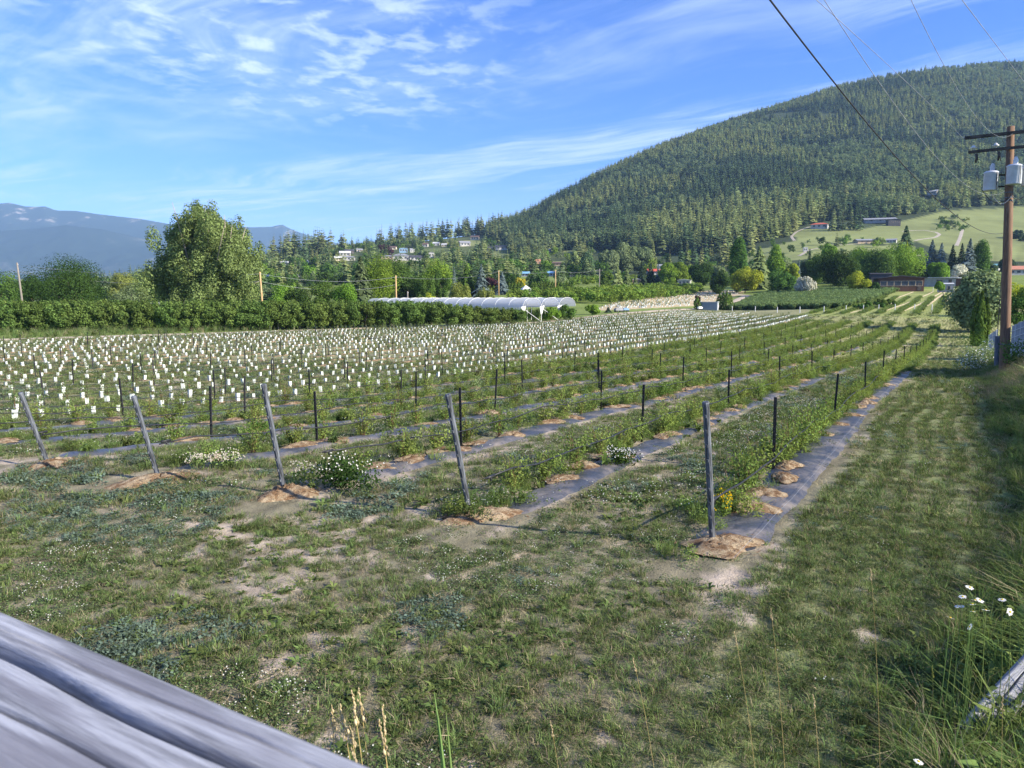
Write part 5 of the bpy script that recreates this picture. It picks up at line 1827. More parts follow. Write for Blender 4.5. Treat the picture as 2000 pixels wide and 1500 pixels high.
for x, y, g_ in cand[:295]:
    o = link(bpy.data.objects.new('orchard_tree', random.choice(oa)), None, (x, y, hz(x, y)), random.uniform(0, 6.28), random.uniform(0.85, 1.15))
    tag(o, 'small rounded orchard tree in the bright rows behind the white tunnels' if g_ == 0 else 'small orchard tree in the upper rows below the houses', 'orchard tree', 'far orchard rows' if g_ == 0 else 'upper orchard rows')
if len(cand) > 295:
    P = np.array([(c[0], c[1], hz(c[0], c[1])) for c in cand[295:]])
    instancer('orchard_trees', P, zrot(len(P), 0), s3(0.9 + 0.3 * rng.random(len(P))), rng.integers(0, 3, len(P)), [bpy.data.objects.new('orchard_pattern', m) for m in oa], 'stuff', 'far rows of small orchard trees')

# dense low crop block left of the brown house, and the second sapling field
def poly_points(poly, ya, yb, n):
    y = ya + (yb - ya) * rng.random(n); x = (uw(1140, 585)[0] + (uw(1780, 585)[0] - uw(1140, 585)[0]) * rng.random(n)) * y
    px, py = project(x, y, H(x, y))
    k = in_poly(px, py, poly)
    return x[k], y[k]


x, y = poly_points([(1425, 606), (1480, 582), (1520, 568), (1735, 563), (1752, 569), (1700, 588), (1640, 603)], 115, 240, 26000)
x = np.round(x / 1.6) * 1.6 + rng.normal(size=len(x)) * 0.3
V, Fc, mi = bush_arrays(900, 0.95, 0.5, 14, 12, 0.28)
cb = bpy.data.objects.new('crop_pattern', np_mesh('crop_pattern', V, [Fc], [M['leaf_crop'], M['stem']], mi))
instancer('crop_plants', np.stack([x, y, H(x, y)], 1), zrot(len(x), 0.1), s3(0.8 + 0.5 * rng.random(len(x))), np.zeros(len(x), int), [cb], 'stuff', 'dense green berry crop block below the garden trees')
x, y = poly_points([(1165, 606), (1370, 597), (1385, 588), (1440, 574), (1450, 569), (1390, 570), (1200, 592)], 110, 260, 9000)
v = y * 0.9 - x * 0.42
k = np.abs(v / 2.6 - np.round(v / 2.6)) < 0.22
x, y = x[k], y[k]
instancer('guarded_saplings', np.stack([x, y, H(x, y)], 1), zrot(len(x), 0.05), s3(1.2 + 0.4 * rng.random(len(x))), rng.integers(0, 4, len(x)), sp, 'stuff', 'second field of tiny guarded saplings on pale soil')

# ------------------------------------------------------------------ houses
WALLS = {'white': (0.45, 0.45, 0.43), 'cream': (0.62, 0.54, 0.42), 'grey': (0.30, 0.31, 0.33), 'dark': (0.07, 0.07, 0.08), 'brown': (0.105, 0.052, 0.036), 'blue': (0.22, 0.36, 0.50), 'pink': (0.58, 0.34, 0.27), 'tan': (0.46, 0.36, 0.25)}
ROOFS = {'grey': (0.26, 0.27, 0.29), 'dark': (0.06, 0.06, 0.07), 'red': (0.52, 0.10, 0.05), 'white': (0.58, 0.59, 0.60), 'teal': (0.20, 0.42, 0.42), 'blue': (0.20, 0.42, 0.62), 'terracotta': (0.50, 0.22, 0.14), 'brown': (0.14, 0.09, 0.07), 'tin': (0.50, 0.53, 0.55)}
for k_, c_ in WALLS.items(): M['wall_' + k_] = plain('wall_' + k_, c_, 0.8, 0.12, 1.2)
for k_, c_ in ROOFS.items(): M['roof_' + k_] = plain('roof_' + k_, c_, 0.65, 0.15, 2.0, stretch=(1, 6, 1))
M['door'] = plain('door', (0.10, 0.08, 0.07), 0.6, 0.2, 3)


def house(name, px, ybase, wpx, hpx, Y, wall, roof, label, rz=None, kind='gable', cat='house', depth=0.7, nwin=3):
    """house seen at a photo column: base row, width and height in photo pixels, distance"""
    W = wpx / F * Y; Ht = max(2.4, hpx / F * Y)
    u = uw(px, ybase)[0]
    x = u * Y
    z = hz(x, Y)
    root = empty(name, (x, Y, z), (-math.atan(u) + random.uniform(-0.35, 0.35)) if rz is None else rz)
    D = W * depth
    hw = Ht * (0.62 if kind == 'gable' else 0.66 if kind == 'hip' else 0.9)
    mb = MB()
    mb.box((0, 0, hw / 2 - 0.5), (W, D, hw + 1.0))
    if kind == 'gable':
        mb.add([(-W / 2, -D / 2, hw), (-W / 2, D / 2, hw), (-W / 2, 0, Ht), (W / 2, -D / 2, hw), (W / 2, D / 2, hw), (W / 2, 0, Ht)], [(0, 2, 1), (3, 4, 5)])
    elif kind == 'front':
        mb.add([(-W / 2, -D / 2, hw), (W / 2, -D / 2, hw), (0, -D / 2, Ht), (-W / 2, D / 2, hw), (W / 2, D / 2, hw), (0, D / 2, Ht)], [(0, 1, 2), (4, 3, 5)])
    mb.obj('wall', M['wall_' + wall], root)
    rb = MB(); o = 0.05 * W; t = 0.18
    if kind == 'gable':
        a, b, c = (-D / 2 - o, hw - o * 0.4), (0, Ht), (D / 2 + o, hw - o * 0.4)
        vs = []
        for xx in (-W / 2 - o, W / 2 + o):
            vs += [(xx, a[0], a[1] + .02), (xx, b[0], b[1] + .02), (xx, c[0], c[1] + .02), (xx, c[0], c[1] + t), (xx, b[0], b[1] + t * 1.3), (xx, a[0], a[1] + t)]
        rb.add(vs, [(0, 1, 7, 6), (1, 2, 8, 7), (2, 3, 9, 8), (3, 4, 10, 9), (4, 5, 11, 10), (5, 0, 6, 11), (0, 5, 4, 1), (1, 4, 3, 2), (6, 7, 10, 11), (7, 8, 9, 10)])
    elif kind == 'front':
        a, b, c = (-W / 2 - o, hw - o * 0.4), (0, Ht), (W / 2 + o, hw - o * 0.4)
        vs = []
        for yy in (-D / 2 - o, D / 2 + o):
            vs += [(a[0], yy, a[1] + .02), (b[0], yy, b[1] + .02), (c[0], yy, c[1] + .02), (c[0], yy, c[1] + t), (b[0], yy, b[1] + t * 1.3), (a[0], yy, a[1] + t)]
        rb.add(vs, [(0, 6, 7, 1), (1, 7, 8, 2), (2, 8, 9, 3), (3, 9, 10, 4), (4, 10, 11, 5), (5, 11, 6, 0), (0, 1, 4, 5), (1, 2, 3, 4), (6, 11, 10, 7), (7, 10, 9, 8)])
    elif kind == 'hip':
        vs = [(-W / 2 - o, -D / 2 - o, hw), (W / 2 + o, -D / 2 - o, hw), (W / 2 + o, D / 2 + o, hw), (-W / 2 - o, D / 2 + o, hw), (-W * 0.22, 0, Ht), (W * 0.22, 0, Ht)]
        rb.add(vs, [(0, 1, 5, 4), (1, 2, 5), (2, 3, 4, 5), (3, 0, 4), (3, 2, 1, 0)])
    else:   # low single slope
        rb.add([(-W / 2 - o, -D / 2 - o, hw + .01), (W / 2 + o, -D / 2 - o, hw + .01), (W / 2 + o, D / 2 + o, Ht), (-W / 2 - o, D / 2 + o, Ht),
                (-W / 2 - o, -D / 2 - o, hw + t), (W / 2 + o, -D / 2 - o, hw + t), (W / 2 + o, D / 2 + o, Ht + t), (-W / 2 - o, D / 2 + o, Ht + t)],
               [(3, 2, 1, 0), (4, 5, 6, 7), (0, 1, 5, 4), (1, 2, 6, 5), (2, 3, 7, 6), (3, 0, 4, 7)])
    rb.obj('roof', M['roof_' + roof], root)
    for j in range(nwin):
        wx = -W / 2 + W * (j + 0.7) / (nwin + 0.4)
        mb = MB()
        ww = min(1.6, W * 0.16); wh = min(1.3, hw * 0.42)
        mb.box((wx, -D / 2 - 0.01, hw * 0.55), (ww, 0.08, wh))
        f = mb.obj('window', M['glass'], root)
        mb = MB()
        for sx in (-1, 1): mb.box((wx + sx * (ww / 2 + 0.05), -D / 2 - 0.02, hw * 0.55), (0.1, 0.12, wh + 0.2))
        for sz in (-1, 1): mb.box((wx, -D / 2 - 0.02, hw * 0.55 + sz * (wh / 2 + 0.05)), (ww, 0.12, 0.1))
        mb.obj('frame', M['wall_tan'] if wall != 'white' else M['wall_grey'], f)
    if nwin >= 2 and W > 5:
        mb = MB(); mb.box((W * 0.40, -D / 2 - 0.01, min(1.05, hw * 0.4)), (0.95, 0.09, min(2.1, hw * 0.8)))
        mb.obj('door', M['door'], root)
    tag(root, label, cat)
    return root


HOUSES = [
    (556, 504, 18, 8, 640, 'white', 'white', 'gable', 'low white house below the tall pines, first from the left'),
    (584, 541, 12, 7, 420, 'white', 'grey', 'gable', 'small pale house in the scrub right of the tan pole'),
    (522, 540, 12, 8, 420, 'white', 'blue', 'gable', 'white house with a blue roof just right of the big poplar'),
    (604, 512, 8, 9, 600, 'blue', 'grey', 'gable', 'tiny bluish house among the tall pines'),
    (674, 494, 20, 9, 720, 'white', 'white', 'gable', 'white house under the dark house right of the pines'),
    (681, 485, 18, 8, 760, 'dark', 'dark', 'gable', 'dark house on the skyline right of the pines'),
    (682, 509, 22, 9, 640, 'white', 'grey', 'hip', 'white house with a grey roof left of the plum trees'),
    (660, 504, 14, 8, 650, 'cream', 'white', 'gable', 'cream house left of the grey roofed white house'),
    (702, 482, 12, 6, 780, 'cream', 'grey', 'gable', 'small cream house on the skyline above the plum trees'),
    (757, 505, 22, 7, 640, 'tan', 'grey', 'hip', 'tan house left of the big white villa'),
    (784, 509, 30, 13, 610, 'white', 'grey', 'hip', 'big white villa with a grey hip roof'),
    (812, 510, 24, 9, 610, 'white', 'dark', 'gable', 'white house with a dark roof right of the big villa'),
    (788, 489, 16, 9, 720, 'blue', 'grey', 'front', 'bluish gabled house above the big villa'),
    (805, 489, 9, 7, 720, 'white', 'grey', 'gable', 'small white house right of the bluish gabled one'),
    (768, 479, 12, 6, 780, 'cream', 'brown', 'gable', 'small cream house beside the yellow tree on the hill'),
    (843, 502, 12, 10, 650, 'white', 'grey', 'front', 'narrow white gabled house right of the dark roofed one'),
    (831, 479, 10, 7, 800, 'white', 'brown', 'gable', 'small house left of the hillside pasture'),
    (852, 475, 12, 6, 820, 'white', 'white', 'gable', 'small white house at the left end of the hillside pasture'),
    (868, 479, 10, 5, 800, 'cream', 'white', 'gable', 'cream house at the lower edge of the hillside pasture'),
    (907, 480, 20, 9, 800, 'white', 'grey', 'gable', 'white house in the middle of the hillside pasture'),
    (928, 465, 16, 7, 900, 'cream', 'brown', 'gable', 'cream house at the top of the hillside pasture'),
    (988, 467, 22, 6, 880, 'dark', 'dark', 'gable', 'long dark house at the forest edge'),
    (1003, 468, 14, 6, 880, 'white', 'white', 'gable', 'white house right of the long dark house'),
    (1032, 467, 16, 5, 880, 'white', 'white', 'gable', 'low white house farther right at the forest edge'),
    (958, 490, 10, 6, 740, 'white', 'dark', 'gable', 'small white house left of the wide dark roofed house'),
    (981, 489, 26, 8, 740, 'white', 'dark', 'gable', 'wide white house with a dark low roof'),
    (1076, 499, 10, 6, 680, 'white', 'grey', 'gable', 'small white house deep in the trees'),
    (1108, 490, 16, 7, 720, 'dark', 'grey', 'gable', 'dark house with a pale roof among the trees'),
    (1168, 437, 18, 6, 1000, 'white', 'white', 'gable', 'white house high in the forest'),
    (1050, 522, 12, 9, 560, 'pink', 'terracotta', 'gable', 'pink house behind the cedar hedge'),
    (1024, 541, 20, 8, 400, 'white', 'blue', 'gable', 'house with a bright blue roof behind the yellow tree'),
    (1078, 541, 20, 7, 400, 'white', 'blue', 'gable', 'blue roofed house behind the right cedar hedge'),
    (1090, 520, 22, 6, 540, 'tan', 'tan' if 'tan' in ROOFS else 'brown', 'gable', 'low tan house above the right cedar hedge'),
    (1122, 543, 30, 8, 390, 'white', 'grey', 'gable', 'long white house with a grey roof right of the cedar hedge'),
    (1244, 550, 16, 12, 300, 'pink', 'white', 'front', 'pinkish gabled house right of the two firs'),
    (1278, 517, 26, 10, 420, 'white', 'red', 'gable', 'white house with a dark red roof right of the poplar clump'),
    (1290, 501, 12, 8, 480, 'blue', 'grey', 'gable', 'bluish house behind the poplar clump'),
    (1337, 544, 24, 9, 300, 'white', 'white', 'front', 'small white gabled shed below the bright garden trees'),
    (1396, 539, 14, 7, 300, 'white', 'grey', 'front', 'white gable beside the dark rounded tree'),
    (1573, 486, 8, 7, 480, 'white', 'white', 'front', 'tiny white tent shaped hut in the lower meadow'),
    (1601, 442, 30, 10, 630, 'white', 'red', 'hip', 'white house with a bright red roof at the forest edge'),
    (1716, 443, 52, 9, 660, 'grey', 'grey', 'gable', 'long grey house at the top of the meadow'),
    (1744, 444, 22, 12, 640, 'dark', 'dark', 'front', 'dark gabled wing at the right end of the long grey house'),
    (1814, 389, 32, 9, 830, 'white', 'white', 'gable', 'white house alone high in the forest'),
    (1741, 471, 18, 6, 520, 'white', 'grey', 'gable', 'small white building beside the shaggy pine'),
    (1690, 474, 36, 5, 520, 'tan', 'grey', 'gable', 'long low tan barn at the foot of the meadow'),
    (1936, 517, 30, 10, 330, 'white', 'teal', 'gable', 'white house with a teal roof left of the utility pole'),
    (1986, 526, 36, 16, 300, 'white', 'terracotta', 'gable', 'white house with a terracotta roof right of the utility pole'),
    (310, 578, 34, 14, 150, 'white', 'grey', 'gable', 'white building half hidden under the big poplar'),
    (206, 574, 20, 12, 160, 'blue', 'grey', 'front', 'bluish gable behind the dark rounded tree'),
    (345, 585, 30, 9, 140, 'brown', 'brown', 'shed', 'low brown roof below the big poplar'),
]
for (px, yb, wp, hp, Y, wall, roof, kd, lab) in HOUSES:
    if roof == 'tan': roof = 'brown'
    house('house', px, yb, wp, hp, Y, wall, roof, lab, kind=kd, nwin=2 if wp < 16 else 3)

# brown house at the top of the field
hb = house('house', 1753, 568, 78, 27, 218, 'brown', 'dark', 'dark brown house with a low dark gable roof at the top of the field', rz=-0.30, kind='front', depth=0.8, nwin=6)
house('house', 1718, 566, 36, 30, 232, 'dark', 'dark', 'dark wing with a slanted roof behind the brown house', rz=-0.3, kind='shed', depth=0.8, nwin=0)
for (px, yb, wp, hp, Y, lab) in [(1768, 556, 70, 15, 246, 'long white roof behind the brown house'), (1810, 563, 92, 17, 240, 'long pale greenhouse with a white roof right of the brown house'), (1868, 560, 52, 16, 236, 'white roofed barn behind the willow bush'), (1846, 567, 26, 11, 205, 'small white roofed hut in front of the pale greenhouse')]:
    house('farm_building', px, yb, wp, hp, Y, 'grey' if 'greenhouse' in lab else 'brown', 'white', lab, rz=-0.42, kind='shed', cat='farm building', depth=0.35, nwin=2)

# grey metal shed
x, h_, wd = size_at(1385, 589, 33, 157.5)
root = empty('metal_shed', (x, 157.5, hz(x, 157.5)), -0.42)
M['shed'] = plain('shed', (0.17, 0.22, 0.26), 0.5, 0.15, 2, stretch=(14, 14, 0.3))
mb = MB(); mb.box((0, 0, h_ * 0.46 - 0.2), (wd, wd * 0.55, h_ * 0.92 + 0.4), bev=0.02); mb.obj('wall', M['shed'], root)
mb = MB(); mb.box((0, 0, h_ * 0.95), (wd * 1.06, wd * 0.62, h_ * 0.07), bev=0.02); mb.obj('roof', M['roof_tin'], root)
mb = MB(); mb.box((wd * 0.5 + 0.03, 0, h_ * 0.42), (0.06, wd * 0.32, h_ * 0.78)); mb.obj('door', M['roof_tin'], root)
tag(root, 'small grey metal shed with a pale flat roof between cedars', 'shed')
# white party tent behind the cedar hedge
x, h_, wd = size_at(1027, 557, 20, 200)
root = empty('white_tent', (x, 200, hz(x, 200)), 0.3)
mb = MB(); mb.add([(-wd / 2, -wd / 2, 0), (wd / 2, -wd / 2, 0), (wd / 2, wd / 2, 0), (-wd / 2, wd / 2, 0), (-wd / 2, -wd / 2, h_ * .55), (wd / 2, -wd / 2, h_ * .55), (wd / 2, wd / 2, h_ * .55), (-wd / 2, wd / 2, h_ * .55), (0, 0, h_)],
                  [(0, 1, 5, 4), (1, 2, 6, 5), (2, 3, 7, 6), (3, 0, 4, 7), (4, 5, 8), (5, 6, 8), (6, 7, 8), (7, 4, 8)])
mb.obj('canopy', M['white'], root)
tag(root, 'white tent between the two clipped cedar lines', 'tent')

# ------------------------------------------------------------------ white plastic tunnels
def film_mat():
    m, t = newmat('tunnel_film')
    tcn = t.n('ShaderNodeTexCoord')
    nz = t.noise(tcn.outputs['Object'], 1.2, 4, 0.6)
    d = t.n('ShaderNodeBsdfDiffuse'); t.put(d.inputs[0], t.mix(nz, (0.50, 0.55, 0.62), (0.64, 0.67, 0.72)))
    tr = t.n('ShaderNodeBsdfTranslucent'); tr.inputs[0].default_value = (0.75, 0.78, 0.84, 1)
    tp = t.n('ShaderNodeBsdfTransparent')
    a = t.n('ShaderNodeMixShader'); a.inputs[0].default_value = 0.42
    t.t.links.new(d.outputs[0], a.inputs[1]); t.t.links.new(tr.outputs[0], a.inputs[2])
    b = t.n('ShaderNodeMixShader'); b.inputs[0].default_value = 0.26
    t.t.links.new(a.outputs[0], b.inputs[1]); t.t.links.new(tp.outputs[0], b.inputs[2])
    o = t.n('ShaderNodeOutputMaterial'); t.t.links.new(b.outputs[0], o.inputs[0])
    return m


M['tfilm'] = film_mat()
t0 = G(1021, 631)
fx, fy = t0.x, t0.y
bayv = Vector((2.62, 2.9)); bw = bayv.length; bd = bayv.normalized()
axd = Vector((-0.80, 0.60))
zb = hz(fx, fy)
eave, peak, Lt = 2.05, 1.30, 31.0
for bnum in range(3):
    root = empty('plastic_tunnel', (0, 0, 0))
    c0 = Vector((fx, fy)) + bd * bw * bnum

    def P3(a, q, z):       # a across the bay 0..1, q along the tunnel
        p = c0 + bd * bw * a + axd * q
        return (p.x, p.y, hz(p.x, p.y) * 0.4 + zb * 0.6 + z)
    mb = MB(); nA = 14; nL = 44
    vs = []
    for i in range(nL + 1):
        q = Lt * i / nL
        sag = 0.06 * (1 - abs(math.cos(math.pi * q / 2.4)))
        for k in range(nA + 1):
            th = math.pi * k / nA
            vs.append(P3(0.5 - 0.5 * math.cos(th), q, eave + peak * math.sin(th) ** 0.85 - sag * math.sin(th)))
    m1 = nA + 1
    mb.add(vs, [(i * m1 + k, (i + 1) * m1 + k, (i + 1) * m1 + k + 1, i * m1 + k + 1) for i in range(nL) for k in range(nA)])
    mb.obj('roof_film', M['tfilm'], root, smooth_=True)
    if bnum == 0:
        mb = MB(); vs = []
        for i in range(nL + 1):
            q = Lt * i / nL
            vs += [P3(0, q, eave), P3(-0.02, q, 1.15)]
        mb.add(vs, [(2 * i, 2 * i + 1, 2 * i + 3, 2 * i + 2) for i in range(nL)])
        mb.obj('side_film', M['tfilm'], root)
    for q in np.arange(0, Lt + 0.1, 2.4):
        mb = MB()
        mb.tube([P3(0.5 - 0.5 * math.cos(math.pi * k / 12), q, eave + 0.02 + peak * math.sin(math.pi * k / 12) ** 0.85) for k in range(13)], 0.024, 5)
        mb.obj('hoop', M['white'], root)
    for q in np.arange(0, Lt + 0.1, 2.4):
        mb = MB(); mb.tube([P3(0, q, -0.2), P3(0, q, eave + 0.05)], 0.04, 6); mb.obj('leg', M['white'], root)
    # gathered film at the gutter ends and brace poles at the front
    mb = MB(); mb.add([P3(-0.10, -0.05, eave + 0.12), P3(0.16, -0.05, eave + 0.25), P3(0.02, -0.05, eave - 0.95), P3(-0.02, 0.05, eave - 0.95)], [(0, 1, 2, 3)])
    mb.obj('gathered_film', M['white'], root)
    mb = MB(); mb.tube([P3(0.03, 0, eave - 0.1), P3(0.45, -2.2, -0.15)], 0.035, 5); mb.obj('brace', M['white'], root)
    tag(root, ['nearest white plastic tunnel with a side curtain, behind the orchard trees', 'middle white plastic tunnel of the three joined ones', 'rear white plastic tunnel of the three joined ones'][bnum], 'polytunnel', 'joined white plastic tunnels')
# plants growing inside the tunnels: rows of canes
cane = []
V, Fc, mi = bush_arrays(910, 1.35, 0.35, 16, 24, 0.16)
cane_me = np_mesh('cane_plant', V, [Fc], [M['leaf_dark'], M['stem']], mi)
for bnum in range(3):
    for a in (0.25, 0.75):
        for j in range(9):
            p = Vector((fx, fy)) + bd * bw * (bnum + a) + axd * (0.6 + j * 1.3)
            o = link(bpy.data.objects.new('cane_plant', cane_me), None, (p.x, p.y, hz(p.x, p.y)), random.uniform(0, 6))
            tag(o, 'dark green cane plant growing in a row under the white tunnels', 'plant', 'cane plants under the tunnels')

# ------------------------------------------------------------------ utility poles
def simple_pole(px, ybase_Y, top, label, mat, arm=False, lean=0.0, wpx=5):
    Y = ybase_Y
    x, h_, wd = size_at(px, top, wpx, Y)
    root = empty('utility_pole', (x, Y, hz(x, Y)))
    mb = MB(); mb.tube([(0, 0, -0.5), (lean * 0.5, 0, h_ * 0.5), (lean, 0, h_)], [0.17, 0.15, 0.12], 10)
    mb.obj('pole', M[mat], root, smooth_=True)
    if arm:
        mb = MB(); mb.box((lean, 0, h_ - 0.5), (1.8, 0.12, 0.14)); mb.obj('crossarm', M['arm'], root)
        for sx in (-0.8, 0.8):
            mb = MB(); mb.lathe((lean + sx, 0, h_ - 0.43), [(0.0, 0), (0.05, 0.0), (0.06, 0.08), (0.03, 0.14), (0, 0.15)], 8); mb.obj('insulator', M['porcelain'], root)
    else:
        mb = MB(); mb.lathe((lean + 0.15, 0, h_ - 0.35), [(0.0, 0), (0.045, 0.0), (0.05, 0.07), (0.02, 0.12), (0, 0.13)], 8); mb.obj('insulator', M['porcelain'], root)
        mb = MB(); mb.tube([(lean - 0.0, 0, h_ - 0.35), (lean + 0.16, 0, h_ - 0.35)], 0.015, 5); mb.obj('bracket', M['wire'], root)
    tag(root, label, 'utility pole')
    return Vector((x + lean, Y, hz(x, Y) + h_ - 0.3))


tp1 = simple_pole(40, 118, 513, 'weathered grey pole at the far left behind the orchard trees', 'pole_grey', lean=-0.55)
tp2 = simple_pole(511, 118, 531, 'leaning tan pole just right of the big poplar', 'pole_tan', lean=-0.28)
tp3 = simple_pole(773, 140, 538, 'slender tan pole in front of the leafy grove', 'pole_tan')
tp4 = simple_pole(796, 150, 569, 'short grey pole right of the tan pole above the tunnels', 'pole_grey')
tp5 = simple_pole(974, 200, 528, 'tan pole in front of the dark blue spruce', 'pole_tan')
tp6 = simple_pole(1085, 206, 527, 'tan pole standing in front of the right cedar hedge', 'pole_tan')
tp7 = simple_pole(1171, 215, 525, 'pale pole with a crossarm at the edge of the far orchard', 'pole_grey', True)


def span(p, q, sag, rad, mat, label, n=24):
    pts = [p.lerp(q, i / n) - Vector((0, 0, sag * 4 * (i / n) * (1 - i / n))) for i in range(n + 1)]
    sag_tube('power_line', pts, rad, M[mat], 4, label=label, cat='power line')


span(tp1, tp2, 1.0, 0.022, 'wire_pale', 'overhead wire between the grey pole at the left and the leaning tan pole')
span(tp1 - Vector((0, 0, 1.2)), tp2 - Vector((0, 0, 1.2)), 1.1, 0.022, 'wire_pale', 'lower wire between the grey pole at the left and the leaning tan pole')
span(tp2, tp3, 1.0, 0.022, 'wire_pale', 'overhead wire from the leaning tan pole to the slender tan pole')
span(tp2 - Vector((0, 0, 1.2)), tp3 - Vector((0, 0, 1.4)), 1.2, 0.022, 'wire_pale', 'lower wire from the leaning tan pole to the slender tan pole')
span(tp3, tp5, 1.0, 0.02, 'wire_pale', 'overhead wire from the slender tan pole to the spruce pole')
span(tp5, tp6, 0.6, 0.02, 'wire_pale', 'overhead wire between the two poles at the cedar hedges')
span(tp6, tp7, 0.6, 0.02, 'wire_pale', 'overhead wire from the cedar hedge pole to the crossarm pole')

# the big pole beside the lane
PX, PY = 1964.0, 27.0
pb = at(1964.5, 686, PY); zb_ = hz(pb.x, pb.y)
ptop = at(1974, 247, PY)
root = empty('utility_pole', (pb.x, PY, zb_))
Lp = ptop.z - zb_
lx = ptop.x - pb.x
mb = MB(); mb.tube([(0, 0, -0.6), (0, 0, 0), (lx * 0.5, 0, Lp * 0.5), (lx, 0, Lp)], [0.172, 0.170, 0.148, 0.118], 20)
mb.obj('pole', M['pole_wood'], root, smooth_=True)
pole_at = lambda row: (lx * ((at(1970, row, PY).z - zb_) / Lp), at(1970, row, PY).z - zb_)
armd = Vector((-0.80, 0.60, 0))
rot = Matrix.Rotation(math.atan2(armd.y, armd.x), 3, 'Z')


def arm(row, half, th, dy):
    x_, z_ = pole_at(row)
    mb = MB(); mb.box((x_ + dy.x, dy.y, z_), (half * 2, th, th * 1.15), rot=rot, bev=0.006)
    a = mb.obj('crossarm', M['arm'], root)
    return x_, z_, a


off = Vector((-0.12, -0.16, 0))
ax1, az1, a1 = arm(262, 1.38, 0.095, off)
ax2, az2, a2 = arm(291, 1.25, 0.085, off)
for s_ in (-1.3, 1.3):           # end fittings on the upper arm
    p = Vector((ax1, 0, az1)) + off - armd * s_ * -1
    mb = MB(); mb.tube([p + Vector((0, 0, 0.02)), p + armd * (0.12 if s_ > 0 else -0.12) + Vector((0, 0, 0.03))], 0.028, 8)
    mb.obj('insulator', M['porcelain'], root, smooth_=True)
for q in (1.1, 0.42, -0.5, -1.1):
    p = Vector((ax2, 0, az2)) + off + armd * q
    mb = MB(); mb.lathe((p.x, p.y, p.z + 0.06), [(0, 0), (0.03, 0), (0.035, 0.05), (0.10, 0.06), (0.105, 0.09), (0.06, 0.11), (0.05, 0.15), (0.02, 0.17), (0, 0.17)], 12)
    mb.obj('insulator', M['porcelain'], root, smooth_=True)
    c = p + Vector((0.05, -0.1, -0.08))
    mb = MB(); mb.tube([c, c + Vector((0.02, -0.02, -0.16)), c + Vector((0, 0, -0.32))], [0.035, 0.045, 0.03], 8); mb.tube([c + Vector((0.05, 0, -0.02)), c + Vector((0.08, -0.03, -0.34))], 0.012, 5)
    mb.obj('cutout_fuse', M['arm'], root, smooth_=True)
# transformer tanks
tx, tz = pole_at(351)
for (ox, oy, rowc, dr) in ((-0.50, 0.24, 352, 0.0), (-0.10, -0.40, 345, 0.0), (0.58, -0.20, 346, 0.0)):
    cx_, cz_ = pole_at(rowc)
    r_, hh_ = 0.235, 0.66
    mb = MB(); mb.lathe((cx_ + ox, oy, cz_ - hh_ / 2), [(0, 0), (r_ * 0.96, 0), (r_, 0.02), (r_, hh_ - 0.06), (r_ * 1.05, hh_ - 0.05), (r_ * 1.05, hh_ - 0.02), (r_ * 0.8, hh_ + 0.02), (0, hh_ + 0.04)], 24)
    tank = mb.obj('transformer_tank', M['tank'], root, smooth_=False)
    for p_ in tank.data.polygons: p_.use_smooth = True
    mb = MB(); mb.lathe((cx_ + ox + 0.02, oy, cz_ + hh_ / 2 + 0.03), [(0.07, 0), (0.085, 0.05), (0.07, 0.08), (0.085, 0.13), (0.07, 0.17), (0.05, 0.24), (0.02, 0.27), (0, 0.27)], 12)
    mb.obj('bushing', M['porcelain'], tank, smooth_=True)
    mb = MB()
    for zz_ in (-0.2, 0.2): mb.box((cx_ + ox * 0.5, oy * 0.5, cz_ + zz_), (abs(ox) + 0.02, 0.05, 0.05), rot=None)
    mb.obj('mounting_bracket', M['arm'], root)
    mb = MB(); mb.tube([(cx_ + ox + 0.05, oy - r_ - 0.012, cz_ + 0.28), (cx_ + ox + 0.05, oy - r_ - 0.02, cz_ - 0.33)], 0.010, 5)
    mb.obj('lead_wire', M['wire'], tank)
# loops of wire under the tanks, and steel bands
bx, bz = pole_at(383)
for k, (dx1, dz1, sg) in enumerate([(-0.85, 0.25, 0.35), (-0.55, 0.0, 0.28), (0.5, 0.12, 0.2)]):
    a_ = Vector((bx + dx1, 0.2 - 0.2 * k, bz + dz1)); b_ = Vector((bx - 0.02, -0.17, bz))
    pts = [a_.lerp(b_, i / 12) - Vector((0, 0, sg * 4 * (i / 12) * (1 - i / 12))) for i in range(13)]
    mb = MB(); mb.tube(pts, 0.012, 5); mb.obj('jumper_wire', M['wire'] if k != 1 else M['wire_pale'], root)
for row in (376, 386, 392, 672):
    bx, bz = pole_at(row)
    rr_ = 0.17 - 0.055 * bz / Lp
    mb = MB(); mb.lathe((bx, 0, bz), [(rr_ - 0.01, -0.02), (rr_ + 0.006, -0.02), (rr_ + 0.006, 0.02), (rr_ - 0.01, 0.02)], 20); mb.obj('steel_band', M['galv'], root)
bx, bz = pole_at(378)
mb = MB(); mb.tube([(bx - 0.12, -0.12, bz - 0.5), (bx - 0.125, -0.13, bz - Lp * 0.55)], 0.013, 5); mb.obj('ground_wire', M['wire'], root)
tag(root, 'tall brown wooden utility pole with three grey transformers beside the lane', 'utility pole')
PB = Vector((pb.x, PY, zb_))


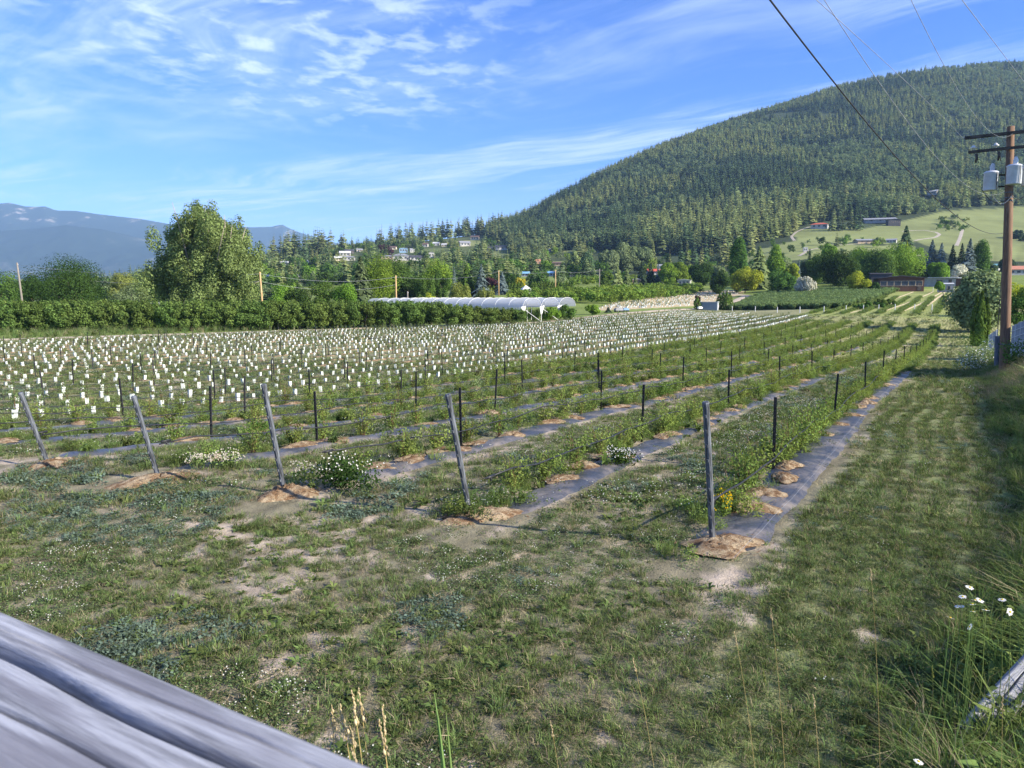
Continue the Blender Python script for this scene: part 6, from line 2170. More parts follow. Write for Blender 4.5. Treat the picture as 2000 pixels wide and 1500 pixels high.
def overhead(pxs, end, Y0, rad, mat, label, x0=None):
    """wire hanging in the vertical plane from END towards a point near the camera"""
    u0, _ = uw(*pxs[0])
    sx, sy = u0 * Y0, Y0
    kx = (end.x - sx) / (end.y - sy)
    pts = []
    for p in pxs:
        u, w_ = uw(*p)
        Y = (sx - kx * sy) / (u - kx)
        pts.append(Vector((u * Y, Y, CZ + w_ * Y)))
    pts.append(end)
    # smooth sag: fit z as a quadratic of distance and resample
    d = np.array([(p.xy - pts[-1].xy).length for p in pts]); z = np.array([p.z for p in pts])
    c = np.polyfit(d[:-1], (z[:-1] - end.z) / np.maximum(d[:-1], 1e-3), 1 if len(pts) > 3 else 0)
    D = np.linspace(0, d.max() * 1.25, 60)
    dirv = (pts[0].xy - pts[-1].xy).normalized()
    q = [Vector((end.x + dirv.x * t, end.y + dirv.y * t, end.z + t * float(np.polyval(c, t)))) for t in D]
    sag_tube('power_line', q, rad, M[mat], 6, label=label, cat='power line')


x_, z_ = pole_at(455)
overhead([(1520, 0), (1590, 110), (1650, 190), (1720, 280), (1795, 362), (1880, 428)], PB + Vector((x_ - 0.15, 0, z_)), 6.5, 0.0075, 'wire', 'thick black service cable running from overhead down to the tall pole')
x_, z_ = pole_at(373)
overhead([(1610, 0), (1675, 100), (1750, 205), (1800, 275), (1880, 356)], PB + Vector((x_ - 0.15, 0, z_)), 7.0, 0.0032, 'wire_pale', 'thin wire ending just below the transformers of the tall pole')
p = Vector((ax1, 0, az1)) + off + armd * 1.42
overhead([(1640, 0), (1733, 137), (1800, 205), (1860, 245)], PB + p, 8.0, 0.0032, 'wire_pale', 'thin wire ending at the left tip of the upper crossarm')
overhead([(1780, 0), (1840, 122), (1890, 205)], PB + Vector((ax1, -0.15, az1)), 8.0, 0.0032, 'wire_pale', 'thin wire ending at the top of the tall pole')
overhead([(1912, 0), (1947, 122)], PB + Vector((ax1, 0, az1)) + off - armd * 1.38, 8.0, 0.0032, 'wire_pale', 'short thin wire at the upper right corner')

# ------------------------------------------------------------------ grey fence behind the pole
M['fence_board'] = plain('fence_board', (0.30, 0.32, 0.36), 0.85, 0.25, 5, stretch=(6, 6, 0.5))
root = empty('board_fence', (0, 0, 0))


def fence_run(p0, p1, h0, h1, root, nb):
    a = Vector((p0[0], p0[1])); b = Vector((p1[0], p1[1]))
    d = (b - a).normalized(); nrm = Vector((d.y, -d.x))
    mb = MB()
    for i in range(nb):
        f = (i + 0.5) / nb; p = a.lerp(b, f); w_ = (b - a).length / nb * 0.97
        z = hz(p.x, p.y); h_ = h0 + (h1 - h0) * f + random.uniform(-0.02, 0.02)
        mb.box((p.x, p.y, z + h_ / 2), (w_, 0.022, h_), rot=Matrix.Rotation(math.atan2(d.y, d.x), 3, 'Z'))
    mb.obj('boards', M['fence_board'], root)
    for fz in (0.12, 0.3, 0.48, 0.66, 0.84):
        mb = MB(); pts = []
        for i in range(9):
            p = a.lerp(b, i / 8) - nrm * 0.05 * (1 if nrm.y < 0 else -1)
            pts.append((p.x, p.y, hz(p.x, p.y) + (h0 + (h1 - h0) * i / 8) * fz))
        mb.tube(pts, 0.012, 4); mb.obj('wire', M['white'], root)
    n_ = 8
    for i in range(n_ + 1):
        p = a.lerp(b, i / n_) - nrm * 0.06 * (1 if nrm.y < 0 else -1); z = hz(p.x, p.y)
        mb = MB(); mb.tube([(p.x, p.y, z), (p.x, p.y, z + (h0 + (h1 - h0) * i / n_))], 0.010, 4); mb.obj('stay', M['white'], root)


fa = at(1977, 640, 33); fb = at(2075, 640, 25)
fence_run((fa.x, fa.y), (fb.x, fb.y), 1.55, 1.75, root, 34)
tag(root, 'grey board fence covered with pale wire mesh right of the pole', 'fence')
root = empty('board_fence', (0, 0, 0))
fa = at(1936, 620, 47); fb = at(1951, 620, 44)
fence_run((fa.x, fa.y), (fb.x, fb.y), 1.25, 1.45, root, 10)
tag(root, 'short section of grey fence farther back left of the pole', 'fence')
g = at(1951, 672, 31); zf = hz(g.x, g.y)
mb = MB(); mb.tube([(g.x, g.y, zf - 0.3), (g.x - 0.08, g.y, zf + 1.35)], [0.11, 0.10], 10)
o = mb.obj('fence_post', M['wood_grey'], smooth_=False); tag(o, 'thick dark weathered fence post just left of the utility pole', 'fence post')

# white low hurdle at the orchard edge
g = G(316, 646); root = empty('white_hurdle', g, 0.05)
mb = MB(); mb.box((0, 0, 0.52), (1.75, 0.34, 0.10), bev=0.01); mb.obj('top', M['white'], root)
for j in range(7):
    mb = MB(); mb.box((-0.78 + j * 0.26, 0, 0.235), (0.07, 0.24, 0.47)); mb.obj('leg', M['white'], root)
tag(root, 'low white slatted bench at the foot of the orchard trees', 'bench')

# parked equipment by the tunnels
for j, (px, yb, wp, hp, Y, mt, lab) in enumerate([(1208, 611, 16, 8, 128, 'wall_grey', 'grey wagon parked right of the white tunnels'), (1222, 610, 12, 7, 130, 'wall_blue', 'pale blue crate pile beside the grey wagon'), (1367, 604, 9, 7, 156, 'white', 'small white trailer left of the metal shed')]):
    x = uw(px, yb)[0] * Y; z = hz(x, Y); W_ = wp / F * Y; H_ = hp / F * Y
    root = empty('farm_wagon' if j != 1 else 'crate_pile', (x, Y, z), 0.3)
    mb = MB(); mb.box((0, 0, H_ * 0.62), (W_, W_ * 0.6, H_ * 0.5), bev=0.02)
    mb.box((0, 0, H_ * 0.93), (W_ * 0.7, W_ * 0.4, H_ * 0.15), bev=0.01); mb.obj('body', M[mt], root)
    for sx in (-1, 1):
        for sy in (-1, 1):
            mb = MB(); mb.tube([(sx * W_ * 0.33, sy * W_ * 0.3 - 0.05, H_ * 0.2), (sx * W_ * 0.33, sy * W_ * 0.3 + 0.05, H_ * 0.2)], H_ * 0.22, 12)
            mb.obj('wheel' if j != 1 else 'foot', M['hose'], root)
    tag(root, lab, 'wagon' if j != 1 else 'crates')

# white short posts at the head of the upper rows
i_ = 0
for px, py in [(1518, 611), (1562, 611), (1609, 610), (1652, 609), (1686, 608), (1716, 607), (1748, 606), (1786, 606), (1820, 606), (1856, 606), (1430, 608), (1475, 609), (1763, 568), (1783, 569), (1803, 569), (1822, 570), (1843, 570), (1863, 571)]:
    g = G(px, py); i_ += 1
    mb = MB(); hgt = 1.0 if py > 590 else 1.4
    mb.tube([(0, 0, -0.2), (0, 0, hgt)], 0.06, 8); mb.lathe((0, 0, hgt), [(0.06, 0), (0.05, 0.03), (0, 0.04)], 8)
    o = mb.obj('marker_post', M['white'], None, g)
    tag(o, 'short white post at the near end of an upper row' if py > 590 else 'short white post at the far end of an upper row by the brown house', 'post', 'white posts near end' if py > 590 else 'white posts far end')
M['straw'] = plain('straw', (0.62, 0.50, 0.30), 0.95, 0.2, 2)
for j, (a, b) in enumerate([((1754, 612), (1838, 571)), ((1785, 612), (1845, 571)), ((1820, 612), (1863, 571)), ((1858, 612), (1868, 596)), ((1716, 611), (1822, 570)), ((1730, 590), (1783, 570)), ((1660, 611), (1750, 590)), ((1672, 600), (1730, 578))]):
    ribbon('straw_mulch', gp([a, b]), 0.75, M['straw'], 0.06, 2, f'pale straw mulch strip, {ORD[j]} of those on the slope below the brown house', 'mulch strip', None, 'straw mulch strips', jitter=0.4, seed=60 + j)
# weedy green rows between the strips
n = 5000
t = 100 + 95 * rng.random(n); k = rng.integers(-1, 8, n); x, y = xy(-2.5 * k - 0.9 + rng.normal(size=n) * 0.22, t)
px_, py_ = project(x, y, H(x, y))
kk = in_poly(px_, py_, [(1560, 613), (1760, 572), (1868, 572), (1868, 613)])
x, y = x[kk], y[kk]
instancer('row_weeds', np.stack([x, y, H(x, y)], 1), zrot(len(x), 0.1), s3(1.0 + 0.6 * rng.random(len(x))), rng.integers(0, 5, len(x)), RW, 'stuff', 'weedy green rows on the slope below the brown house')

# ------------------------------------------------------------------ conifer forest on the hill and trees among the houses
CF = []
STEM = MB(); STEM.tube([(0, 0, -0.5), (0, 0, 16.6)], [0.26, 0.04], 4, cap=False)
for i in range(6):
    V, Fc = conifer_arrays(17.0, 3.3 + 0.5 * (i % 3), 800 + i, 12, 7, bare_=0.10 + 0.06 * (i % 2), power=0.75 if i % 3 else 0.95, wid=0.5)
    Fc = np.vstack([Fc, np.array(STEM.f) + len(V)]); V = np.vstack([V, np.array(STEM.v)])
    CF.append((V, Fc))
BL = []
for i in range(3):
    rg_i = np.random.default_rng(850 + i)
    lobes = [((rg_i.normal() * 1.6, rg_i.normal() * 1.6, 2.6 + 6.0 * rg_i.random()), (1.5, 1.5, 1.7)) for _ in range(14)]
    V, Fc = lobes_cloud(lobes, 700, rg_i, 0.95, 0.6, 0.7, 0.5)
    V[:, 2] = np.maximum(V[:, 2], 0)
    BL.append((V, Fc))
cf_me = [np_mesh('conifer_tree', V, [Fc], M['needle']) for V, Fc in CF]
cl_me = [np_mesh('conifer_tree', V, [Fc], M['needle_light']) for V, Fc in CF]
bl_me = {lf: [np_mesh('leafy_tree', V, [Fc], M[lf]) for V, Fc in BL] for lf in ('leaf_mid', 'leaf_bright', 'leaf_grey', 'leaf_dark', 'leaf_plum', 'leaf_willow')}

EDGE = [(980, 470), (1000, 497), (1150, 486), (1250, 500), (1320, 498), (1400, 496), (1470, 478), (1540, 462), (1556, 446), (1600, 434), (1700, 430), (1850, 411), (1900, 404), (2200, 396)]
# forest: random ground points in the sector of the hill
N = 90000
az = np.radians(-2 + 44 * rng.random(N)); r = np.sqrt(430 ** 2 + (2150 ** 2 - 430 ** 2) * rng.random(N))
x = r * np.sin(az); y = r * np.cos(az)
z = H(x, y); px, py = project(x, y, z)
e = np.interp(px, [p[0] for p in EDGE], [p[1] for p in EDGE])
ok = (py < e) & (px > 940) & (px < 2160)
gap = fbm(x, y, 0.006, 201, 4)
gap2 = fbm(x, y, 0.02, 211, 3)
ok &= (gap2 > 0.30) | (r < 800)
ok &= ~((gap > 0.62) & (rng.random(N) < 0.6))
for (hx, hy) in ((1814, 389), (1601, 442), (1716, 444), (1168, 437)):
    ok &= ~((np.abs(px - hx) < 20) & (py - hy > -4) & (py - hy < 16))
ok &= rng.random(N) < (0.80 * smooth(2150, 1100, r) + 0.20)
x, y, z, px, py, r = x[ok], y[ok], z[ok], px[ok], py[ok], r[ok]
N = len(x)
print('forest', N)
sunlit_patch = fbm(x, y, 0.008, 221, 4)  # noise patches where sunlit folds of the hill are painted by paler conifers
aspen = (fbm(x, y, 0.010, 231, 4) > 0.56) & (rng.random(N) < 0.7)
sc = (0.50 + 0.72 * rng.random(N)) * (0.92 - 0.25 * smooth(900, 1700, r))
lt = (sunlit_patch + 0.20 * (rng.random(N) - 0.5)) > 0.485
idx = np.where(aspen, 12 + rng.integers(0, 3, N), np.where(lt, 6, 0) + rng.integers(0, 6, N))
order = np.argsort(-(sc * 17.0 / r))
big = order[:200]
rest = order[200:]
for k in big:
    i = int(idx[k])
    me = cf_me[i] if i < 6 else cl_me[i - 6] if i < 12 else bl_me['leaf_grey'][i - 12]
    o = link(bpy.data.objects.new('conifer_tree' if i < 12 else 'leafy_tree', me), None, (x[k], y[k], z[k] - 0.3), random.uniform(0, 6.28), float(sc[k]) * (1.1 if i < 12 else 1.0))
    tag(o, ('dark green conifer at the lower edge of the hill forest' if i < 6 else 'grey green conifer coloured lighter as if sunlit at the lower edge of the hill forest') if i < 12 else 'pale leafy tree at the lower edge of the hill forest', 'tree', 'trees at the lower forest edge')
pats = [bpy.data.objects.new('forest_pattern', m) for m in cf_me + cl_me + bl_me['leaf_grey']]
n = len(rest)
sxy = sc[rest] * (0.9 + 0.35 * rng.random(n))
instancer('forest', np.stack([x[rest], y[rest], z[rest] - 0.3], 1), zrot(n, 0.02), np.stack([sxy, sxy, sc[rest] * (0.9 + 0.4 * rng.random(n))], 1), idx[rest], pats, 'stuff', 'dense conifer forest covering the hill')

# pines standing tall along the low ridge and between the houses: (px, ground row, distance, height m)
RIDGE = []
for i in range(62):      # left ponderosa group
    px = 528 + 150 * random.random()
    RIDGE.append((px, 640 + 200 * random.random(), random.uniform(22, 32), 'ridge'))
for i in range(84):
    px = random.uniform(735, 1010)
    RIDGE.append((px, random.uniform(880, 1010), random.uniform(20, 30), 'ridge'))
for i in range(16):
    RIDGE.append((random.uniform(660, 745), random.uniform(800, 900), random.uniform(9, 16), 'ridge'))
for i in range(26):
    RIDGE.append((random.uniform(480, 640), random.uniform(420, 560), random.uniform(10, 17), 'low'))
for i in range(44):
    RIDGE.append((random.uniform(900, 1160), random.uniform(440, 780), random.uniform(11, 18), 'low'))
for i in range(20):
    RIDGE.append((random.uniform(1290, 1470), random.uniform(420, 520), random.uniform(13, 20), 'foot'))
for px, Y in ((1612, 600), (1622, 606), (1634, 608), (1642, 604), (1658, 610), (1668, 612), (1676, 606), (1604, 540), (1632, 500)):
    RIDGE.append((px, Y, random.uniform(17, 20) if Y > 550 else 11, 'meadow'))
PH = {'ridge': ('tall ponderosa pine on the low ridge left of the hill', 'pines on the low ridge'), 'low': ('conifer standing among the scattered houses', 'conifers among the houses'),
      'foot': ('conifer at the foot of the forested hill', 'conifers at the hill foot'), 'meadow': ('tall pine standing beside the red roofed house', 'pines beside the red roofed house')}
tr_me = MB(); tr_me.tube([(0, 0, -0.5), (0, 0, 14.5)], [0.30, 0.08], 6); trunk_me = tr_me.mesh('trunk', M['bark'])
for px, Y, h_, g_ in RIDGE:
    if g_ == 'ridge' and 640 < px < 700 and Y < 760: continue
    if g_ == 'ridge' and 850 < px < 1005 and Y < 985: Y = 985 + 40 * random.random()
    xx = uw(px, 520)[0] * Y
    pp = project(xx, Y, hz(xx, Y))
    if any(abs(pp[0] - hh_[0]) < hh_[2] * 0.55 + 2 and -2 < pp[1] - hh_[1] < 34 and Y < hh_[4] for hh_ in HOUSES) and random.random() < 0.9: continue
    me = random.choice(cl_me if random.random() < 0.62 else cf_me)
    o = link(bpy.data.objects.new('pine_tree', me), None, (xx, Y, hz(xx, Y) - 0.3), random.uniform(0, 6.28), (h_ / 17 * 0.85, h_ / 17 * 0.85, h_ / 17))
    link(bpy.data.objects.new('trunk', trunk_me), o)
    tag(o, PH[g_][0], 'tree', PH[g_][1])
# leafy trees among the houses
VG = []
for i in range(150):
    px = random.uniform(490, 1130); Y = random.choice([random.uniform(330, 470), random.uniform(430, 650), random.uniform(640, 860)])
    VG.append((px, Y, random.uniform(5, 11)))
for i in range(26): VG.append((random.uniform(1120, 1420), random.uniform(300, 520), random.uniform(5, 10)))
for i in range(75): VG.append((random.uniform(1430, 1800), random.uniform(360, 540), random.uniform(2.5, 6.5)))
for i in range(34): VG.append((random.uniform(1828, 1885), random.uniform(600, 700), random.uniform(3, 5)))
for i in range(14): VG.append((random.uniform(190, 300), random.uniform(300, 700), random.uniform(6, 11)))
for i in range(16): VG.append((random.uniform(-20, 180), random.uniform(220, 500), random.uniform(6, 10)))
for px, Y, h_ in ((756, 660, 12), (742, 668, 12), (682, 720, 10)): VG.append((px, Y, -h_))
for px, Y, h_ in VG:
    xx = uw(px, 520)[0] * Y; zz_ = hz(xx, Y)
    pp = project(xx, Y, zz_)
    if any(in_poly(np.array([pp[0]]), np.array([pp[1]]), P_)[0] for P_ in MEADOWS[2:]): continue
    if any(abs(pp[0] - hh_[0]) < hh_[2] * 0.5 + 3 and -2 < pp[1] - hh_[1] < 26 and Y < hh_[4] for hh_ in HOUSES) and random.random() < 0.93: continue
    lf = 'leaf_plum' if h_ < 0 else random.choices(['leaf_mid', 'leaf_bright', 'leaf_grey', 'leaf_dark', 'leaf_willow'], [4, 2.5, 3, 2, 1])[0]
    h_ = abs(h_)
    o = link(bpy.data.objects.new('leafy_tree', random.choice(bl_me[lf])), None, (xx, Y, zz_ - 0.2), random.uniform(0, 6.28), (h_ / 10 * random.uniform(.9, 1.2),) * 2 + (h_ / 10,))
    tag(o, {'leaf_plum': 'dark purple leaved tree among the hillside houses', 'leaf_mid': 'green leafy tree among the scattered houses', 'leaf_bright': 'bright green leafy tree among the scattered houses', 'leaf_grey': 'grey green leafy tree among the scattered houses',
            'leaf_dark': 'dark green leafy tree among the scattered houses', 'leaf_willow': 'yellowish leafy tree among the scattered houses'}[lf], 'tree', {'leaf_plum': 'purple trees', 'leaf_mid': 'green trees among houses', 'leaf_bright': 'bright trees among houses', 'leaf_grey': 'grey green trees among houses', 'leaf_dark': 'dark trees among houses', 'leaf_willow': 'yellowish trees among houses'}[lf])

# the rest of the wooded slope between and below the houses
n = 6500
px = 190 + 960 * rng.random(n); Y = np.where(rng.random(n) < 0.45, 225 + 230 * rng.random(n), 420 + 480 * rng.random(n))
x = (px - 1000) / F / 0.985 * Y; z = H(x, Y); pxx, pyy = project(x, Y, z)
dens = fbm(x, Y, 0.02, 301, 3)
ok = (dens > 0.40) & ((px > 480) | (Y > 300))
for P_ in MEADOWS[2:]: ok &= ~in_poly(pxx, pyy, P_)
for h_ in HOUSES: ok &= ~((np.abs(pxx - h_[0]) < h_[2] * 0.55 + 4) & (pyy - h_[1] > -2) & (pyy - h_[1] < 30) & (Y < h_[4] + 8))
ok &= ~in_poly(pxx, pyy, OR_POLY) & ~in_poly(pxx, pyy, OR2) & ((Y > 320) | (pyy < 567) | (px < 640))
x, Y, z, px = x[ok], Y[ok], z[ok], px[ok]; n = len(x)
print('slope trees', n)
wp_ = cf_me[:3] + cl_me[:3] + bl_me['leaf_mid'] + bl_me['leaf_grey'] + bl_me['leaf_dark'] + bl_me['leaf_bright'][:1]
kk = rng.random(n); con = kk < np.where(px < 640, 0.22, 0.38)
idx = np.where(con, rng.integers(0, 6, n), rng.integers(6, len(wp_), n))
sc = np.where(con, 0.55 + 0.45 * rng.random(n), 0.45 + 0.5 * rng.random(n)) * np.where(Y < 400, 0.72, 1.0)
instancer('woodland', np.stack([x, Y, z - 0.2], 1), zrot(n, 0.03), s3(sc), idx, [bpy.data.objects.new('woodland_pattern', m) for m in wp_], 'stuff', 'mixed woodland between the scattered houses')

# tall trees outside the right edge of the picture: their shade lies over the near field
for j, (sx, sy, h_, wd) in enumerate([]):
    r_ = round_tree('shade_tree', h_, wd, 960 + j, 'leaf_mid', 'bark', 0.12, 260, 0.6, 'round', 22)
    place(r_, sx, sy, 'tall leafy tree shading the near field, outside the right edge', 'tree', 'shade trees outside the picture')

# ------------------------------------------------------------------ weathered rail in front of the camera
def rail_mat():
    m, t = newmat('weathered_rail')
    tcn = t.n('ShaderNodeTexCoord')
    v = t.vmath('MULTIPLY', tcn.outputs['Object'], (3.0, 60, 60))
    a = t.noise(v, 1.0, 7, 0.66, 0.15); b = t.noise(t.vmath('MULTIPLY', tcn.outputs['Object'], (2.2, 26, 26)), 1.0, 4, 0.6)
    c = t.mix(t.ramp(a, 0.34, 0.64), (0.115, 0.12, 0.135), (0.40, 0.415, 0.455))
    c = t.mix(t.math('MULTIPLY', t.ramp(b, 0.45, 0.62), 0.75), c, (0.16, 0.16, 0.185))
    bs = t.n('ShaderNodeBsdfPrincipled'); t.put(bs.inputs['Base Color'], c); bs.inputs['Roughness'].default_value = 0.8
    bp = t.n('ShaderNodeBump'); bp.inputs['Strength'].default_value = 0.5; bp.inputs['Distance'].default_value = 0.01
    t.put(bp.inputs['Height'], a); t.t.links.new(bp.outputs[0], bs.inputs['Normal'])
    o = t.n('ShaderNodeOutputMaterial'); t.t.links.new(bs.outputs[0], o.inputs[0])
    return m


M['rail'] = rail_mat()


def cracked_beam(name, L, wd, th, seed, cracks, mat, parent=None):
    """beam along X with its top at z=0: rounded edges, long drying cracks sunk into the upper face"""
    rg = np.random.default_rng(seed)
    nx, ny = 160, 150
    xs = np.linspace(-L / 2, L / 2, nx); ys = np.linspace(-wd / 2, wd / 2, ny)
    X, Yg = np.meshgrid(xs, ys, indexing='ij')
    rr = 0.018
    ed = np.clip((np.abs(Yg) - (wd / 2 - rr)) / rr, 0, 1)
    Z = -rr * (1 - np.sqrt(1 - ed ** 2 * 0.98))
    for (yc, wc, dc, ph) in cracks:
        yy = yc + 0.003 * np.sin(X * 5 + ph) + 0.0025 * np.sin(X * 17 + 2 * ph) + 0.008 * X * math.sin(ph)
        ww = wc * (0.7 + 0.5 * np.sin(X * 3.1 + ph * 3))
        Z = Z - dc * np.exp(-((Yg - yy) / np.maximum(ww, 0.0012)) ** 2)
    Z = Z + (fbm(X * 1.0, Yg * 30, 2.0, seed, 4) - 0.5) * 0.0025
    V = np.stack([X, Yg, Z], -1).reshape(-1, 3)
    i = np.arange(nx - 1)[:, None]; j = np.arange(ny - 1)[None, :]
    a = i * ny + j
    f = np.stack([a, a + ny, a + ny + 1, a + 1], -1).reshape(-1, 4)
    # sides and bottom
    n0 = len(V)
    lo = np.array([[x, s_ * wd / 2, -th] for x in xs for s_ in (-1, 1)])
    V = np.vstack([V, lo])
    sd = []
    for k in range(nx - 1):
        sd.append((k * ny, n0 + 2 * k, n0 + 2 * k + 2, (k + 1) * ny))
        sd.append((k * ny + ny - 1, (k + 1) * ny + ny - 1, n0 + 2 * k + 3, n0 + 2 * k + 1))
        sd.append((n0 + 2 * k, n0 + 2 * k + 1, n0 + 2 * k + 3, n0 + 2 * k + 2))
    o = link(bpy.data.objects.new(name, np_mesh(name, V, [f, np.array(sd)], mat)), parent)
    for p in o.data.polygons: p.use_smooth = True
    return o


ra = at(0, 1180, 0.83)
zr = ra.z
u1, w1 = uw(778, 1500); Y1 = (zr - CZ) / w1
rb = Vector((u1 * Y1, Y1, zr))
dirr = (rb - ra).normalized()
nin = Vector((-dirr.y, dirr.x, 0))
if nin.y > 0: nin = -nin               # towards the camera
wd_ = 0.235
c = (ra + rb) / 2 + nin * (wd_ / 2) - dirr * 0.55
root = cracked_beam('fence_rail', 3.0, wd_, 0.09, 3, [(0.056, 0.0050, 0.08, 0.4), (0.004, 0.0016, 0.02, 1.9), (-0.045, 0.0022, 0.03, 3.3), (0.088, 0.0012, 0.004, 4.0), (-0.085, 0.003, 0.03, 5.1)], M['rail'])
root.location = c
ang = math.atan2(dirr.y, dirr.x)
root.rotation_euler = (0, 0, ang)
if (Matrix.Rotation(ang, 3, 'Z') @ Vector((0, 1, 0))).dot(nin) > 0:
    root.rotation_euler = (0, 0, ang + math.pi)
tag(root, 'weathered grey fence rail with long cracks across the lower left corner', 'fence rail')

# old grey plank in the grass at the lower right
p0 = at(1900, 1405, 3.75); p1 = at(2120, 1170, 4.2)
mid = (p0 + p1) / 2; d = (p1 - p0)
pl = cracked_beam('weathered_plank', d.length * 1.0, 0.15, 0.06, 8, [(0.02, 0.004, 0.02, 1.0), (-0.035, 0.003, 0.015, 2.5)], M['rail'])
pl.location = mid - Vector((0, 0, 0.10))
q = d.to_track_quat('X', 'Z')
pl.rotation_euler = (q @ Euler((R(38), 0, 0)).to_quaternion()).to_euler()
tag(pl, 'old grey plank leaning in the tall grass at the lower right', 'plank')

# ------------------------------------------------------------------ flowers and grass stalks near the camera
def daisy(px, py, Y, rad, tilt, label):
    h = at(px, py, Y)
    g = Vector((h.x + random.uniform(-.05, .05), h.y + random.uniform(-.03, .03), hz(h.x, h.y)))
    root = empty('daisy', g)
    L = h - g
    mb = MB(); mb.tube([(0, 0, 0), (L.x * 0.2 + 0.01, L.y * 0.3, L.z * 0.5), (L.x, L.y, L.z)], [0.0022, 0.002, 0.0016], 5); mb.obj('stem', M['grass_tall'], root)
    rot = Euler((tilt[0], tilt[1], random.uniform(0, 6))).to_matrix()
    mb = MB(); npt = 15
    for k in range(npt):
        a = 6.283 * k / npt + random.gauss(0, 0.06); r1 = rad * random.uniform(0.88, 1.08); w_ = rad * 0.17
        d_ = Vector((math.cos(a), math.sin(a), 0)); s_ = Vector((-math.sin(a), math.cos(a), 0)); dz_ = -0.16 * rad * random.random()
        vs = [d_ * rad * 0.25 - s_ * w_ * 0.5, d_ * rad * 0.25 + s_ * w_ * 0.5, d_ * r1 * 0.7 + s_ * w_ + Vector((0, 0, dz_ * 0.4)), d_ * r1 + s_ * w_ * 0.4 + Vector((0, 0, dz_)), d_ * r1 - s_ * w_ * 0.4 + Vector((0, 0, dz_)), d_ * r1 * 0.7 - s_ * w_ + Vector((0, 0, dz_ * 0.4))]
        mb.add([L + rot @ v_ for v_ in vs], [(0, 1, 2, 5), (5, 2, 3, 4)])
    mb.obj('petals', M['petal'], root)
    mb = MB(); mb.lathe((0, 0, 0), [(rad * 0.30, -0.001), (rad * 0.27, rad * 0.10), (rad * 0.15, rad * 0.17), (0, rad * 0.19)], 10)
    mb.v = [tuple(L + rot @ Vector(v_)) for v_ in mb.v]
    mb.obj('centre', M['yellow'], root, smooth_=True)
    tag(root, label, 'daisy')


DS = [(1894, 1147, 'topmost white daisy of the lower right group'), (1880, 1165, 'white daisy just below the topmost one'), (1904, 1172, 'left flower of the close pair of daisies'), (1914, 1172, 'right flower of the close pair of daisies'),
      (1899, 1180, 'white daisy right under the close pair'), (1870, 1184, 'leftmost of two small side by side daisies'), (1878, 1184, 'right one of two small side by side daisies'), (1900, 1194, 'small white daisy low in the middle of the group'),
      (1925, 1191, 'white daisy at the lower right of the group'), (1957, 1171, 'white daisy standing apart toward the right edge'), (1973, 1195, 'round white daisy facing the camera at the right edge'), (1894, 1224, 'white daisy seen edge on below the group'),
      (1856, 1206, 'white daisy at the lower left of the group'), (1794, 1487, 'single white daisy at the bottom edge')]
for i, (px, py, lab) in enumerate(DS):
    Y = 3.7 + 0.35 * ((i * 37) % 10) / 10 if i < 13 else 2.5
    face = i in (10, 11)
    daisy(px, py, Y, (0.021 if i not in (5, 6, 7) else 0.015) if i < 13 else 0.017, (R(70), 0) if i == 10 else (R(50), R(40)) if i == 11 else (R(random.uniform(5, 25)), R(random.uniform(-15, 15))), lab)


def seed_stalk(px, py, Y, base_px, label, headlen=0.07, head='seed', rad=0.0015, dense=1.0, head_w=0.006):
    h = at(px, py, Y)
    b = at(base_px[0], base_px[1], Y - 0.05)
    g = Vector((b.x, b.y, hz(b.x, b.y)))
    root = empty('grass_stalk', g)
    L = h - g
    ctrl = [Vector((0, 0, 0)), Vector((L.x * 0.30, L.y * 0.3, L.z * 0.45)), Vector((L.x * 0.68, L.y * 0.68, L.z * 0.82)), L]
    pts = []
    for i in range(13):
        f = i / 12
        pts.append(ctrl[0] * (1 - f) ** 3 + ctrl[1] * 3 * f * (1 - f) ** 2 + ctrl[2] * 3 * f * f * (1 - f) + ctrl[3] * f ** 3)
    mb = MB(); mb.tube(pts, [rad * (1.3 - 0.7 * i / 12) for i in range(13)], 5); mb.obj('stem', M['stalk' if head == 'seed' else 'grass_tall'], root)
    d = (pts[-1] - pts[-2]).normalized()
    mb = MB()
    n_ = int(16 * dense)
    for k in range(n_):
        f = k / n_
        p = pts[-1] - d * headlen * f + Vector((random.gauss(0, head_w * 0.5), random.gauss(0, head_w * 0.5), 0)) * (0.4 + f)
        r_ = head_w * random.uniform(0.5, 0.95) * (0.55 + 0.6 * f)
        mb.tube([p - d * r_ * 1.2, p, p + d * r_ * 1.5], [r_ * 0.3, r_ * 0.75, r_ * 0.15], 6)
    mb.obj('seed_head', M[head], root, smooth_=True)
    tag(root, label, 'grass stalk')


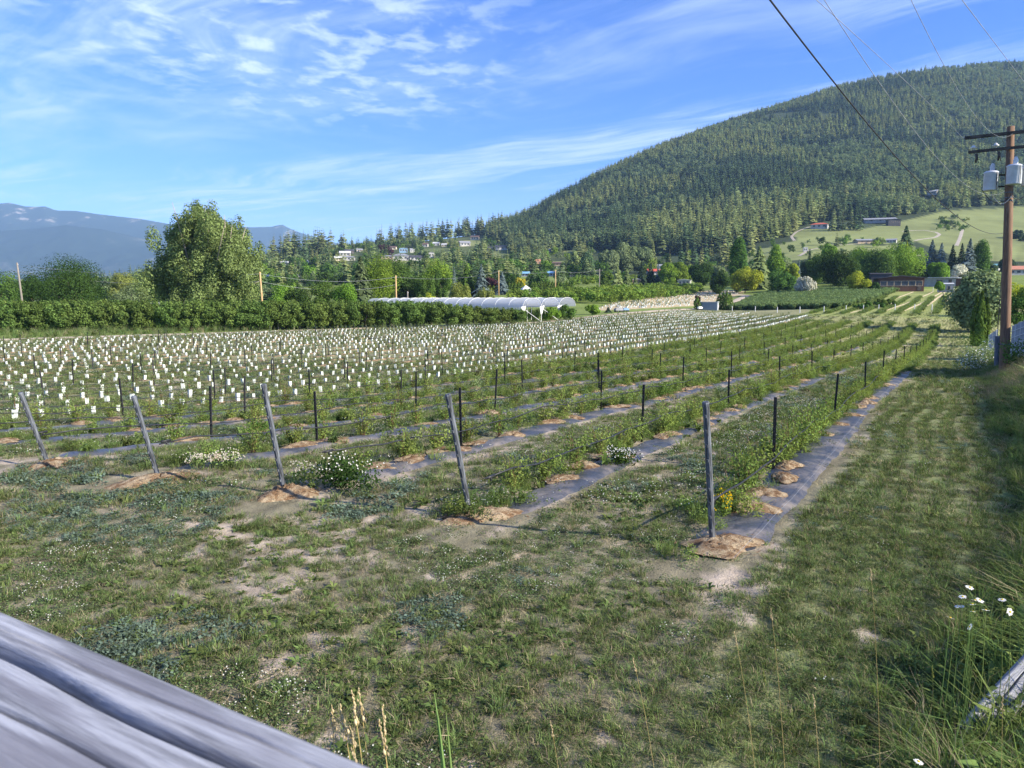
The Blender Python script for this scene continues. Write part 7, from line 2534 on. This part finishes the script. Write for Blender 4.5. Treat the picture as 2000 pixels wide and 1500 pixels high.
SS = [(700, 1345, 1.75, (745, 1520), 'tallest dry seed stalk behind the fence rail'), (664, 1376, 1.78, (720, 1530), 'dry seed stalk bending left behind the rail'), (648, 1378, 1.80, (660, 1500), 'leftmost upright dry seed stalk behind the rail'),
      (687, 1350, 1.73, (738, 1530), 'second tall dry stalk close to the tallest one'), (747, 1378, 1.72, (768, 1525), 'dry seed stalk at the right of the clump'), (740, 1408, 1.70, (800, 1530), 'short dry stalk leaning left at the right of the clump'), (684, 1420, 1.70, (730, 1540), 'short dry seed stalk low in the clump')]
for i, (px, py, Y, b, lab) in enumerate(SS): seed_stalk(px, py, Y, b, lab, 0.085, 'seed', 0.0016, 1.1, 0.0062)
S2 = [(1236, 1286, 2.4, (1330, 1520), 'thin stalk with a pale drooping seed head near the bottom middle'), (1345, 1300, 2.3, (1400, 1520), 'thin stalk with two small pale heads'), (1434, 1234, 2.5, (1520, 1520), 'stalk with a plump brownish seed head'),
      (1490, 1305, 2.3, (1560, 1520), 'stalk with a green seed head right of the plump one'), (1588, 1357, 2.2, (1640, 1520), 'leaning pale stalk among the lower right grass'), (1700, 1112, 2.9, (1740, 1400), 'reddish seed stalk rising above the mown lane'),
      (1505, 1188, 2.7, (1560, 1450), 'slender brown stalk left of the lane'), (1075, 1408, 2.1, (1130, 1540), 'small dry seed head low in the bottom middle'), (1640, 1140, 2.8, (1665, 1420), 'thin green stalk in front of the lane'),
      (1958, 1360, 2.2, (1975, 1530), 'brown fluffy seed head in front of the grey plank'), (1820, 1300, 2.5, (1850, 1520), 'tall green stalk left of the grey plank'), (1740, 1250, 2.6, (1790, 1520), 'thin dry stalk bending over the tall grass')]
for i, (px, py, Y, b, lab) in enumerate(S2):
    if i in (1, 8, 11): continue
    seed_stalk(px, py, Y, b, lab, 0.05, 'seed' if i not in (3, 8, 10) else 'leaf_willow', 0.0008, 0.8, 0.0042)

# two broad grass leaves right of the dry stalks
root = None
for (px, py, Y, b, w_) in ((848, 1352, 1.75, (900, 1540), 0.013), (871, 1392, 1.73, (905, 1545), 0.009)):
    tip = at(px, py, Y); bb = at(b[0], b[1], Y - 0.05); g = Vector((bb.x, bb.y, hz(bb.x, bb.y)))
    if root is None:
        root = empty('broad_grass', g); g0 = g
    mb = MB(); a = g - g0; c = tip - g0; n_ = 10
    vs = []
    for i in range(n_ + 1):
        f = i / n_; p = a.lerp(c, f) + Vector((0, 0, 0.04 * math.sin(math.pi * f)))
        ww = w_ * math.sin(math.pi * (0.18 + 0.82 * f)) ** 0.8
        vs += [p + Vector((-ww / 2, 0.004, 0)), p + Vector((0, -0.003, 0)), p + Vector((ww / 2, 0.004, 0))]
    mb.add(vs, [(3 * i + k, 3 * i + k + 1, 3 * i + k + 4, 3 * i + k + 3) for i in range(n_) for k in range(2)])
    mb.obj('leaf', M['grass_tall'], root, smooth_=True)
tag(root, 'pair of broad green grass leaves right of the dry stalks', 'grass plant')

# white flowering weeds and a leafy shrub along the bank by the pole
def bank_clump(px, Y, h_, w_, seed, leaf, flower, nfl, label, name='flowering_weed', n=700):
    u, _ = uw(px, 680); x = u * Y; rg = np.random.default_rng(seed)
    lobes = [((rg.normal() * w_ * 0.22, rg.normal() * w_ * 0.22, h_ * (0.3 + 0.45 * rg.random())), (w_ * 0.24, w_ * 0.24, h_ * 0.36)) for _ in range(12)]
    V, Fc = lobes_cloud(lobes, n, rg, 0.085, 0.5, 0.55, 0.5)
    V[:, 2] = np.maximum(V[:, 2], 0)
    o = link(bpy.data.objects.new(name, np_mesh(name, V, [Fc], M[leaf])), None, (x, Y, hz(x, Y) - 0.03))
    if nfl:
        V, Fc = lobes_cloud([(c, tuple(r_ * 1.1 for r_ in rr)) for c, rr in lobes], nfl, rg, 0.06, 0.6, 0.9, 0.9)
        obj_np('blossoms', V, [Fc], M[flower], parent=o)
    tag(o, label, 'weed')


bank_clump(1898, 33, 0.75, 1.3, 41, 'leaf_grey', 'petal', 260, 'nearest white flowering weed on the bank beside the lane')
bank_clump(1913, 36, 0.9, 1.4, 42, 'leaf_grey', 'petal', 220, 'middle white flowering weed on the bank beside the lane')
bank_clump(1925, 40, 1.1, 1.5, 43, 'leaf_grey', 'petal', 90, 'farther pale flowering weed below the dark fence post')
bank_clump(1985, 26, 1.15, 0.9, 44, 'leaf_mid', 'petal', 0, 'leafy green shrub at the right foot of the utility pole', 'leafy_shrub', 600)
bank_clump(1893, 62, 1.5, 2.6, 45, 'leaf_mid', 'petal', 0, 'tall green weeds in front of the willow bush', 'leafy_shrub', 900)
bank_clump(1940, 50, 1.4, 2.2, 46, 'leaf_mid', 'petal', 0, 'green brush between the cedars and the fence', 'leafy_shrub', 800)

# ------------------------------------------------------------------ air: pale haze over the whole valley
hb_ = MB(); hb_.box((0, 4200, 443), (19000, 10400, 1036))
hm, t = newmat('haze'); o_ = t.n('ShaderNodeOutputMaterial')
pv = t.n('ShaderNodeVolumePrincipled')
pv.inputs['Color'].default_value = (0.40, 0.65, 1.0, 1)
pv.inputs['Density'].default_value = 0.00009
pv.inputs['Anisotropy'].default_value = 0.0
t.t.links.new(pv.outputs[0], o_.inputs['Volume'])
hz_o = hb_.obj('haze', hm); tag(hz_o, 'thin pale blue haze filling the valley air', None, None, 'stuff')
